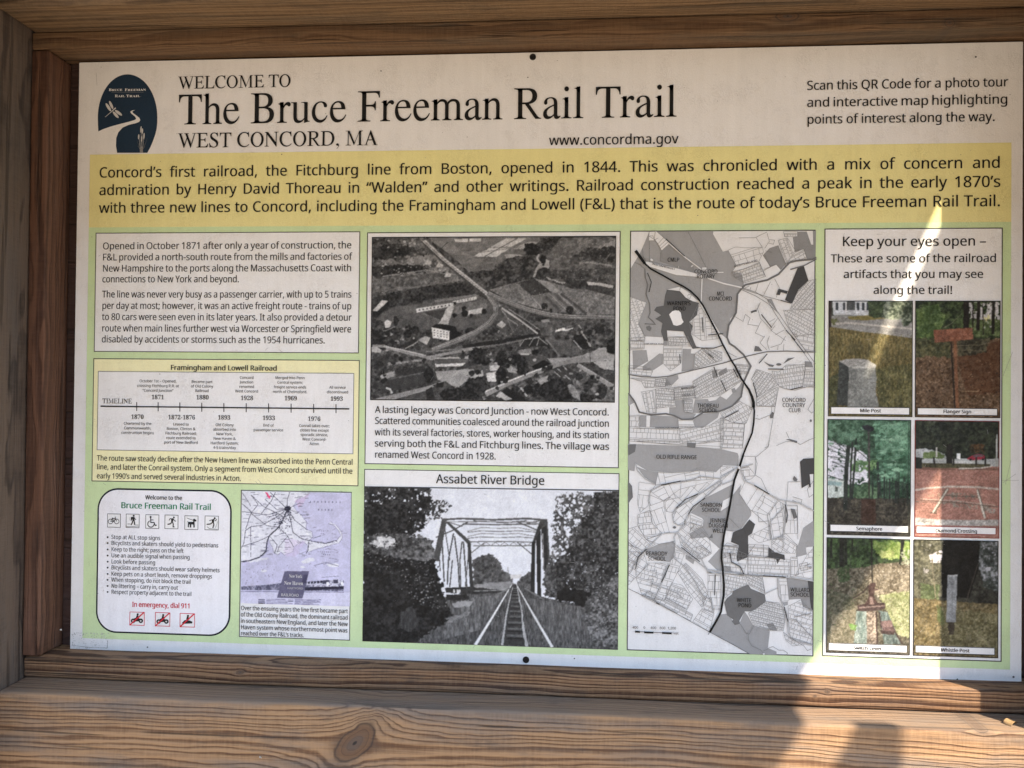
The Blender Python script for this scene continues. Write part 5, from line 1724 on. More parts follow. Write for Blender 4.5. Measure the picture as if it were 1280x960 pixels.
for k in range(16):
    x = rs.uniform(370, 660)
    P.line([(x, rs.uniform(420, 520)), (x + rs.uniform(-6, 6), rs.uniform(600, 680))], rs.uniform(3, 7), (34, 44, 38), j=1)
for k in range(9):
    y = rs.uniform(230, 520)
    P.line([(rs.uniform(150, 200), y), (rs.uniform(30, 110), y - rs.uniform(10, 70))], 3.5, (52, 64, 58), j=2)
P.scatter([(30, 680), (660, 680), (660, 835), (30, 835)], 60, 5, 3.5, ((92, 86, 70), (66, 74, 56), (34, 32, 28)), 78, j=2)
P.line([(343, 110), (347, 350)], 15, (66, 62, 62), amp=14, j=1)
P.line([(347, 350), (348, 640)], 12, (52, 46, 42), amp=8)
P.poly([(288, 72), (330, 66), (380, 82), (384, 108), (360, 122), (300, 104)], (30, 31, 36), 10, 2.5, j=6)
P.poly([(284, 645), (395, 640), (400, 840), (285, 840)], (62, 42, 32), 12, 3, j=3)
P.line([(654, 40), (650, 830)], 4, (30, 40, 34))
finish(P, inf)

# diamond crossing
P, inf = photo([(20, 35), (675, 35), (668, 945), (15, 935)], (1140, 520), (150, 86, 70), 'colour photograph of short rails set in red brick at a diamond crossing', 'Diamond Crossing', [(28, 852), (648, 858), (645, 918), (27, 906)], (176, 500, 897, 6.2))
P.poly([(5, 380), (690, 380), (690, 960), (5, 960)], (146, 94, 80), 12, 1.8, leaf=((162, 112, 96), .3), sx=1.0, sy=2.2)
P.poly([(5, 25), (690, 25), (690, 345), (5, 345)], (28, 33, 28), 8, 3.2, leaf=((52, 60, 44), .28))
P.poly([(130, 40), (180, 40), (170, 160), (140, 160)], (74, 80, 76), 14, 3, j=8, dens=.3)
P.poly([(440, 220), (560, 220), (550, 285), (460, 290)], (92, 62, 34), 18, 3, j=12, dens=.7, leaf=((40, 36, 26), .35))
P.poly([(20, 255), (110, 250), (250, 290), (265, 330), (20, 330)], (150, 156, 158), 20, 3.5, j=6)
P.poly([(85, 285), (180, 270), (250, 300), (250, 330), (85, 330)], (88, 110, 60), 18, 2.6, j=8)
P.poly([(180, 240), (195, 240), (195, 318), (182, 318)], (186, 186, 182), 4)
P.poly([(60, 330), (690, 330), (690, 392), (60, 372)], (150, 156, 156), 8, 5)
P.poly([(320, 345), (480, 348), (480, 368), (320, 366)], (176, 180, 180), 4)
P.poly([(70, 362), (300, 366), (600, 372), (610, 392), (400, 404), (70, 402)], (84, 82, 54), 12, 2.4, leaf=((62, 60, 40), .4))
P.line([(360, 406), (520, 404), (612, 388)], 10, (182, 178, 168), amp=8)
P.poly([(70, 396), (260, 402), (360, 412), (690, 400), (690, 420), (70, 415)], (112, 76, 62), 8)
P.poly([(420, 330), (448, 312), (478, 300), (508, 292), (545, 298), (562, 312), (568, 332), (520, 338), (440, 342)], (150, 36, 52), 8, 3)
P.poly([(470, 305), (505, 296), (540, 300), (552, 314), (470, 318)], (92, 70, 80), 10)
for x in (450, 545):
    P.ell(x, 336, 10, 8, (26, 26, 28))
for x in (162, 486, 556, 312):
    P.poly([(x, 318), (x + 12, 318), (x + 13, 378), (x, 378)], (36, 34, 32), 4)
P.poly([(342, 286), (369, 288), (370, 332), (344, 330)], (206, 212, 216), 4)
P.poly([(648, 140), (656, 140), (660, 390), (644, 390)], (170, 174, 170), 6)
P.poly([(640, 340), (664, 340), (664, 392), (638, 392)], (140, 142, 136), 6)
P.poly([(264, 220), (312, 220), (310, 368), (262, 366)], (30, 29, 27), 6)
P.poly([(18, 320), (76, 322), (74, 406), (20, 406)], (32, 36, 32), 6)
P.line([(15, 574), (120, 556), (300, 546), (500, 550), (675, 567)], 14, (176, 162, 148), amp=16, j=2)
P.poly([(240, 600), (330, 590), (500, 605), (520, 640), (400, 650), (300, 635)], (128, 116, 100), 16, 3, j=12, dens=.5)
P.poly([(200, 660), (330, 650), (520, 680), (640, 720), (560, 740), (300, 700)], (130, 118, 102), 16, 3, j=12, dens=.5)
P.poly([(80, 590), (230, 600), (220, 640), (100, 620)], (150, 120, 100), 12, 3, j=10, dens=.5)
P.poly([(560, 700), (650, 720), (640, 760), (570, 750)], (150, 140, 128), 12, 3, j=10, dens=.6)
P.line([(15, 660), (330, 672), (668, 702)], 5, (112, 96, 82), j=1)
P.line([(230, 612), (520, 628)], 6, (84, 78, 66), j=3)
P.line([(272, 560), (170, 740)], 24, (96, 82, 70), j=3)
P.line([(503, 566), (560, 780)], 22, (96, 82, 70), j=3)
P.line([(274, 562), (156, 748)], 12, (186, 180, 164), w1=14, amp=8)
P.line([(500, 570), (560, 788)], 11, (190, 186, 172), w1=15, amp=8)
P.line([(132, 748), (186, 750)], 8, (66, 54, 44), j=2)
P.poly([(12, 782), (150, 796), (350, 804), (675, 800), (675, 850), (12, 842)], (178, 174, 168), 18, 2.6, leaf=((140, 136, 130), .35), sx=1, sy=1.6)
P.line([(60, 640), (330, 655), (640, 690)], 4, (176, 168, 152))
P.line([(60, 650), (330, 665), (640, 702)], 4, (84, 72, 62))
finish(P, inf, (120, 50, 48), (130, 52, 50))

# switch lever
P, inf = photo([(18, 25), (668, 32), (660, 925), (15, 918)], (1030, 668), (96, 90, 72), 'colour photograph of an iron switch lever standing on two ties', 'Switch Lever', [(32, 838), (643, 852), (640, 912), (30, 898)], (223, 445, 886, 6.2))
P.poly([(5, 180), (690, 180), (690, 940), (5, 940)], (104, 97, 78), 26, 2.3, leaf=((64, 60, 46), .4))
P.poly([(260, 230), (680, 190), (680, 460), (400, 480)], (136, 124, 100), 26, 2.3, leaf=((90, 80, 62), .35), j=16)
P.poly([(420, 470), (680, 420), (680, 800), (560, 780), (470, 560)], (118, 126, 74), 24, 2.4, leaf=((146, 148, 104), .3), j=16)
P.poly([(15, 420), (220, 480), (240, 560), (100, 780), (15, 800)], (66, 68, 50), 18, 2.4, leaf=((92, 88, 68), .25), j=14)
P.poly([(60, 620), (250, 560), (240, 840), (40, 840)], (124, 116, 92), 20, 2.4, j=14, leaf=((88, 84, 62), .3))
P.poly([(5, 15), (690, 15), (690, 200), (420, 230), (300, 250), (5, 270)], (34, 46, 28), 14, 3, leaf=((60, 86, 42), .34), j=12)
P.poly([(370, 50), (680, 60), (680, 190), (500, 190), (400, 150)], (92, 124, 46), 24, 3, leaf=((138, 160, 74), .38), j=14)
P.poly([(430, 120), (560, 130), (560, 180), (440, 180)], (146, 158, 84), 16, 3, j=12, dens=.7)
P.poly([(100, 260), (200, 250), (190, 360), (110, 380)], (48, 66, 36), 16, 2.6, j=12, dens=.7)
for q, w in (([(135, 30), (135, 240)], 34), ([(165, 30), (168, 230)], 20), ([(55, 30), (52, 180)], 16), ([(606, 40), (588, 230)], 22), ([(215, 30), (214, 130)], 10)):
    P.line(q, w, (28, 29, 24), amp=8, j=3)
P.poly([(600, 130), (668, 120), (668, 240), (590, 230)], (150, 156, 124), 18, 3, j=14, dens=.55)
P.scatter([(260, 260), (660, 220), (660, 480), (420, 500)], 120, 6, 4, ((158, 146, 122), (84, 74, 58), (172, 162, 140)), 61, j=2)
P.scatter([(420, 500), (660, 460), (660, 820), (560, 760)], 80, 6, 4, ((160, 164, 120), (88, 98, 56)), 62, j=2)
P.scatter([(20, 300), (250, 260), (240, 560), (30, 820)], 90, 6, 4, ((96, 92, 74), (44, 46, 34), (70, 84, 52)), 63, j=2)
P.poly([(248, 592), (326, 592), (330, 842), (228, 842)], (128, 142, 134), 18, 2.6, sx=2.2, sy=.5, leaf=((92, 112, 104), .4))
P.poly([(418, 585), (490, 600), (596, 848), (462, 848)], (98, 114, 108), 18, 2.6, sx=2.2, sy=.5, leaf=((66, 80, 76), .4))
P.poly([(328, 592), (402, 592), (408, 850), (330, 850)], (168, 150, 130), 30, 1.6, leaf=((92, 80, 68), .35))
P.line([(402, 596), (410, 845)], 12, (58, 44, 40))
P.line([(425, 600), (440, 720)], 10, (54, 42, 40))
P.line([(530, 720), (600, 845)], 12, (60, 46, 42))
P.poly([(440, 672), (520, 660), (542, 742), (525, 768), (450, 752)], (88, 66, 64), 12, 3, j=3)
P.poly([(448, 672), (518, 664), (526, 712), (458, 718)], (114, 88, 84), 8)
P.poly([(432, 740), (540, 748), (540, 775), (440, 768)], (56, 42, 40), 8)
P.poly([(258, 545), (320, 535), (410, 530), (466, 526), (474, 572), (400, 588), (300, 592), (262, 592)], (60, 45, 42), 10, 3, j=1)
P.poly([(268, 560), (466, 545), (470, 556), (270, 572)], (112, 92, 86), 8)
P.poly([(336, 395), (360, 375), (398, 372), (392, 420), (384, 470), (396, 505), (424, 540), (306, 545), (335, 505), (346, 470), (340, 430)], (62, 44, 40), 12, 3, j=1)
P.poly([(352, 480), (372, 478), (384, 538), (350, 540)], (116, 92, 84), 10)
P.line([(345, 395), (300, 445), (222, 492)], 11, (44, 33, 30), w1=7)
P.line([(385, 430), (415, 425)], 9, (84, 62, 56))
P.line([(368, 30), (366, 200), (372, 370)], 9, (36, 34, 29), amp=6)
P.poly([(188, 698), (215, 688), (252, 700), (244, 742), (205, 745)], (98, 136, 62), 18, 3, j=9)
finish(P, inf)

# whistle post
P, inf = photo([(10, 40), (668, 45), (660, 955), (5, 935)], (1140, 668), (30, 29, 24), 'colour photograph of a pale whistle post standing in dry grass', 'Whistle Post', [(22, 858), (638, 872), (635, 930), (20, 914)], (218, 440, 903, 6.2))
P.poly([(-5, 460), (680, 500), (680, 970), (-5, 970)], (112, 96, 58), 24, 2.2, leaf=((80, 70, 42), .4))
P.poly([(200, 560), (680, 620), (680, 900), (220, 880)], (88, 82, 50), 24, 2.2, leaf=((116, 108, 70), .25), j=16)
P.scatter([(10, 520), (660, 560), (650, 850), (10, 850)], 130, 5, 4, ((146, 126, 84), (62, 58, 36), (126, 128, 76)), 33, j=2)
P.poly([(-5, 30), (680, 30), (680, 540), (400, 520), (-5, 490)], (32, 31, 26), 8, 3, leaf=((54, 54, 44), .3), j=8)
P.poly([(5, 40), (240, 40), (240, 480), (5, 490)], (62, 62, 46), 18, 3, leaf=((104, 102, 78), .3), j=12)
P.poly([(60, 380), (220, 390), (200, 500), (70, 495)], (64, 76, 44), 14, 3, j=12, leaf=((92, 106, 64), .3))
P.poly([(130, 160), (190, 130), (285, 95), (280, 160), (200, 215), (140, 212)], (194, 188, 192), 10, 4, j=12, dens=.85, ds=4)
P.poly([(80, 80), (150, 70), (130, 120), (85, 110)], (150, 148, 140), 14, 3, j=10, dens=.4)
P.poly([(85, 260), (125, 255), (120, 305), (90, 305)], (150, 146, 140), 10, 3, j=8, dens=.6)
P.poly([(520, 50), (668, 50), (660, 440), (560, 420), (510, 250)], (48, 54, 48), 16, 3, leaf=((140, 142, 146), .18), j=10)
P.poly([(540, 90), (640, 95), (650, 170), (570, 160)], (150, 152, 158), 16, 3, j=12, dens=.4, ds=4)
P.poly([(560, 240), (610, 250), (600, 275), (565, 270)], (156, 156, 162), 10, 3, j=8, dens=.6)
P.poly([(235, 40), (518, 42), (515, 250), (440, 490), (230, 490), (225, 220)], (22, 21, 18), 6, 4, j=8)
P.line([(510, 220), (470, 340), (415, 520)], 6, (66, 58, 48), j=2)
P.line([(152, 180), (165, 340), (180, 490)], 9, (112, 104, 80), amp=10, j=2)
P.poly([(188, 545), (240, 560), (250, 700), (195, 690)], (78, 88, 46), 16, 2.6, j=12, dens=.75)
P.poly([(270, 668), (325, 668), (322, 770), (282, 775)], (58, 50, 38), 14, 2.5, j=6)
P.poly([(272, 312), (348, 310), (342, 500), (334, 676), (262, 676), (266, 480)], (124, 128, 130), 12, 3)
P.poly([(272, 312), (348, 310), (346, 322), (274, 324)], (162, 164, 164), 6)
P.line([(292, 365), (300, 400), (306, 372), (312, 400), (322, 362)], 6, (84, 86, 88), j=1)
P.line([(310, 440), (306, 640)], 10, (110, 114, 116), amp=10)
finish(P, inf)

# ---------------- old railroad map of the coast, with its caption
RM_O, RM_S = (290, 600), 4.571
a = Art(RM_O, RM_S)
a.box([(52, 58), (687, 66), (672, 915), (42, 897)], BW, 2, LN, 0.0010)
rmx = a.build('railroad_map', board, 'small lavender map of a coast and its railroads above a drawing of a train')
P = Pic([(57, 66), (684, 72), (673, 718), (53, 706)], RM_O, RM_S, 0.5, base=(166, 164, 202))
P.poly([(40, 50), (700, 50), (700, 730), (40, 730)], (188, 187, 212), 7, 10)
P.poly([(53, 640), (680, 640), (680, 730), (53, 730)], (198, 197, 218), 5, 8)
LAND = (212, 213, 222)
P.poly([(50, 60), (455, 66), (420, 95), (375, 110), (352, 150), (372, 175), (402, 205), (428, 245), (424, 280), (455, 292), (464, 322), (442, 346), (500, 352), (540, 362), (598, 346), (622, 315), (608, 285), (588, 262), (552, 248), (566, 240), (596, 256), (628, 298), (632, 330), (612, 360), (545, 378), (470, 398), (440, 414), (428, 404), (436, 372), (404, 352), (380, 372), (355, 376), (352, 408), (322, 420), (300, 430), (280, 410), (262, 428), (238, 412), (232, 384), (214, 352), (208, 330), (196, 372), (205, 402), (188, 428), (120, 455), (54, 474)], LAND, 6, 5, j=5)
P.poly([(55, 462), (130, 446), (215, 440), (195, 456), (110, 470)], LAND, 5, j=4)
P.poly([(395, 465), (430, 446), (468, 444), (474, 460), (440, 470), (404, 474)], LAND, 5, j=4)
P.poly([(540, 480), (590, 476), (612, 482), (606, 498), (560, 492)], LAND, 5, j=4)
P.ell(405, 497, 14, 7, LAND, j=3)
P.ell(184, 518, 16, 8, LAND, j=3)
for lp in ([(455, 66), (420, 95), (375, 110), (352, 150), (372, 175), (402, 205), (428, 245), (424, 280), (455, 292), (464, 322), (442, 346), (500, 352), (540, 362), (598, 346), (622, 315), (608, 285), (588, 262), (552, 248), (596, 256), (628, 298), (632, 330), (612, 360), (545, 378), (470, 398), (440, 414), (428, 404), (436, 372), (404, 352), (380, 372), (355, 376), (352, 408), (300, 430), (280, 410), (262, 428), (238, 412), (232, 384), (214, 352), (208, 330), (196, 372), (205, 402), (188, 428), (120, 455), (54, 474)],):
    P.line(lp, 2.2, (118, 116, 146), j=3)
P.poly([(352, 120), (450, 70), (420, 120), (380, 160)], (200, 178, 206), 6, 5, j=10, alpha=.6)
P.poly([(300, 330), (420, 350), (360, 440), (300, 430)], (196, 178, 208), 6, 5, j=10, alpha=.4)
rng = random.Random(5)
BLK = (44, 44, 58)
for q, w in (([(318, 165), (300, 210), (268, 270), (215, 318), (202, 350), (196, 408), (160, 440), (100, 460), (54, 466)], 9), ([(318, 165), (332, 210), (350, 300), (400, 335), (460, 350), (530, 362), (600, 345)], 5),
             ([(318, 165), (250, 215), (170, 260), (110, 265), (78, 290), (70, 360), (54, 390)], 4), ([(318, 165), (270, 120), (220, 70)], 4), ([(318, 165), (200, 200), (110, 185), (56, 180)], 4),
             ([(318, 165), (360, 230), (432, 285)], 4), ([(300, 210), (180, 150), (110, 85)], 4), ([(110, 85), (150, 140), (110, 190), (80, 280)], 4), ([(315, 165), (318, 110), (330, 68)], 4), ([(215, 318), (150, 350), (56, 380)], 4),
             ([(268, 270), (320, 320), (352, 380)], 4), ([(215, 318), (260, 370), (245, 420)], 4), ([(320, 320), (270, 380), (262, 410)], 3), ([(108, 265), (108, 440)], 3), ([(440, 350), (436, 400), (425, 420)], 5), ([(110, 190), (200, 260), (268, 270)], 4),
             ([(54, 130), (110, 180)], 4), ([(190, 110), (260, 170), (318, 165)], 4), ([(250, 70), (225, 120), (170, 190)], 4), ([(60, 70), (110, 150)], 3), ([(318, 165), (390, 130)], 3)):
    P.line(q, w * .62, BLK, amp=14, sc=2, j=1.5)
P.poly([(190, 200), (290, 180), (340, 190), (345, 260), (300, 300), (230, 270)], (60, 60, 76), 20, 1.2, j=20, dens=.30, ds=1.2)
P.ell(318, 165, 18, 14, (40, 40, 54), 10, j=8)
for k in range(120):
    x, y = rng.uniform(58, 440), rng.uniform(70, 430)
    P.line([(x, y), (x + rng.uniform(12, 34), y + rng.uniform(-1, 1))], 2.2, rng.choice(((90, 90, 108), (110, 110, 128), (74, 74, 92))), amp=20, sc=1)
for k in range(40):
    x, y = rng.uniform(360, 640), rng.uniform(230, 500)
    P.line([(x, y), (x + rng.uniform(8, 30), y + rng.uniform(-8, 8))], 2, (112, 110, 136), amp=20, sc=1)
for k in range(26):
    x, y = rng.uniform(60, 330), rng.uniform(470, 600)
    P.ell(x, y, 3, 2, (112, 110, 136))
for k in range(9):
    P.line([(450 + k * 21, 119 + k * .4), (450 + k * 21, 127 + k * .4)], 5, (104, 104, 132))
for k in range(5):
    P.line([(496 + k * 19, 164 + k * .4), (496 + k * 19, 172 + k * .4)], 5, (104, 104, 132))
for x0, x1, y in ((484, 560, 290), (508, 540, 306), (490, 596, 410), (520, 570, 426)):
    for k in range(int((x1 - x0) / 12)):
        P.line([(x0 + 12 * k, y), (x0 + 12 * k + 5, y)], 4, (112, 110, 140))
P.line([(470, 330), (510, 318)], 2, BLK)
P.line([(470, 488), (540, 470), (612, 492)], 2.5, (90, 90, 116))
P.poly([(190, 68), (204, 72), (212, 88), (222, 92), (218, 108), (206, 98), (200, 84)], (214, 70, 112), 6)
# train and its emblem
P.poly([(53, 608), (200, 598), (300, 586), (640, 572), (640, 634), (420, 632), (53, 626)], (82, 82, 102), 14, 1.6, leaf=((150, 150, 172), .25), sx=1.6, sy=.8)
P.poly([(430, 584), (560, 572), (634, 570), (638, 606), (560, 612), (425, 606)], (196, 196, 212), 14, 2, leaf=((96, 96, 116), .25))
for k in range(7):
    P.poly([(434 + 18 * k, 580 - k * 1.4), (446 + 18 * k, 579 - k * 1.4), (446 + 18 * k, 592 - k * 1.4), (434 + 18 * k, 593 - k * 1.4)], (50, 50, 66))
P.poly([(420, 612), (640, 606), (640, 622), (420, 630)], (46, 46, 62), 10, 2)
for q in ([(516, 574), (545, 570), (548, 590), (518, 594)], [(580, 570), (606, 568), (608, 588), (582, 590)]):
    P.poly(q, (64, 64, 82), 10, 2)
for x in (548, 632):
    P.ell(x, 592, 9, 12, (224, 224, 232), 10, 1.5, j=3)
P.line([(53, 636), (640, 640)], 4, (120, 120, 146))
P.line([(510, 556), (610, 548)], 2, (90, 90, 116))
P.poly([(302, 520), (442, 520), (404, 676), (258, 672)], (96, 94, 118), 7, 3)
P.poly([(410, 540), (436, 540), (425, 590), (400, 590)], (74, 72, 96), 6)
for x0, x1, y, w in ((152, 188, 682, 5), (152, 188, 692, 5), (152, 188, 702, 8), (322, 352, 684, 4), (322, 352, 692, 4)):
    P.line([(x0, y), (x1, y + .6)], w, (70, 70, 92), amp=16, sc=1)
for k in range(10):
    x = 198 if k < 4 else 360
    y = 680 + (k % 4) * 8 if k < 4 else 682 + (k - 4) * 5.5
    P.line([(x, y), (x + 105 + rng.uniform(0, 50), y + 2)], 3, (120, 118, 146), amp=24, sc=1)
P.build('picture', rmx, 4, 4, mott=0.05, blur=1)
a = Art(RM_O, RM_S)
a.text('New York', 328, 556, 402, 6.0, 196, 6, 'math')
a.text('New Haven', 300, 596, 408, 6.6, 200, 6, 'math')
a.text('HARTFORD', 318, 622, 408, 3.4, 180, 6)
a.text('RAILROAD', 282, 662, 384, 4.6, 196, 6)
for s, x0, y, x1, j in (('Over the ensuing years the line first became part', 53, 741, 664, 1), ('of the Old  Colony Railroad, the dominant railroad', 52, 778, 664, 1), ('in southeastern New England, and later the New', 52, 814, 663, 1),
                        ('Haven system whose northernmost point was', 52, 850, 662, 1), ('reached over the F&L’s tracks.', 52, 885, 413, 0)):
    a.text(s.replace('  ', ' '), x0, y, x1, 7.2, 45, 6, just=bool(j))
a.build('caption', rmx)

# ---------------- large grey trail map
MS = 6.858
OX, OY = 784.0, 286.0


class Map(Art):
    """sheets M1..M8: enlargements of the map, 116 px (of the photo) apart across and irregularly down"""
    SHEET = {1: (784, 286), 2: (900, 286), 3: (784, 420), 4: (900, 420), 5: (784, 550), 6: (900, 550), 7: (784, 680), 8: (900, 680)}

    def sheet(self, n):
        self.o = self.SHEET[n]
        return self


a = Art()
mq = [(787.0, 288.9), (1019.8, 287.0), (1016.0, 819.8), (784.0, 813.0)]
mb = a.quadbox(mq)
a.box_m(mb, 214, 2, LN, 0.0012)
tm = a.build('trail_map', board, 'tall grey parcel map with the trail as a thick black line')

LG, MG, DG, XG = 150, 134, 92, 68
a = Map((784, 286), MS)
A1 = a
# large grey parcels
a.sheet(1)
a.poly([(24, 350), (110, 210), (188, 26), (738, 24), (735, 45), (820, 198), (866, 185), (936, 318), (900, 372), (980, 380), (1000, 480), (950, 560), (930, 720), (882, 770), (862, 880), (850, 940), (800, 900), (640, 640), (450, 500), (345, 520), (322, 600), (300, 860), (300, 930), (150, 922), (92, 820), (166, 632), (24, 582)], LG, 3)
a.poly([(290, 185), (360, 135), (560, 290), (580, 385), (440, 335), (280, 280)], MG, 4)
a.sheet(2)
a.poly([(366, 228), (425, 165), (500, 142), (540, 250), (566, 300), (520, 355), (480, 308), (430, 330)], MG, 3)
a.poly([(622, 72), (662, 66), (662, 26), (742, 24), (780, 135), (798, 138), (795, 18), (822, 16), (818, 245), (745, 265), (715, 175), (640, 200)], MG, 3)
a.poly([(400, 605), (440, 600), (500, 730), (480, 700), (430, 640)], 140, 4)
a.sheet(3)
for q in ([(45, 125), (165, 120), (180, 216), (50, 290)], [(130, 262), (275, 150), (308, 155), (305, 240), (230, 290), (135, 295)], [(475, 110), (548, 112), (545, 150), (580, 152), (570, 290), (465, 305)],
          [(340, 345), (435, 335), (440, 365), (385, 420), (320, 430)], [(410, 550), (490, 548), (490, 650), (590, 665), (560, 715), (450, 715), (360, 665), (360, 612), (415, 610)],
          [(580, 545), (690, 540), (700, 560), (760, 548), (795, 515), (850, 545), (960, 430), (985, 390), (990, 490), (960, 560), (880, 620), (785, 655), (640, 660), (562, 660), (570, 590)],
          [(565, 720), (640, 668), (790, 655), (775, 700), (645, 790), (580, 780)], [(110, 678), (435, 690), (440, 790), (105, 780)], [(310, 10), (350, 10), (345, 80), (310, 80)], [(8, 500), (60, 570), (8, 600)],
          [(780, 310), (850, 270), (860, 310), (790, 345)], [(725, 300), (770, 290), (775, 350), (735, 365)]):
    a.poly(q, LG, 3)
a.poly([(165, 682), (196, 684), (192, 782), (162, 780)], 214, 4)
a.sheet(5)
for q in ([(6, 32), (75, 35), (500, 52), (823, 82), (945, 112), (955, 140), (950, 222), (823, 215), (760, 275), (620, 260), (380, 280), (170, 262), (68, 200), (62, 268), (6, 256)],
          [(80, 228), (170, 262), (266, 272), (244, 378), (150, 320)],
          [(540, 622), (660, 500), (905, 378), (905, 478), (822, 520), (800, 610), (875, 560), (905, 470), (978, 378), (962, 455), (1062, 612), (1062, 645), (955, 785), (898, 782), (830, 770), (800, 960), (790, 930), (680, 832), (548, 846), (532, 800), (650, 740), (655, 690), (640, 668)],
          [(730, 120), (900, 118), (950, 160), (950, 222), (823, 216)]):
    a.poly(q, LG, 3)
a.poly([(150, 945), (270, 890), (392, 868), (412, 890), (405, 1000), (362, 1045), (250, 1030), (160, 985)], LG, 3)
a.poly([(500, 980), (580, 1022), (566, 1064), (500, 1018)], LG, 4)
a.sheet(7)
a.poly([(692, 148), (800, 30), (812, 228), (772, 226)], LG, 3)
a.poly([(706, 752), (800, 602), (860, 596), (905, 660), (965, 672), (1005, 575), (1036, 620), (1075, 690), (1222, 742), (1205, 890), (1278, 920), (1280, 950), (1050, 942), (930, 875)], 146, 3)
a.sheet(8)
a.poly([(28, 184), (92, 192), (102, 242), (30, 236)], LG, 3)
a.poly([(570, 290), (750, 310), (795, 320), (795, 572), (712, 540), (690, 470), (590, 476)], 140, 3)
a.poly([(655, 12), (790, 8), (730, 32), (745, 88), (650, 112)], LG, 3)
a.poly([(395, 690), (450, 670), (490, 735), (430, 735)], LG, 4)
a.poly([(528, 500), (580, 490), (580, 520), (545, 530)], LG, 4)
a.sheet(6)
a.poly([(800, 690), (805, 910), (735, 920), (740, 975), (650, 965), (712, 752)], LG, 3)
# ponds and dark parcels
a.sheet(1)
a.poly([(340, 522), (450, 535), (500, 590), (560, 622), (612, 636), (598, 740), (530, 800), (560, 832), (545, 900), (590, 1010), (640, 1020), (560, 1030), (520, 960), (480, 880), (340, 872), (345, 960), (312, 960), (290, 880), (302, 810), (240, 772), (292, 742), (230, 700), (250, 670), (312, 660), (325, 570)], DG, 5)
a.poly([(358, 735), (385, 708), (410, 700), (440, 702), (458, 720), (466, 768), (482, 800), (460, 822), (425, 832), (395, 825), (382, 790)], 222, 6)
a.poly([(160, 840), (190, 830), (208, 850), (195, 880), (168, 868)], 110, 5)
a.sheet(2)
a.poly([(668, 325), (716, 320), (756, 445), (670, 522), (615, 642), (556, 612), (575, 555)], XG, 5)
a.poly([(500, 514), (580, 536), (570, 558), (520, 545), (510, 570), (480, 565)], XG, 5)
a.line([(265, 718), (285, 708), (312, 702)], 16, DG, 5)
a.sheet(4)
for q in ([(300, 85), (330, 92), (362, 130), (290, 132)], [(370, 216), (415, 240), (462, 250), (452, 266), (420, 260)], [(540, 238), (580, 192), (640, 184), (600, 205)], [(425, 680), (445, 650), (460, 660), (450, 705), (428, 705)]):
    a.poly(q, 104, 5)
a.ell(502, 244, 22, 11, 104, 5)
a.poly([(725, 216), (782, 222), (796, 270), (725, 266)], MG, 5)
a.poly([(562, 885), (600, 884), (660, 900), (655, 918), (600, 898)], 104, 5)
a.ell(776, 726, 9, 12, 110, 5)
a.poly([(95, 455), (125, 445), (140, 480), (105, 490)], 140, 5)
a.sheet(5)
a.poly([(6, 42), (76, 36), (66, 100), (10, 132)], 104, 5)
a.poly([(510, 22), (590, 26), (580, 70), (512, 60)], 116, 5)
a.poly([(6, 352), (40, 392), (48, 490), (25, 520), (6, 552)], 108, 5)
a.ell(404, 748, 14, 11, 104, 5)
a.poly([(700, 838), (728, 800), (732, 838)], 104, 5)
a.sheet(6)
a.poly([(684, 185), (712, 160), (806, 154), (802, 290), (766, 292), (776, 402), (762, 404), (758, 378), (698, 412)], XG, 5)
a.poly([(602, 586), (640, 592), (660, 662), (630, 676)], 100, 5)
a.poly([(622, 330), (634, 306), (662, 336), (655, 354), (628, 350)], 106, 5)
a.poly([(250, 680), (300, 720), (272, 800), (240, 820), (238, 975), (232, 1005), (145, 1040), (140, 1000), (160, 900), (92, 872), (110, 790), (190, 756)], 74, 5)
a.sheet(8)
a.poly([(410, 112), (368, 112), (412, 104), (415, 25), (470, 70), (550, 92), (556, 136), (515, 124), (490, 170), (480, 130)], 72, 5)
a.poly([(750, 310), (798, 320), (795, 572), (778, 540)], 72, 5)
a.poly([(240, 345), (262, 380), (382, 430), (392, 488), (302, 560), (262, 576), (210, 575), (165, 655), (170, 682), (125, 692), (100, 662), (112, 645), (60, 610), (35, 500), (60, 460), (100, 430), (112, 400)], 104, 5)
a.build('parcel', tm)

# rivers, railroad line, roads
a = Map((784, 286), MS)
a.sheet(2)
RV = 106
a.line([(823, 247), (790, 262), (650, 276), (592, 292), (500, 390), (405, 440), (215, 482), (185, 510), (148, 560), (136, 720), (72, 830), (58, 930), (80, 985), (122, 1010), (200, 1080), (262, 1178), (205, 1305), (190, 1370)], 15, RV, 6)
a.line([(823, 262), (720, 316), (600, 350)], 10, RV, 6)
a.sheet(3)
a.line([(986, 450), (975, 520), (900, 600), (790, 645), (650, 655), (560, 712), (470, 716), (400, 682), (330, 666), (205, 676), (102, 652), (62, 560), (10, 490)], 13, RV, 6)
a.line([(10, 330), (120, 348), (250, 355), (350, 346), (550, 296), (823, 232), (920, 203), (1046, 168), (1195, 135), (1360, 130), (1610, 138)], 9, 112, 6)
a.sheet(1)
a.line([(150, 345), (155, 420), (175, 480), (160, 560), (190, 640), (195, 720), (180, 760), (215, 790), (240, 820), (150, 815)], 9, 112, 6)
a.line([(60, 288), (110, 310), (150, 345)], 4, 120, 6)
a.line([(130, 170), (135, 240), (160, 280)], 4, 120, 6)
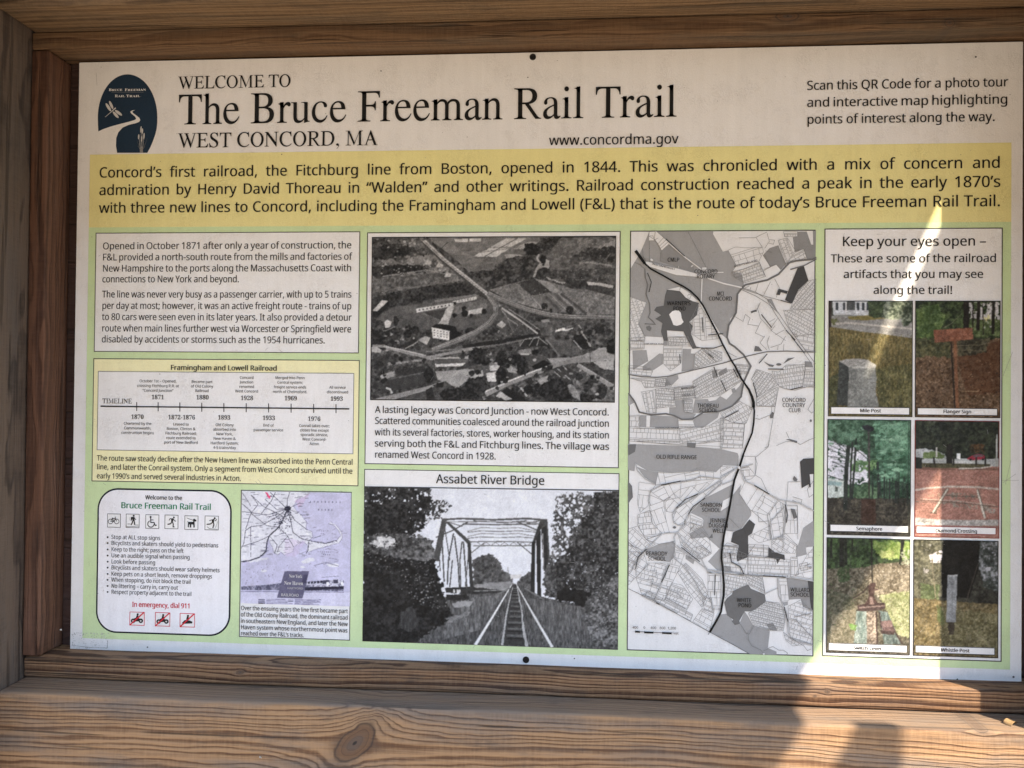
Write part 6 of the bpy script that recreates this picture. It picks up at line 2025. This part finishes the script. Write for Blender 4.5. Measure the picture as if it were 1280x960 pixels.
# white roads through the grey
for q, w in (([(240, 24), (360, 130), (500, 250), (640, 355)], 9), ([(640, 430), (632, 640)], 9), ([(640, 350), (680, 345)], 30), ([(720, 375), (823, 375)], 8), ([(690, 425), (823, 470), (980, 505)], 11)):
    a.line(q, w, 214, 7)
a.poly([(135, 280), (180, 285), (420, 340), (590, 385), (640, 400), (640, 425), (590, 412), (420, 398), (165, 318)], 214, 7)
a.poly([(190, 28), (244, 26), (300, 70), (356, 130), (295, 186), (264, 130), (240, 100), (186, 102)], 214, 7)
a.poly([(352, 520), (450, 498), (520, 540), (610, 625), (560, 622), (500, 590), (455, 536)], 214, 6)
a.line([(520, 28), (600, 180), (680, 345)], 3, 110, 7)
a.line([(188, 100), (190, 290)], 3, 112, 7)
a.line([(285, 205), (280, 280)], 3, 112, 7)
for q in ([(185, 65), (240, 100)], [(240, 24), (230, 90), (262, 130)], [(265, 80), (230, 100)], [(262, 130), (310, 80)], [(275, 150), (330, 100)], [(285, 170), (345, 118)], [(190, 65), (218, 62), (230, 90)]):
    a.line(q, 3, 118, 8)
a.line([(455, 500), (448, 530)], 3, 120, 8)
a.line([(515, 580), (525, 562), (548, 570), (535, 600), (515, 590)], 3, 120, 8)
a.ell(555, 320, 6, 14, 200, 8, .8)
a.ell(440, 330, 3, 10, 200, 8)
a.ell(208, 268, 12, 9, 205, 8, .5)
a.build('river', tm)


def inside(pts, x, y):
    ins = False
    n = len(pts)
    for i in range(n):
        (x1, y1), (x2, y2) = pts[i], pts[(i + 1) % n]
        if (y1 > y) != (y2 > y) and x < (x2 - x1) * (y - y1) / (y2 - y1) + x1:
            ins = not ins
    return ins


def clip_line(art, pts, p, q, w, c, layer, bend=None):
    n = max(4, int(math.hypot(q[0] - p[0], q[1] - p[1]) / 5))
    run = []
    for i in range(n + 1):
        t = i / n
        x, y = p[0] + (q[0] - p[0]) * t, p[1] + (q[1] - p[1]) * t
        if bend:
            k = bend * math.sin(PI * t)
            x, y = x - (q[1] - p[1]) / (n * 5.0) * k, y + (q[0] - p[0]) / (n * 5.0) * k
        if inside(pts, x, y):
            run.append((x, y))
        elif run:
            if len(run) > 1:
                art.line([run[0], run[-1]] if not bend else run[::4] + [run[-1]], w, c, layer)
            run = []
    if len(run) > 1:
        art.line([run[0], run[-1]] if not bend else run[::4] + [run[-1]], w, c, layer)


def lots(art, pts, ang, street, lot, seed, w=2.6, c=126, bend=0.0, border=True):
    """house lots: rows of narrow plots back to back along parallel streets, cut to an outline"""
    rng = random.Random(seed)
    ca, sa = math.cos(ang), math.sin(ang)
    us = [x * ca + y * sa for x, y in pts]
    vs = [-x * sa + y * ca for x, y in pts]
    u0, u1, v0, v1 = min(us), max(us), min(vs), max(vs)
    back = lambda u, v: (u * ca - v * sa, u * sa + v * ca)
    v, k = v0 + rng.uniform(0, street * .5), 0
    while v < v1:
        gap = street * 0.16
        clip_line(art, pts, back(u0, v), back(u1, v), w, c, 8, bend)
        if k % 2 == 0:
            clip_line(art, pts, back(u0, v + gap), back(u1, v + gap), w, c, 8, bend)
        va = v + (gap if k % 2 == 0 else 0)
        vb = v + street * 0.58
        u = u0 + rng.uniform(0, lot)
        while u < u1:
            if rng.random() < .9:
                sk = rng.uniform(-.12, .12) * lot
                clip_line(art, pts, back(u, va), back(u + sk, vb), w, c, 8)
            u += lot * rng.uniform(.7, 1.5)
        v = vb
        k += 1
    if border:
        art.line(list(pts), w, c, 8, closed=True)


a = Map((784, 286), MS)
ROWS = (
 (1, [(24, 585), (166, 634), (95, 800), (152, 924), (150, 960), (20, 960)], 1.25, 62, 24), (1, [(530, 800), (612, 640), (690, 770), (800, 940), (640, 960), (545, 900)], 1.5, 84, 30),
 (2, [(98, 372), (190, 350), (335, 290), (388, 410), (205, 465), (130, 425)], -.33, 44, 24), (2, [(66, 185), (130, 158), (205, 165), (360, 160), (370, 200), (330, 280), (135, 312)], -.3, 110, 58),
 (2, [(495, 100), (575, 80), (640, 185), (600, 250), (560, 300), (540, 250)], 1.2, 58, 26), (2, [(540, 25), (660, 25), (660, 66), (550, 70)], 0.02, 44, 28), (2, [(570, 300), (640, 205), (715, 172), (745, 262), (650, 272)], -.5, 52, 36),
 (2, [(670, 525), (756, 448), (818, 430), (818, 690), (600, 690), (615, 642)], -.85, 40, 21), (2, [(540, 700), (818, 690), (818, 900), (640, 925), (585, 840)], .5, 46, 24), (2, [(640, 925), (818, 900), (818, 1060), (740, 1060)], .2, 60, 40),
 (3, [(10, 20), (150, 15), (145, 110), (30, 115), (12, 150)], .02, 54, 22), (3, [(310, 85), (470, 85), (460, 235), (370, 300), (310, 240)], .0, 58, 28), (3, [(350, 10), (520, 5), (560, 90), (470, 85), (350, 80)], .05, 36, 22),
 (3, [(580, 150), (640, 110), (760, 225), (575, 280)], .7, 38, 22), (3, [(640, 100), (810, 140), (810, 210), (760, 225)], .6, 36, 22), (3, [(10, 250), (130, 262), (220, 295), (200, 345), (10, 322)], .1, 46, 34),
 (3, [(20, 360), (240, 365), (230, 440), (150, 445), (120, 390)], .1, 48, 26), (3, [(240, 370), (330, 360), (380, 430), (240, 440)], .1, 30, 17), (3, [(240, 455), (400, 440), (410, 600), (250, 620)], .08, 40, 19),
 (3, [(120, 480), (240, 460), (250, 660), (170, 665)], 1.4, 50, 40), (3, [(400, 440), (560, 420), (590, 530), (400, 545)], -.1, 34, 16), (3, [(470, 545), (560, 545), (560, 660), (490, 650)], 0, 26, 14), (3, [(560, 390), (720, 290), (960, 290), (985, 380), (795, 510), (580, 540)], -.5, 40, 16),
 (3, [(20, 680), (105, 678), (100, 790), (300, 792), (450, 790), (450, 910), (300, 920), (20, 900)], .04, 84, 33), (3, [(450, 790), (580, 785), (700, 770), (823, 690), (823, 900), (640, 920), (450, 920)], -.25, 60, 30), (3, [(435, 720), (560, 722), (580, 780), (440, 790)], .0, 90, 22),
 (4, [(265, 370), (310, 285), (440, 330), (490, 420), (400, 470), (310, 530), (300, 420)], -.9, 40, 20), (4, [(440, 300), (500, 310), (560, 250), (725, 245), (730, 270), (700, 440), (600, 460), (500, 430)], -.15, 60, 20), (4, [(725, 290), (810, 280), (810, 430), (700, 440)], .05, 50, 19),
 (4, [(310, 530), (400, 470), (490, 440), (470, 600), (310, 600)], -.6, 48, 27), (4, [(0, 660), (170, 560), (275, 620), (220, 750), (100, 740), (20, 700)], -.5, 66, 24), (4, [(0, 700), (100, 740), (205, 755), (190, 960), (0, 960)], .05, 60, 44), (4, [(130, 240), (250, 250), (245, 320), (150, 330)], .1, 42, 24),
 (5, [(100, 360), (245, 380), (185, 470), (180, 560), (110, 620), (86, 540)], .12, 260, 34), (5, [(265, 275), (380, 282), (620, 262), (740, 278), (735, 335), (590, 345), (440, 352), (240, 385)], 1.35, 300, 36), (5, [(200, 440), (290, 390), (460, 360), (450, 490), (310, 520)], 1.1, 300, 38),
 (5, [(195, 470), (310, 520), (330, 680), (360, 790), (300, 800), (215, 715), (190, 580)], -.35, 300, 34), (5, [(320, 515), (450, 420), (740, 345), (620, 450), (420, 590), (385, 620), (330, 610)], .72, 260, 42), (5, [(420, 590), (610, 470), (780, 350), (800, 370), (650, 500), (540, 610), (500, 690), (430, 730), (390, 680)], .82, 240, 44),
 (5, [(90, 640), (195, 600), (215, 715), (300, 800), (160, 850), (90, 730)], -.1, 90, 30), (5, [(10, 760), (90, 735), (160, 850), (240, 890), (150, 945), (10, 900)], .75, 90, 34), (5, [(10, 880), (130, 950), (75, 1050), (10, 1160)], .7, 80, 40), (5, [(430, 790), (520, 700), (640, 740), (700, 830), (720, 960), (620, 1020), (460, 900)], .7, 84, 42),
 (5, [(540, 640), (650, 690), (650, 740), (540, 780)], .3, 60, 40), (5, [(80, 10), (810, 10), (810, 76), (500, 50)], .05, 200, 27), (5, [(160, 850), (300, 805), (410, 790), (400, 868), (270, 890)], -.3, 200, 60),
 (6, [(170, 245), (240, 225), (300, 300), (270, 330), (215, 345)], -.1, 130, 42), (6, [(160, 460), (215, 350), (300, 390), (410, 460), (490, 510), (420, 640), (380, 640), (260, 600)], -1.0, 400, 46), (6, [(400, 640), (500, 520), (560, 560), (540, 720), (540, 850), (430, 850)], 1.4, 110, 44), (6, [(560, 555), (660, 560), (660, 800), (550, 800)], 0.02, 210, 34),
 (6, [(250, 820), (430, 730), (440, 850), (330, 880)], .35, 120, 40), (6, [(440, 860), (560, 800), (660, 900), (640, 970), (440, 960)], .6, 76, 40), (6, [(20, 920), (60, 880), (160, 905), (150, 960), (20, 1010)], .1, 50, 34), (6, [(0, 225), (140, 230), (20, 340), (0, 400)], -.5, 70, 40),
 (7, [(10, 60), (140, 70), (175, 180), (75, 280), (10, 350)], .55, 90, 42), (7, [(75, 290), (180, 160), (350, 160), (235, 470), (125, 430)], .3, 74, 38), (7, [(410, 20), (490, 80), (430, 240), (395, 310), (320, 480), (240, 470), (365, 160)], .25, 110, 40), (7, [(430, 240), (500, 160), (640, 300), (690, 420), (640, 540), (540, 420)], .85, 60, 30),
 (7, [(320, 470), (380, 330), (470, 350), (560, 470), (510, 560)], .35, 70, 28), (7, [(520, 120), (560, 30), (640, 10), (720, 80), (640, 125)], .4, 90, 50), (7, [(690, 240), (800, 245), (800, 560), (740, 560), (690, 430)], .02, 120, 36), (7, [(560, 660), (640, 550), (740, 590), (705, 750)], .5, 80, 56), (7, [(640, 460), (720, 460), (740, 590), (660, 560)], .4, 60, 32), (7, [(120, 440), (180, 400), (560, 600), (540, 655)], .47, 50, 60),
 (8, [(25, 10), (140, 10), (160, 60), (240, 90), (200, 260), (100, 240), (30, 180)], .1, 64, 36), (8, [(235, 100), (600, 130), (600, 285), (235, 260)], .05, 58, 32), (8, [(600, 110), (660, 110), (670, 260), (600, 280)], .02, 120, 26), (8, [(40, 250), (200, 265), (230, 345), (110, 400), (40, 460)], .2, 52, 24), (8, [(210, 262), (360, 280), (380, 420), (250, 350)], .45, 36, 17),
 (8, [(500, 290), (570, 295), (588, 480), (520, 490)], .02, 200, 30), (8, [(240, 590), (390, 492), (500, 500), (560, 580), (540, 740), (430, 740), (280, 680)], .25, 32, 18), (8, [(580, 530), (690, 475), (790, 580), (790, 860), (600, 800), (585, 650)], .3, 66, 34), (8, [(640, 270), (745, 90), (798, 30), (798, 300)], -.2, 100, 90), (8, [(540, 750), (600, 800), (720, 860), (620, 870), (560, 820)], .5, 60, 36), (8, [(240, 0), (410, 10), (410, 100), (240, 100)], .1, 60, 60),
)
for i, (sh, pts, ang, st, lot) in enumerate(ROWS):
    a.sheet(sh)
    lots(a, pts, ang, st, lot, 100 + i)
a.sheet(2)
for q in ([(190, 520), (250, 490)], [(262, 500), (255, 525)], [(325, 470), (300, 545)], [(430, 455), (372, 568)], [(465, 430), (510, 515)], [(480, 590), (500, 514)], [(305, 75), (400, 30)], [(305, 75), (360, 160)], [(110, 745), (195, 795), (215, 735), (255, 765), (235, 820), (330, 835)], [(350, 790), (300, 895), (380, 930)], [(345, 630), (320, 690), (345, 770), (440, 870), (470, 830)],
          [(335, 640), (310, 700)], [(440, 840), (490, 770)], [(420, 800), (470, 770)], [(430, 870), (560, 960)], [(470, 910), (545, 870)], [(330, 280), (385, 410)], [(385, 230), (430, 330), (370, 360)], [(370, 350), (480, 308)], [(400, 40), (420, 110), (380, 170)], [(420, 95), (465, 100), (455, 135), (415, 125)], [(385, 190), (440, 205)], [(160, 80), (305, 78)]):
    a.line(q, 3, 116, 8)
for off in (-16, 16):
    a.line([(185, 515 + off * .6), (300, 560 + off), (400, 620 + off), (480 + off, 720), (560 + off, 840), (650 + off, 960), (742 + off, 1080), (800 + off, 1160)], 4, 116, 8)
a.line([(185, 515), (400, 585), (480, 605), (610, 640)], 4, 116, 8)
a.sheet(4)
for q in ([(500, 440), (470, 600), (410, 945), (380, 960)], [(505, 435), (560, 455), (640, 465), (740, 436), (815, 440)], [(310, 600), (470, 605)], [(440, 610), (440, 670), (335, 715), (300, 705)], [(480, 938), (560, 905), (640, 905), (685, 930), (760, 890), (812, 870)], [(565, 825), (590, 880)], [(800, 540), (750, 630), (780, 660), (812, 640)], [(140, 180), (60, 140)],
          [(380, 0), (340, 60), (400, 120)], [(560, 0), (520, 70), (430, 100)], [(420, 0), (400, 60), (420, 120)], [(490, 120), (495, 85)], [(540, 130), (545, 70)], [(210, 750), (190, 960)]):
    a.line(q, 3.4, 124, 8)
a.sheet(5)
for q, w in (([(800, 330), (620, 310), (560, 345), (290, 385), (200, 430), (180, 520), (200, 560)], 8), ([(800, 350), (640, 450), (420, 580), (385, 640), (400, 710), (440, 730), (490, 720), (540, 620), (660, 500), (800, 380)], 8), ([(520, 640), (490, 720), (430, 790), (400, 830), (412, 900)], 9), ([(430, 790), (300, 800), (150, 945), (80, 1060), (75, 1160)], 9),
             ([(70, 200), (85, 260), (150, 330), (240, 380)], 8), ([(430, 800), (480, 870), (620, 990), (690, 1130), (815, 1150)], 9)):
    a.line(q, w, 112, 8)
    a.line(q, w - 4.5, 206, 9)
a.sheet(6)
for q, w in (([(170, 245), (210, 350), (300, 390), (420, 465), (500, 510), (680, 540), (800, 605)], 10), ([(120, 340), (20, 380), (0, 330), (150, 240)], 9), ([(560, 520), (575, 640), (540, 800), (540, 920)], 8), ([(550, 570), (430, 700), (420, 800), (440, 850), (540, 830)], 8), ([(155, 240), (280, 205)], 9)):
    a.line(q, w, 112, 8)
    a.line(q, w - 4.5, 206, 9)
for q in ([(200, 138), (300, 140), (300, 290)], [(420, 0), (410, 60), (300, 150), (315, 200), (300, 300), (350, 330), (410, 460)], [(685, 355), (580, 358), (570, 510)], [(660, 560), (665, 850)], [(620, 485), (700, 510), (690, 545), (615, 515)], [(800, 345), (745, 420), (760, 490), (802, 460)], [(385, 470), (360, 545), (320, 600)], [(265, 600), (400, 720)], [(320, 620), (330, 700), (420, 690)], [(75, 665), (160, 750)], [(30, 770), (110, 780)]):
    a.line(q, 3.2, 118, 8)
a.sheet(7)
a.line([(10, 380), (240, 490), (540, 660), (705, 752), (925, 870), (1052, 942)], 4, 92, 9)
for q, w in (([(235, 480), (360, 170)], 9), ([(400, 120), (500, 200), (590, 340), (640, 430), (720, 480), (740, 580)], 8), ([(200, 340), (300, 370), (430, 420), (470, 460)], 8), ([(130, 430), (430, 590)], 8), ([(330, 460), (500, 550)], 7), ([(690, 240), (1170, 270)], 7), ([(420, 10), (560, 120), (690, 220), (830, 232)], 9)):
    a.line(q, w, 112, 8)
    a.line(q, w - 4.5, 206, 9)
for q in ([(195, 230), (250, 220), (245, 275), (195, 270)], [(165, 300), (225, 300), (210, 355), (160, 345)], [(560, 600), (540, 655)], [(690, 775), (700, 755)]):
    a.line(q, 3, 118, 8)
a.sheet(8)
for q, w in (([(0, 238), (30, 240), (220, 262), (600, 285), (798, 315)], 9), ([(95, 60), (100, 160), (180, 200), (215, 265)], 8), ([(530, 500), (575, 600), (585, 760), (620, 820), (790, 865)], 9), ([(490, 290), (500, 440), (540, 530)], 8), ([(390, 420), (490, 375)], 8), ([(640, 620), (780, 590)], 6), ([(640, 640), (790, 800)], 6)):
    a.line(q, w, 112, 8)
    a.line(q, w - 4.5, 206, 9)
for q in ([(360, 280), (385, 430)], [(390, 490), (490, 500)], [(170, 680), (225, 765), (250, 765), (285, 700)], [(240, 765), (240, 820), (270, 870), (340, 900), (370, 930)], [(370, 910), (410, 895)], [(405, 890), (450, 875), (500, 905), (540, 905), (575, 930), (565, 950)], [(600, 800), (715, 870), (745, 910), (780, 895)], [(720, 190), (770, 160)], [(675, 170), (745, 155), (750, 215), (690, 225), (675, 170)], [(240, 0), (235, 260)], [(370, 0), (370, 110)], [(235, 90), (300, 0)]):
    a.line(q, 3.2, 112, 9)
a.ell(770, 198, 13, 12, 150, 9)
a.ell(372, 938, 9, 8, 206, 9)
a.sheet(7)
a.line([(68, 745), (378, 760)], 4, 40, 9)
a.line([(68, 747), (105, 749)], 15, 40, 9)
a.line([(145, 753), (222, 756)], 15, 40, 9)
a.line([(300, 758), (378, 762)], 15, 40, 9)
for x in (68, 105, 145, 222, 300, 378):
    a.line([(x, 738 + (x - 68) * .045), (x, 758 + (x - 68) * .045)], 3, 40, 9)
a.line([(690, 775), (706, 752)], 5, 120, 9)
par = a.build('parcel_lines', tm)

a = Map((784, 286), MS)
a.sheet(1)
T = 24
a.line([(70, 190), (150, 300)], 26, T, 10, w1=22)
a.line([(148, 298), (200, 346), (300, 400), (400, 456), (480, 496), (540, 535), (600, 592), (650, 662), (710, 780), (775, 905), (810, 980), (885, 1120), (925, 1185), (975, 1285), (1010, 1335)], 14, T, 10)
a.sheet(4)
a.line([(213, 415), (245, 460), (270, 520), (284, 570), (284, 612)], 16, T, 10, w1=26)
a.line([(284, 600), (291, 640), (286, 740), (272, 830), (220, 955), (190, 1030)], 14, T, 10)
a.sheet(6)
a.line([(196, 125), (170, 210), (120, 340), (70, 620), (30, 820), (12, 960), (10, 1010), (20, 1090), (30, 1240), (28, 1330), (5, 1470), (-30, 1540), (-90, 1642)], 17, T, 10)
a.line([(152, 238), (168, 232)], 24, 214, 11)
a.build('trail_line', tm)

a = Map((784, 286), MS)


def lab(sh, s, x0, y, x1, em=7.0, c=14):
    a.sheet(sh)
    a.text(s, x0, y, x1, em, c, 12)


lab(1, 'CMLP', 342, 285, 445)
lab(1, 'CONCORD', 572, 385, 772)
lab(1, 'ROTARY', 592, 427, 748)
lab(2, 'MCI', -30, 575, 32)
lab(2, 'CONCORD', -100, 617, 100)
lab(1, 'WARNER’S', 338, 657, 542)
lab(1, 'POND', 390, 702, 500)
lab(3, 'THOREAU', 597, 612, 783)
lab(3, 'SCHOOL', 612, 652, 772)
lab(4, 'CONCORD', 526, 563, 730)
lab(4, 'COUNTRY', 530, 608, 724)
lab(4, 'CLUB', 582, 652, 686)
lab(5, 'OLD RIFLE RANGE', 246, 158, 595)
lab(5, 'SANBORN', 622, 568, 812)
lab(5, 'SCHOOL', 636, 612, 796)
lab(5, 'JENNIE', 708, 702, 840)
lab(5, 'DUGGAN', 694, 745, 862)
lab(5, 'WELL', 728, 790, 826)
lab(7, 'PEABODY', 158, 92, 342)
lab(7, 'SCHOOL', 176, 136, 330)
lab(8, 'WHITE', 140, 492, 264)
lab(8, 'POND', 152, 536, 266)
lab(8, 'WILLARD', 598, 402, 764)
lab(8, 'SCHOOL', 598, 444, 762)
a.sheet(7)
for s, x in (('400', 68), ('0', 145), ('400', 222), ('800', 300), ('1,200', 380)):
    a.text(s, x, 720 + (x - 68) * .02, None, 4.2, 60, 12, center=1)
a.text('Feet', 386, 768, 437, 4.2, 60, 12)
a.sheet(3)
a.text('LAWS BROOK ROAD', 142, 76, 312, 2.9, 50, 12, 'sansb')
a.text('MAIN STREET', 462, 458, 592, 3.0, 50, 12, 'sansb', ang=.12)
a.text('CENTRAL ST', 462, 516, 575, 2.9, 50, 12, 'sansb', ang=.1)
a.text('HARRINGTON AVENUE', 238, 793, 440, 2.9, 60, 12, 'sansb')
a.sheet(1)
a.text('UNION TURNPIKE/ROUTE 2', 208, 308, 410, 3.0, 60, 12, 'sansb', ang=-.25)
a.sheet(2)
a.text('BARRETT’S MILL ROAD', 120, 334, 325, 3.2, 50, 12, 'sansb', ang=.27)
for sh, q in ((1, [(330, 90), (490, 238)]), (1, [(172, 380), (205, 460), (185, 545)]), (1, [(640, 760), (648, 890)]), (1, [(690, 912), (820, 900)]), (2, [(350, 735), (440, 850)]), (2, [(560, 870), (640, 955)]), (2, [(515, 615), (605, 640)]), (3, [(448, 155), (452, 235)]), (3, [(630, 105), (740, 105), (820, 80)]), (3, [(690, 150), (740, 190)]), (3, [(740, 265), (770, 350)]),
              (4, [(610, 10), (720, 150)]), (4, [(330, 235), (400, 155)]), (4, [(110, 280), (150, 355)]), (4, [(280, 400), (315, 525)]), (4, [(408, 283), (540, 285)]), (4, [(600, 460), (705, 435)]), (4, [(40, 700), (155, 640)]), (4, [(5, 380), (50, 475)]),
              (5, [(290, 385), (455, 350)]), (5, [(420, 578), (500, 505), (605, 460)]), (5, [(522, 635), (560, 570), (665, 495)]), (6, [(290, 388), (420, 462)]), (6, [(555, 550), (575, 640), (565, 705)]), (7, [(70, 210), (90, 110), (165, 40)]), (7, [(292, 325), (360, 175)]), (7, [(462, 25), (620, 148)]), (7, [(752, 258), (745, 435)]), (7, [(245, 500), (275, 515)]),
              (8, [(80, 70), (95, 150), (170, 190), (200, 255)]), (8, [(362, 268), (560, 280)]), (8, [(545, 535), (578, 660)])):
    a.sheet(sh)
    a.line(q, 8, 88, 11)
    n = len(q)
    for i in range(n - 1):
        L = math.hypot(q[i + 1][0] - q[i][0], q[i + 1][1] - q[i][1])
        m = max(2, int(L / 13))
        for k in range(m):
            t = (k + .5) / m
            x, y = q[i][0] + (q[i + 1][0] - q[i][0]) * t, q[i][1] + (q[i + 1][1] - q[i][1]) * t
            a.ell(x, y, 4, 3.4, 40 if k % 3 else 60, 12, n=6)
a.build('map_label', tm)

# ---------------- wear on the board: screw heads, a scraped sticker, specks and scratches


def screw(x, y, r):
    import bmesh
    X, Zz = unproj(x, y)
    bm = bmesh.new()
    b = parent_base(board)
    prof = [(r, 0.0), (r, -0.0006), (r * .86, -0.0011), (r * .45, -0.0010), (r * .34, -0.0003)]
    n = 20
    rings = []
    for pr, py in prof:
        rings.append([bm.verts.new((X + pr * math.cos(2 * PI * k / n) - b[0], py - 0.0004 - b[1], Zz + ZC + pr * math.sin(2 * PI * k / n) - b[2])) for k in range(n)])
    for i in range(len(rings) - 1):
        for k in range(n):
            bm.faces.new((rings[i][k], rings[i][(k + 1) % n], rings[i + 1][(k + 1) % n], rings[i + 1][k]))
    bm.faces.new(rings[-1])
    bmesh.ops.recalc_face_normals(bm, faces=bm.faces[:])
    me = bpy.data.meshes.new('screw')
    bm.to_mesh(me)
    bm.free()
    m, nt, bs = newmat('dark_screw')
    bs.inputs['Base Color'].default_value = (0.025, 0.023, 0.022, 1)
    bs.inputs['Metallic'].default_value = 0.6
    bs.inputs['Roughness'].default_value = 0.5
    me.materials.append(m)
    return link('screw', me, board)


screw(666.0, 71.5, 0.0042)
screw(657.5, 824.5, 0.0042)
a = Art()
rng = random.Random(11)
for k in range(420):
    t, s_ = rng.random(), rng.random()
    x, y = 90 + 46 * t, 790 + 20 * s_ + 1.2 * t
    edge = min(t, 1 - t, s_, 1 - s_)
    if rng.random() < (.75 if s_ < .25 or edge < .07 else .22):
        a.ell(x, y, rng.uniform(.25, .7), rng.uniform(.2, .5), rng.choice((150, 128, 170, 186)), 3, n=6)
a.line([(90, 806.5), (117, 809.5), (134.6, 809.8), (135, 801)], .45, 140, 3)
a.build('sticker_residue', board)
a = Art()
for k in range(330):
    x, y = rng.uniform(100, 1272), rng.uniform(60, 845)
    if not (unproj(x, y)[0] < PW - .004 and abs(unproj(x, y)[1]) < PH - .004):
        continue
    r = rng.uniform(.15, .5) * (1.6 if rng.random() < .06 else 1)
    a.ell(x, y, r, r * rng.uniform(.5, 1.2), rng.choice((90, 120, 70, 140)), 14, rng.uniform(0, 3), n=7)
for k in range(70):
    x, y = rng.uniform(110, 1265), rng.uniform(290, 840)
    an, L = rng.uniform(0, PI), rng.uniform(2, 8)
    if unproj(x + L, y + L)[1] < -PH + .004 or unproj(x, y)[1] > PH - .01:
        continue
    a.line([(x, y), (x + L * math.cos(an) * .6, y + L * math.sin(an) * .5), (x + L * math.cos(an), y + L * math.sin(an))], .28, rng.choice((120, 140, 100)), 14)
for q in ([(1255, 605), (1262, 575)], [(1252, 603), (1268, 592)], [(1251, 600), (1272, 600)], [(122, 92), (123, 108)], [(1252, 470), (1264, 440)], [(1190, 672), (1196, 660)]):
    a.line(q, .28, 120, 14)
for x, y, r in ((1218, 72.5, 1.3), (1265, 845, 1.4), (718, 822, .9), (1195, 848, 1.2), (477, 90, .9), (660, 98, .8), (186, 808, 1.0), (1215, 130, .8)):
    a.ell(x, y, r, r * .9, 84, 14)
o = a.build('grime_speck', board)
o['kind'] = 'stuff'

# ================================================================ small things lying on the timbers


def curl(name, label, cat, x, y, depth, mat_c, L, W, turn, lift, spin):
    X, Zz = unproj(x, y, depth)
    V, F = [], []
    n = 14
    for i in range(n + 1):
        t = i / n
        an = turn * t
        rad = L * (0.55 - 0.18 * t)
        px, pz = rad * math.cos(an), rad * math.sin(an) * .75
        w = W * (0.35 + math.sin(PI * min(1, t * .9 + .08)) * .65)
        for s_ in (-1, 0, 1):
            V.append((px, s_ * w, pz + abs(s_) * w * .25))
    for i in range(n):
        for k in range(2):
            q = i * 3 + k
            F.append((q, q + 1, q + 4, q + 3))
    me = bpy.data.meshes.new(name)
    me.from_pydata(V, [], F)
    zmin = min(v[2] for v in V)
    for v in me.vertices:
        v.co.z -= zmin
    m, nt, bs = newmat(name + '_skin')
    c = mix_node(nt, noise_node(nt, scaled_pos(nt, 1, 1, 1), 700, 3), mat_c, tuple(q * .45 for q in mat_c))
    nt.links.new(c, bs.inputs['Base Color'])
    bs.inputs['Roughness'].default_value = 0.6
    me.materials.append(m)
    o = link(name, me)
    md = o.modifiers.new('thickness', 'SOLIDIFY')
    md.thickness = 0.0006
    md = o.modifiers.new('round', 'SUBSURF')
    md.levels = md.render_levels = 1
    o.location = (X, -depth, Zz + ZC + lift)
    o.rotation_euler = (0.15, 0.0, spin)
    return tag(o, label, cat)


curl('seed_husk', 'small curled tan husk lying at the sunlit right end of the bottom beam', 'seed husk', 1262, 911, 0.058, (0.42, 0.27, 0.13), 0.014, 0.005, 5.2, 0.0008, 0.5)
curl('wood_splinter', 'pale splinter stuck on the lower left trim beside the board', 'splinter', 75, 788, 0.037, (0.62, 0.58, 0.52), 0.004, 0.0016, 2.2, 0.0, 0.0)
curl('pale_seed', 'tiny pale seed caught on the face of the bottom beam, left of its knot', 'seed', 324, 948, 0.082, (0.70, 0.66, 0.58), 0.005, 0.0022, 1.6, 0.0, 0.6)
for f in set(FONTS.values()):
    f.done()
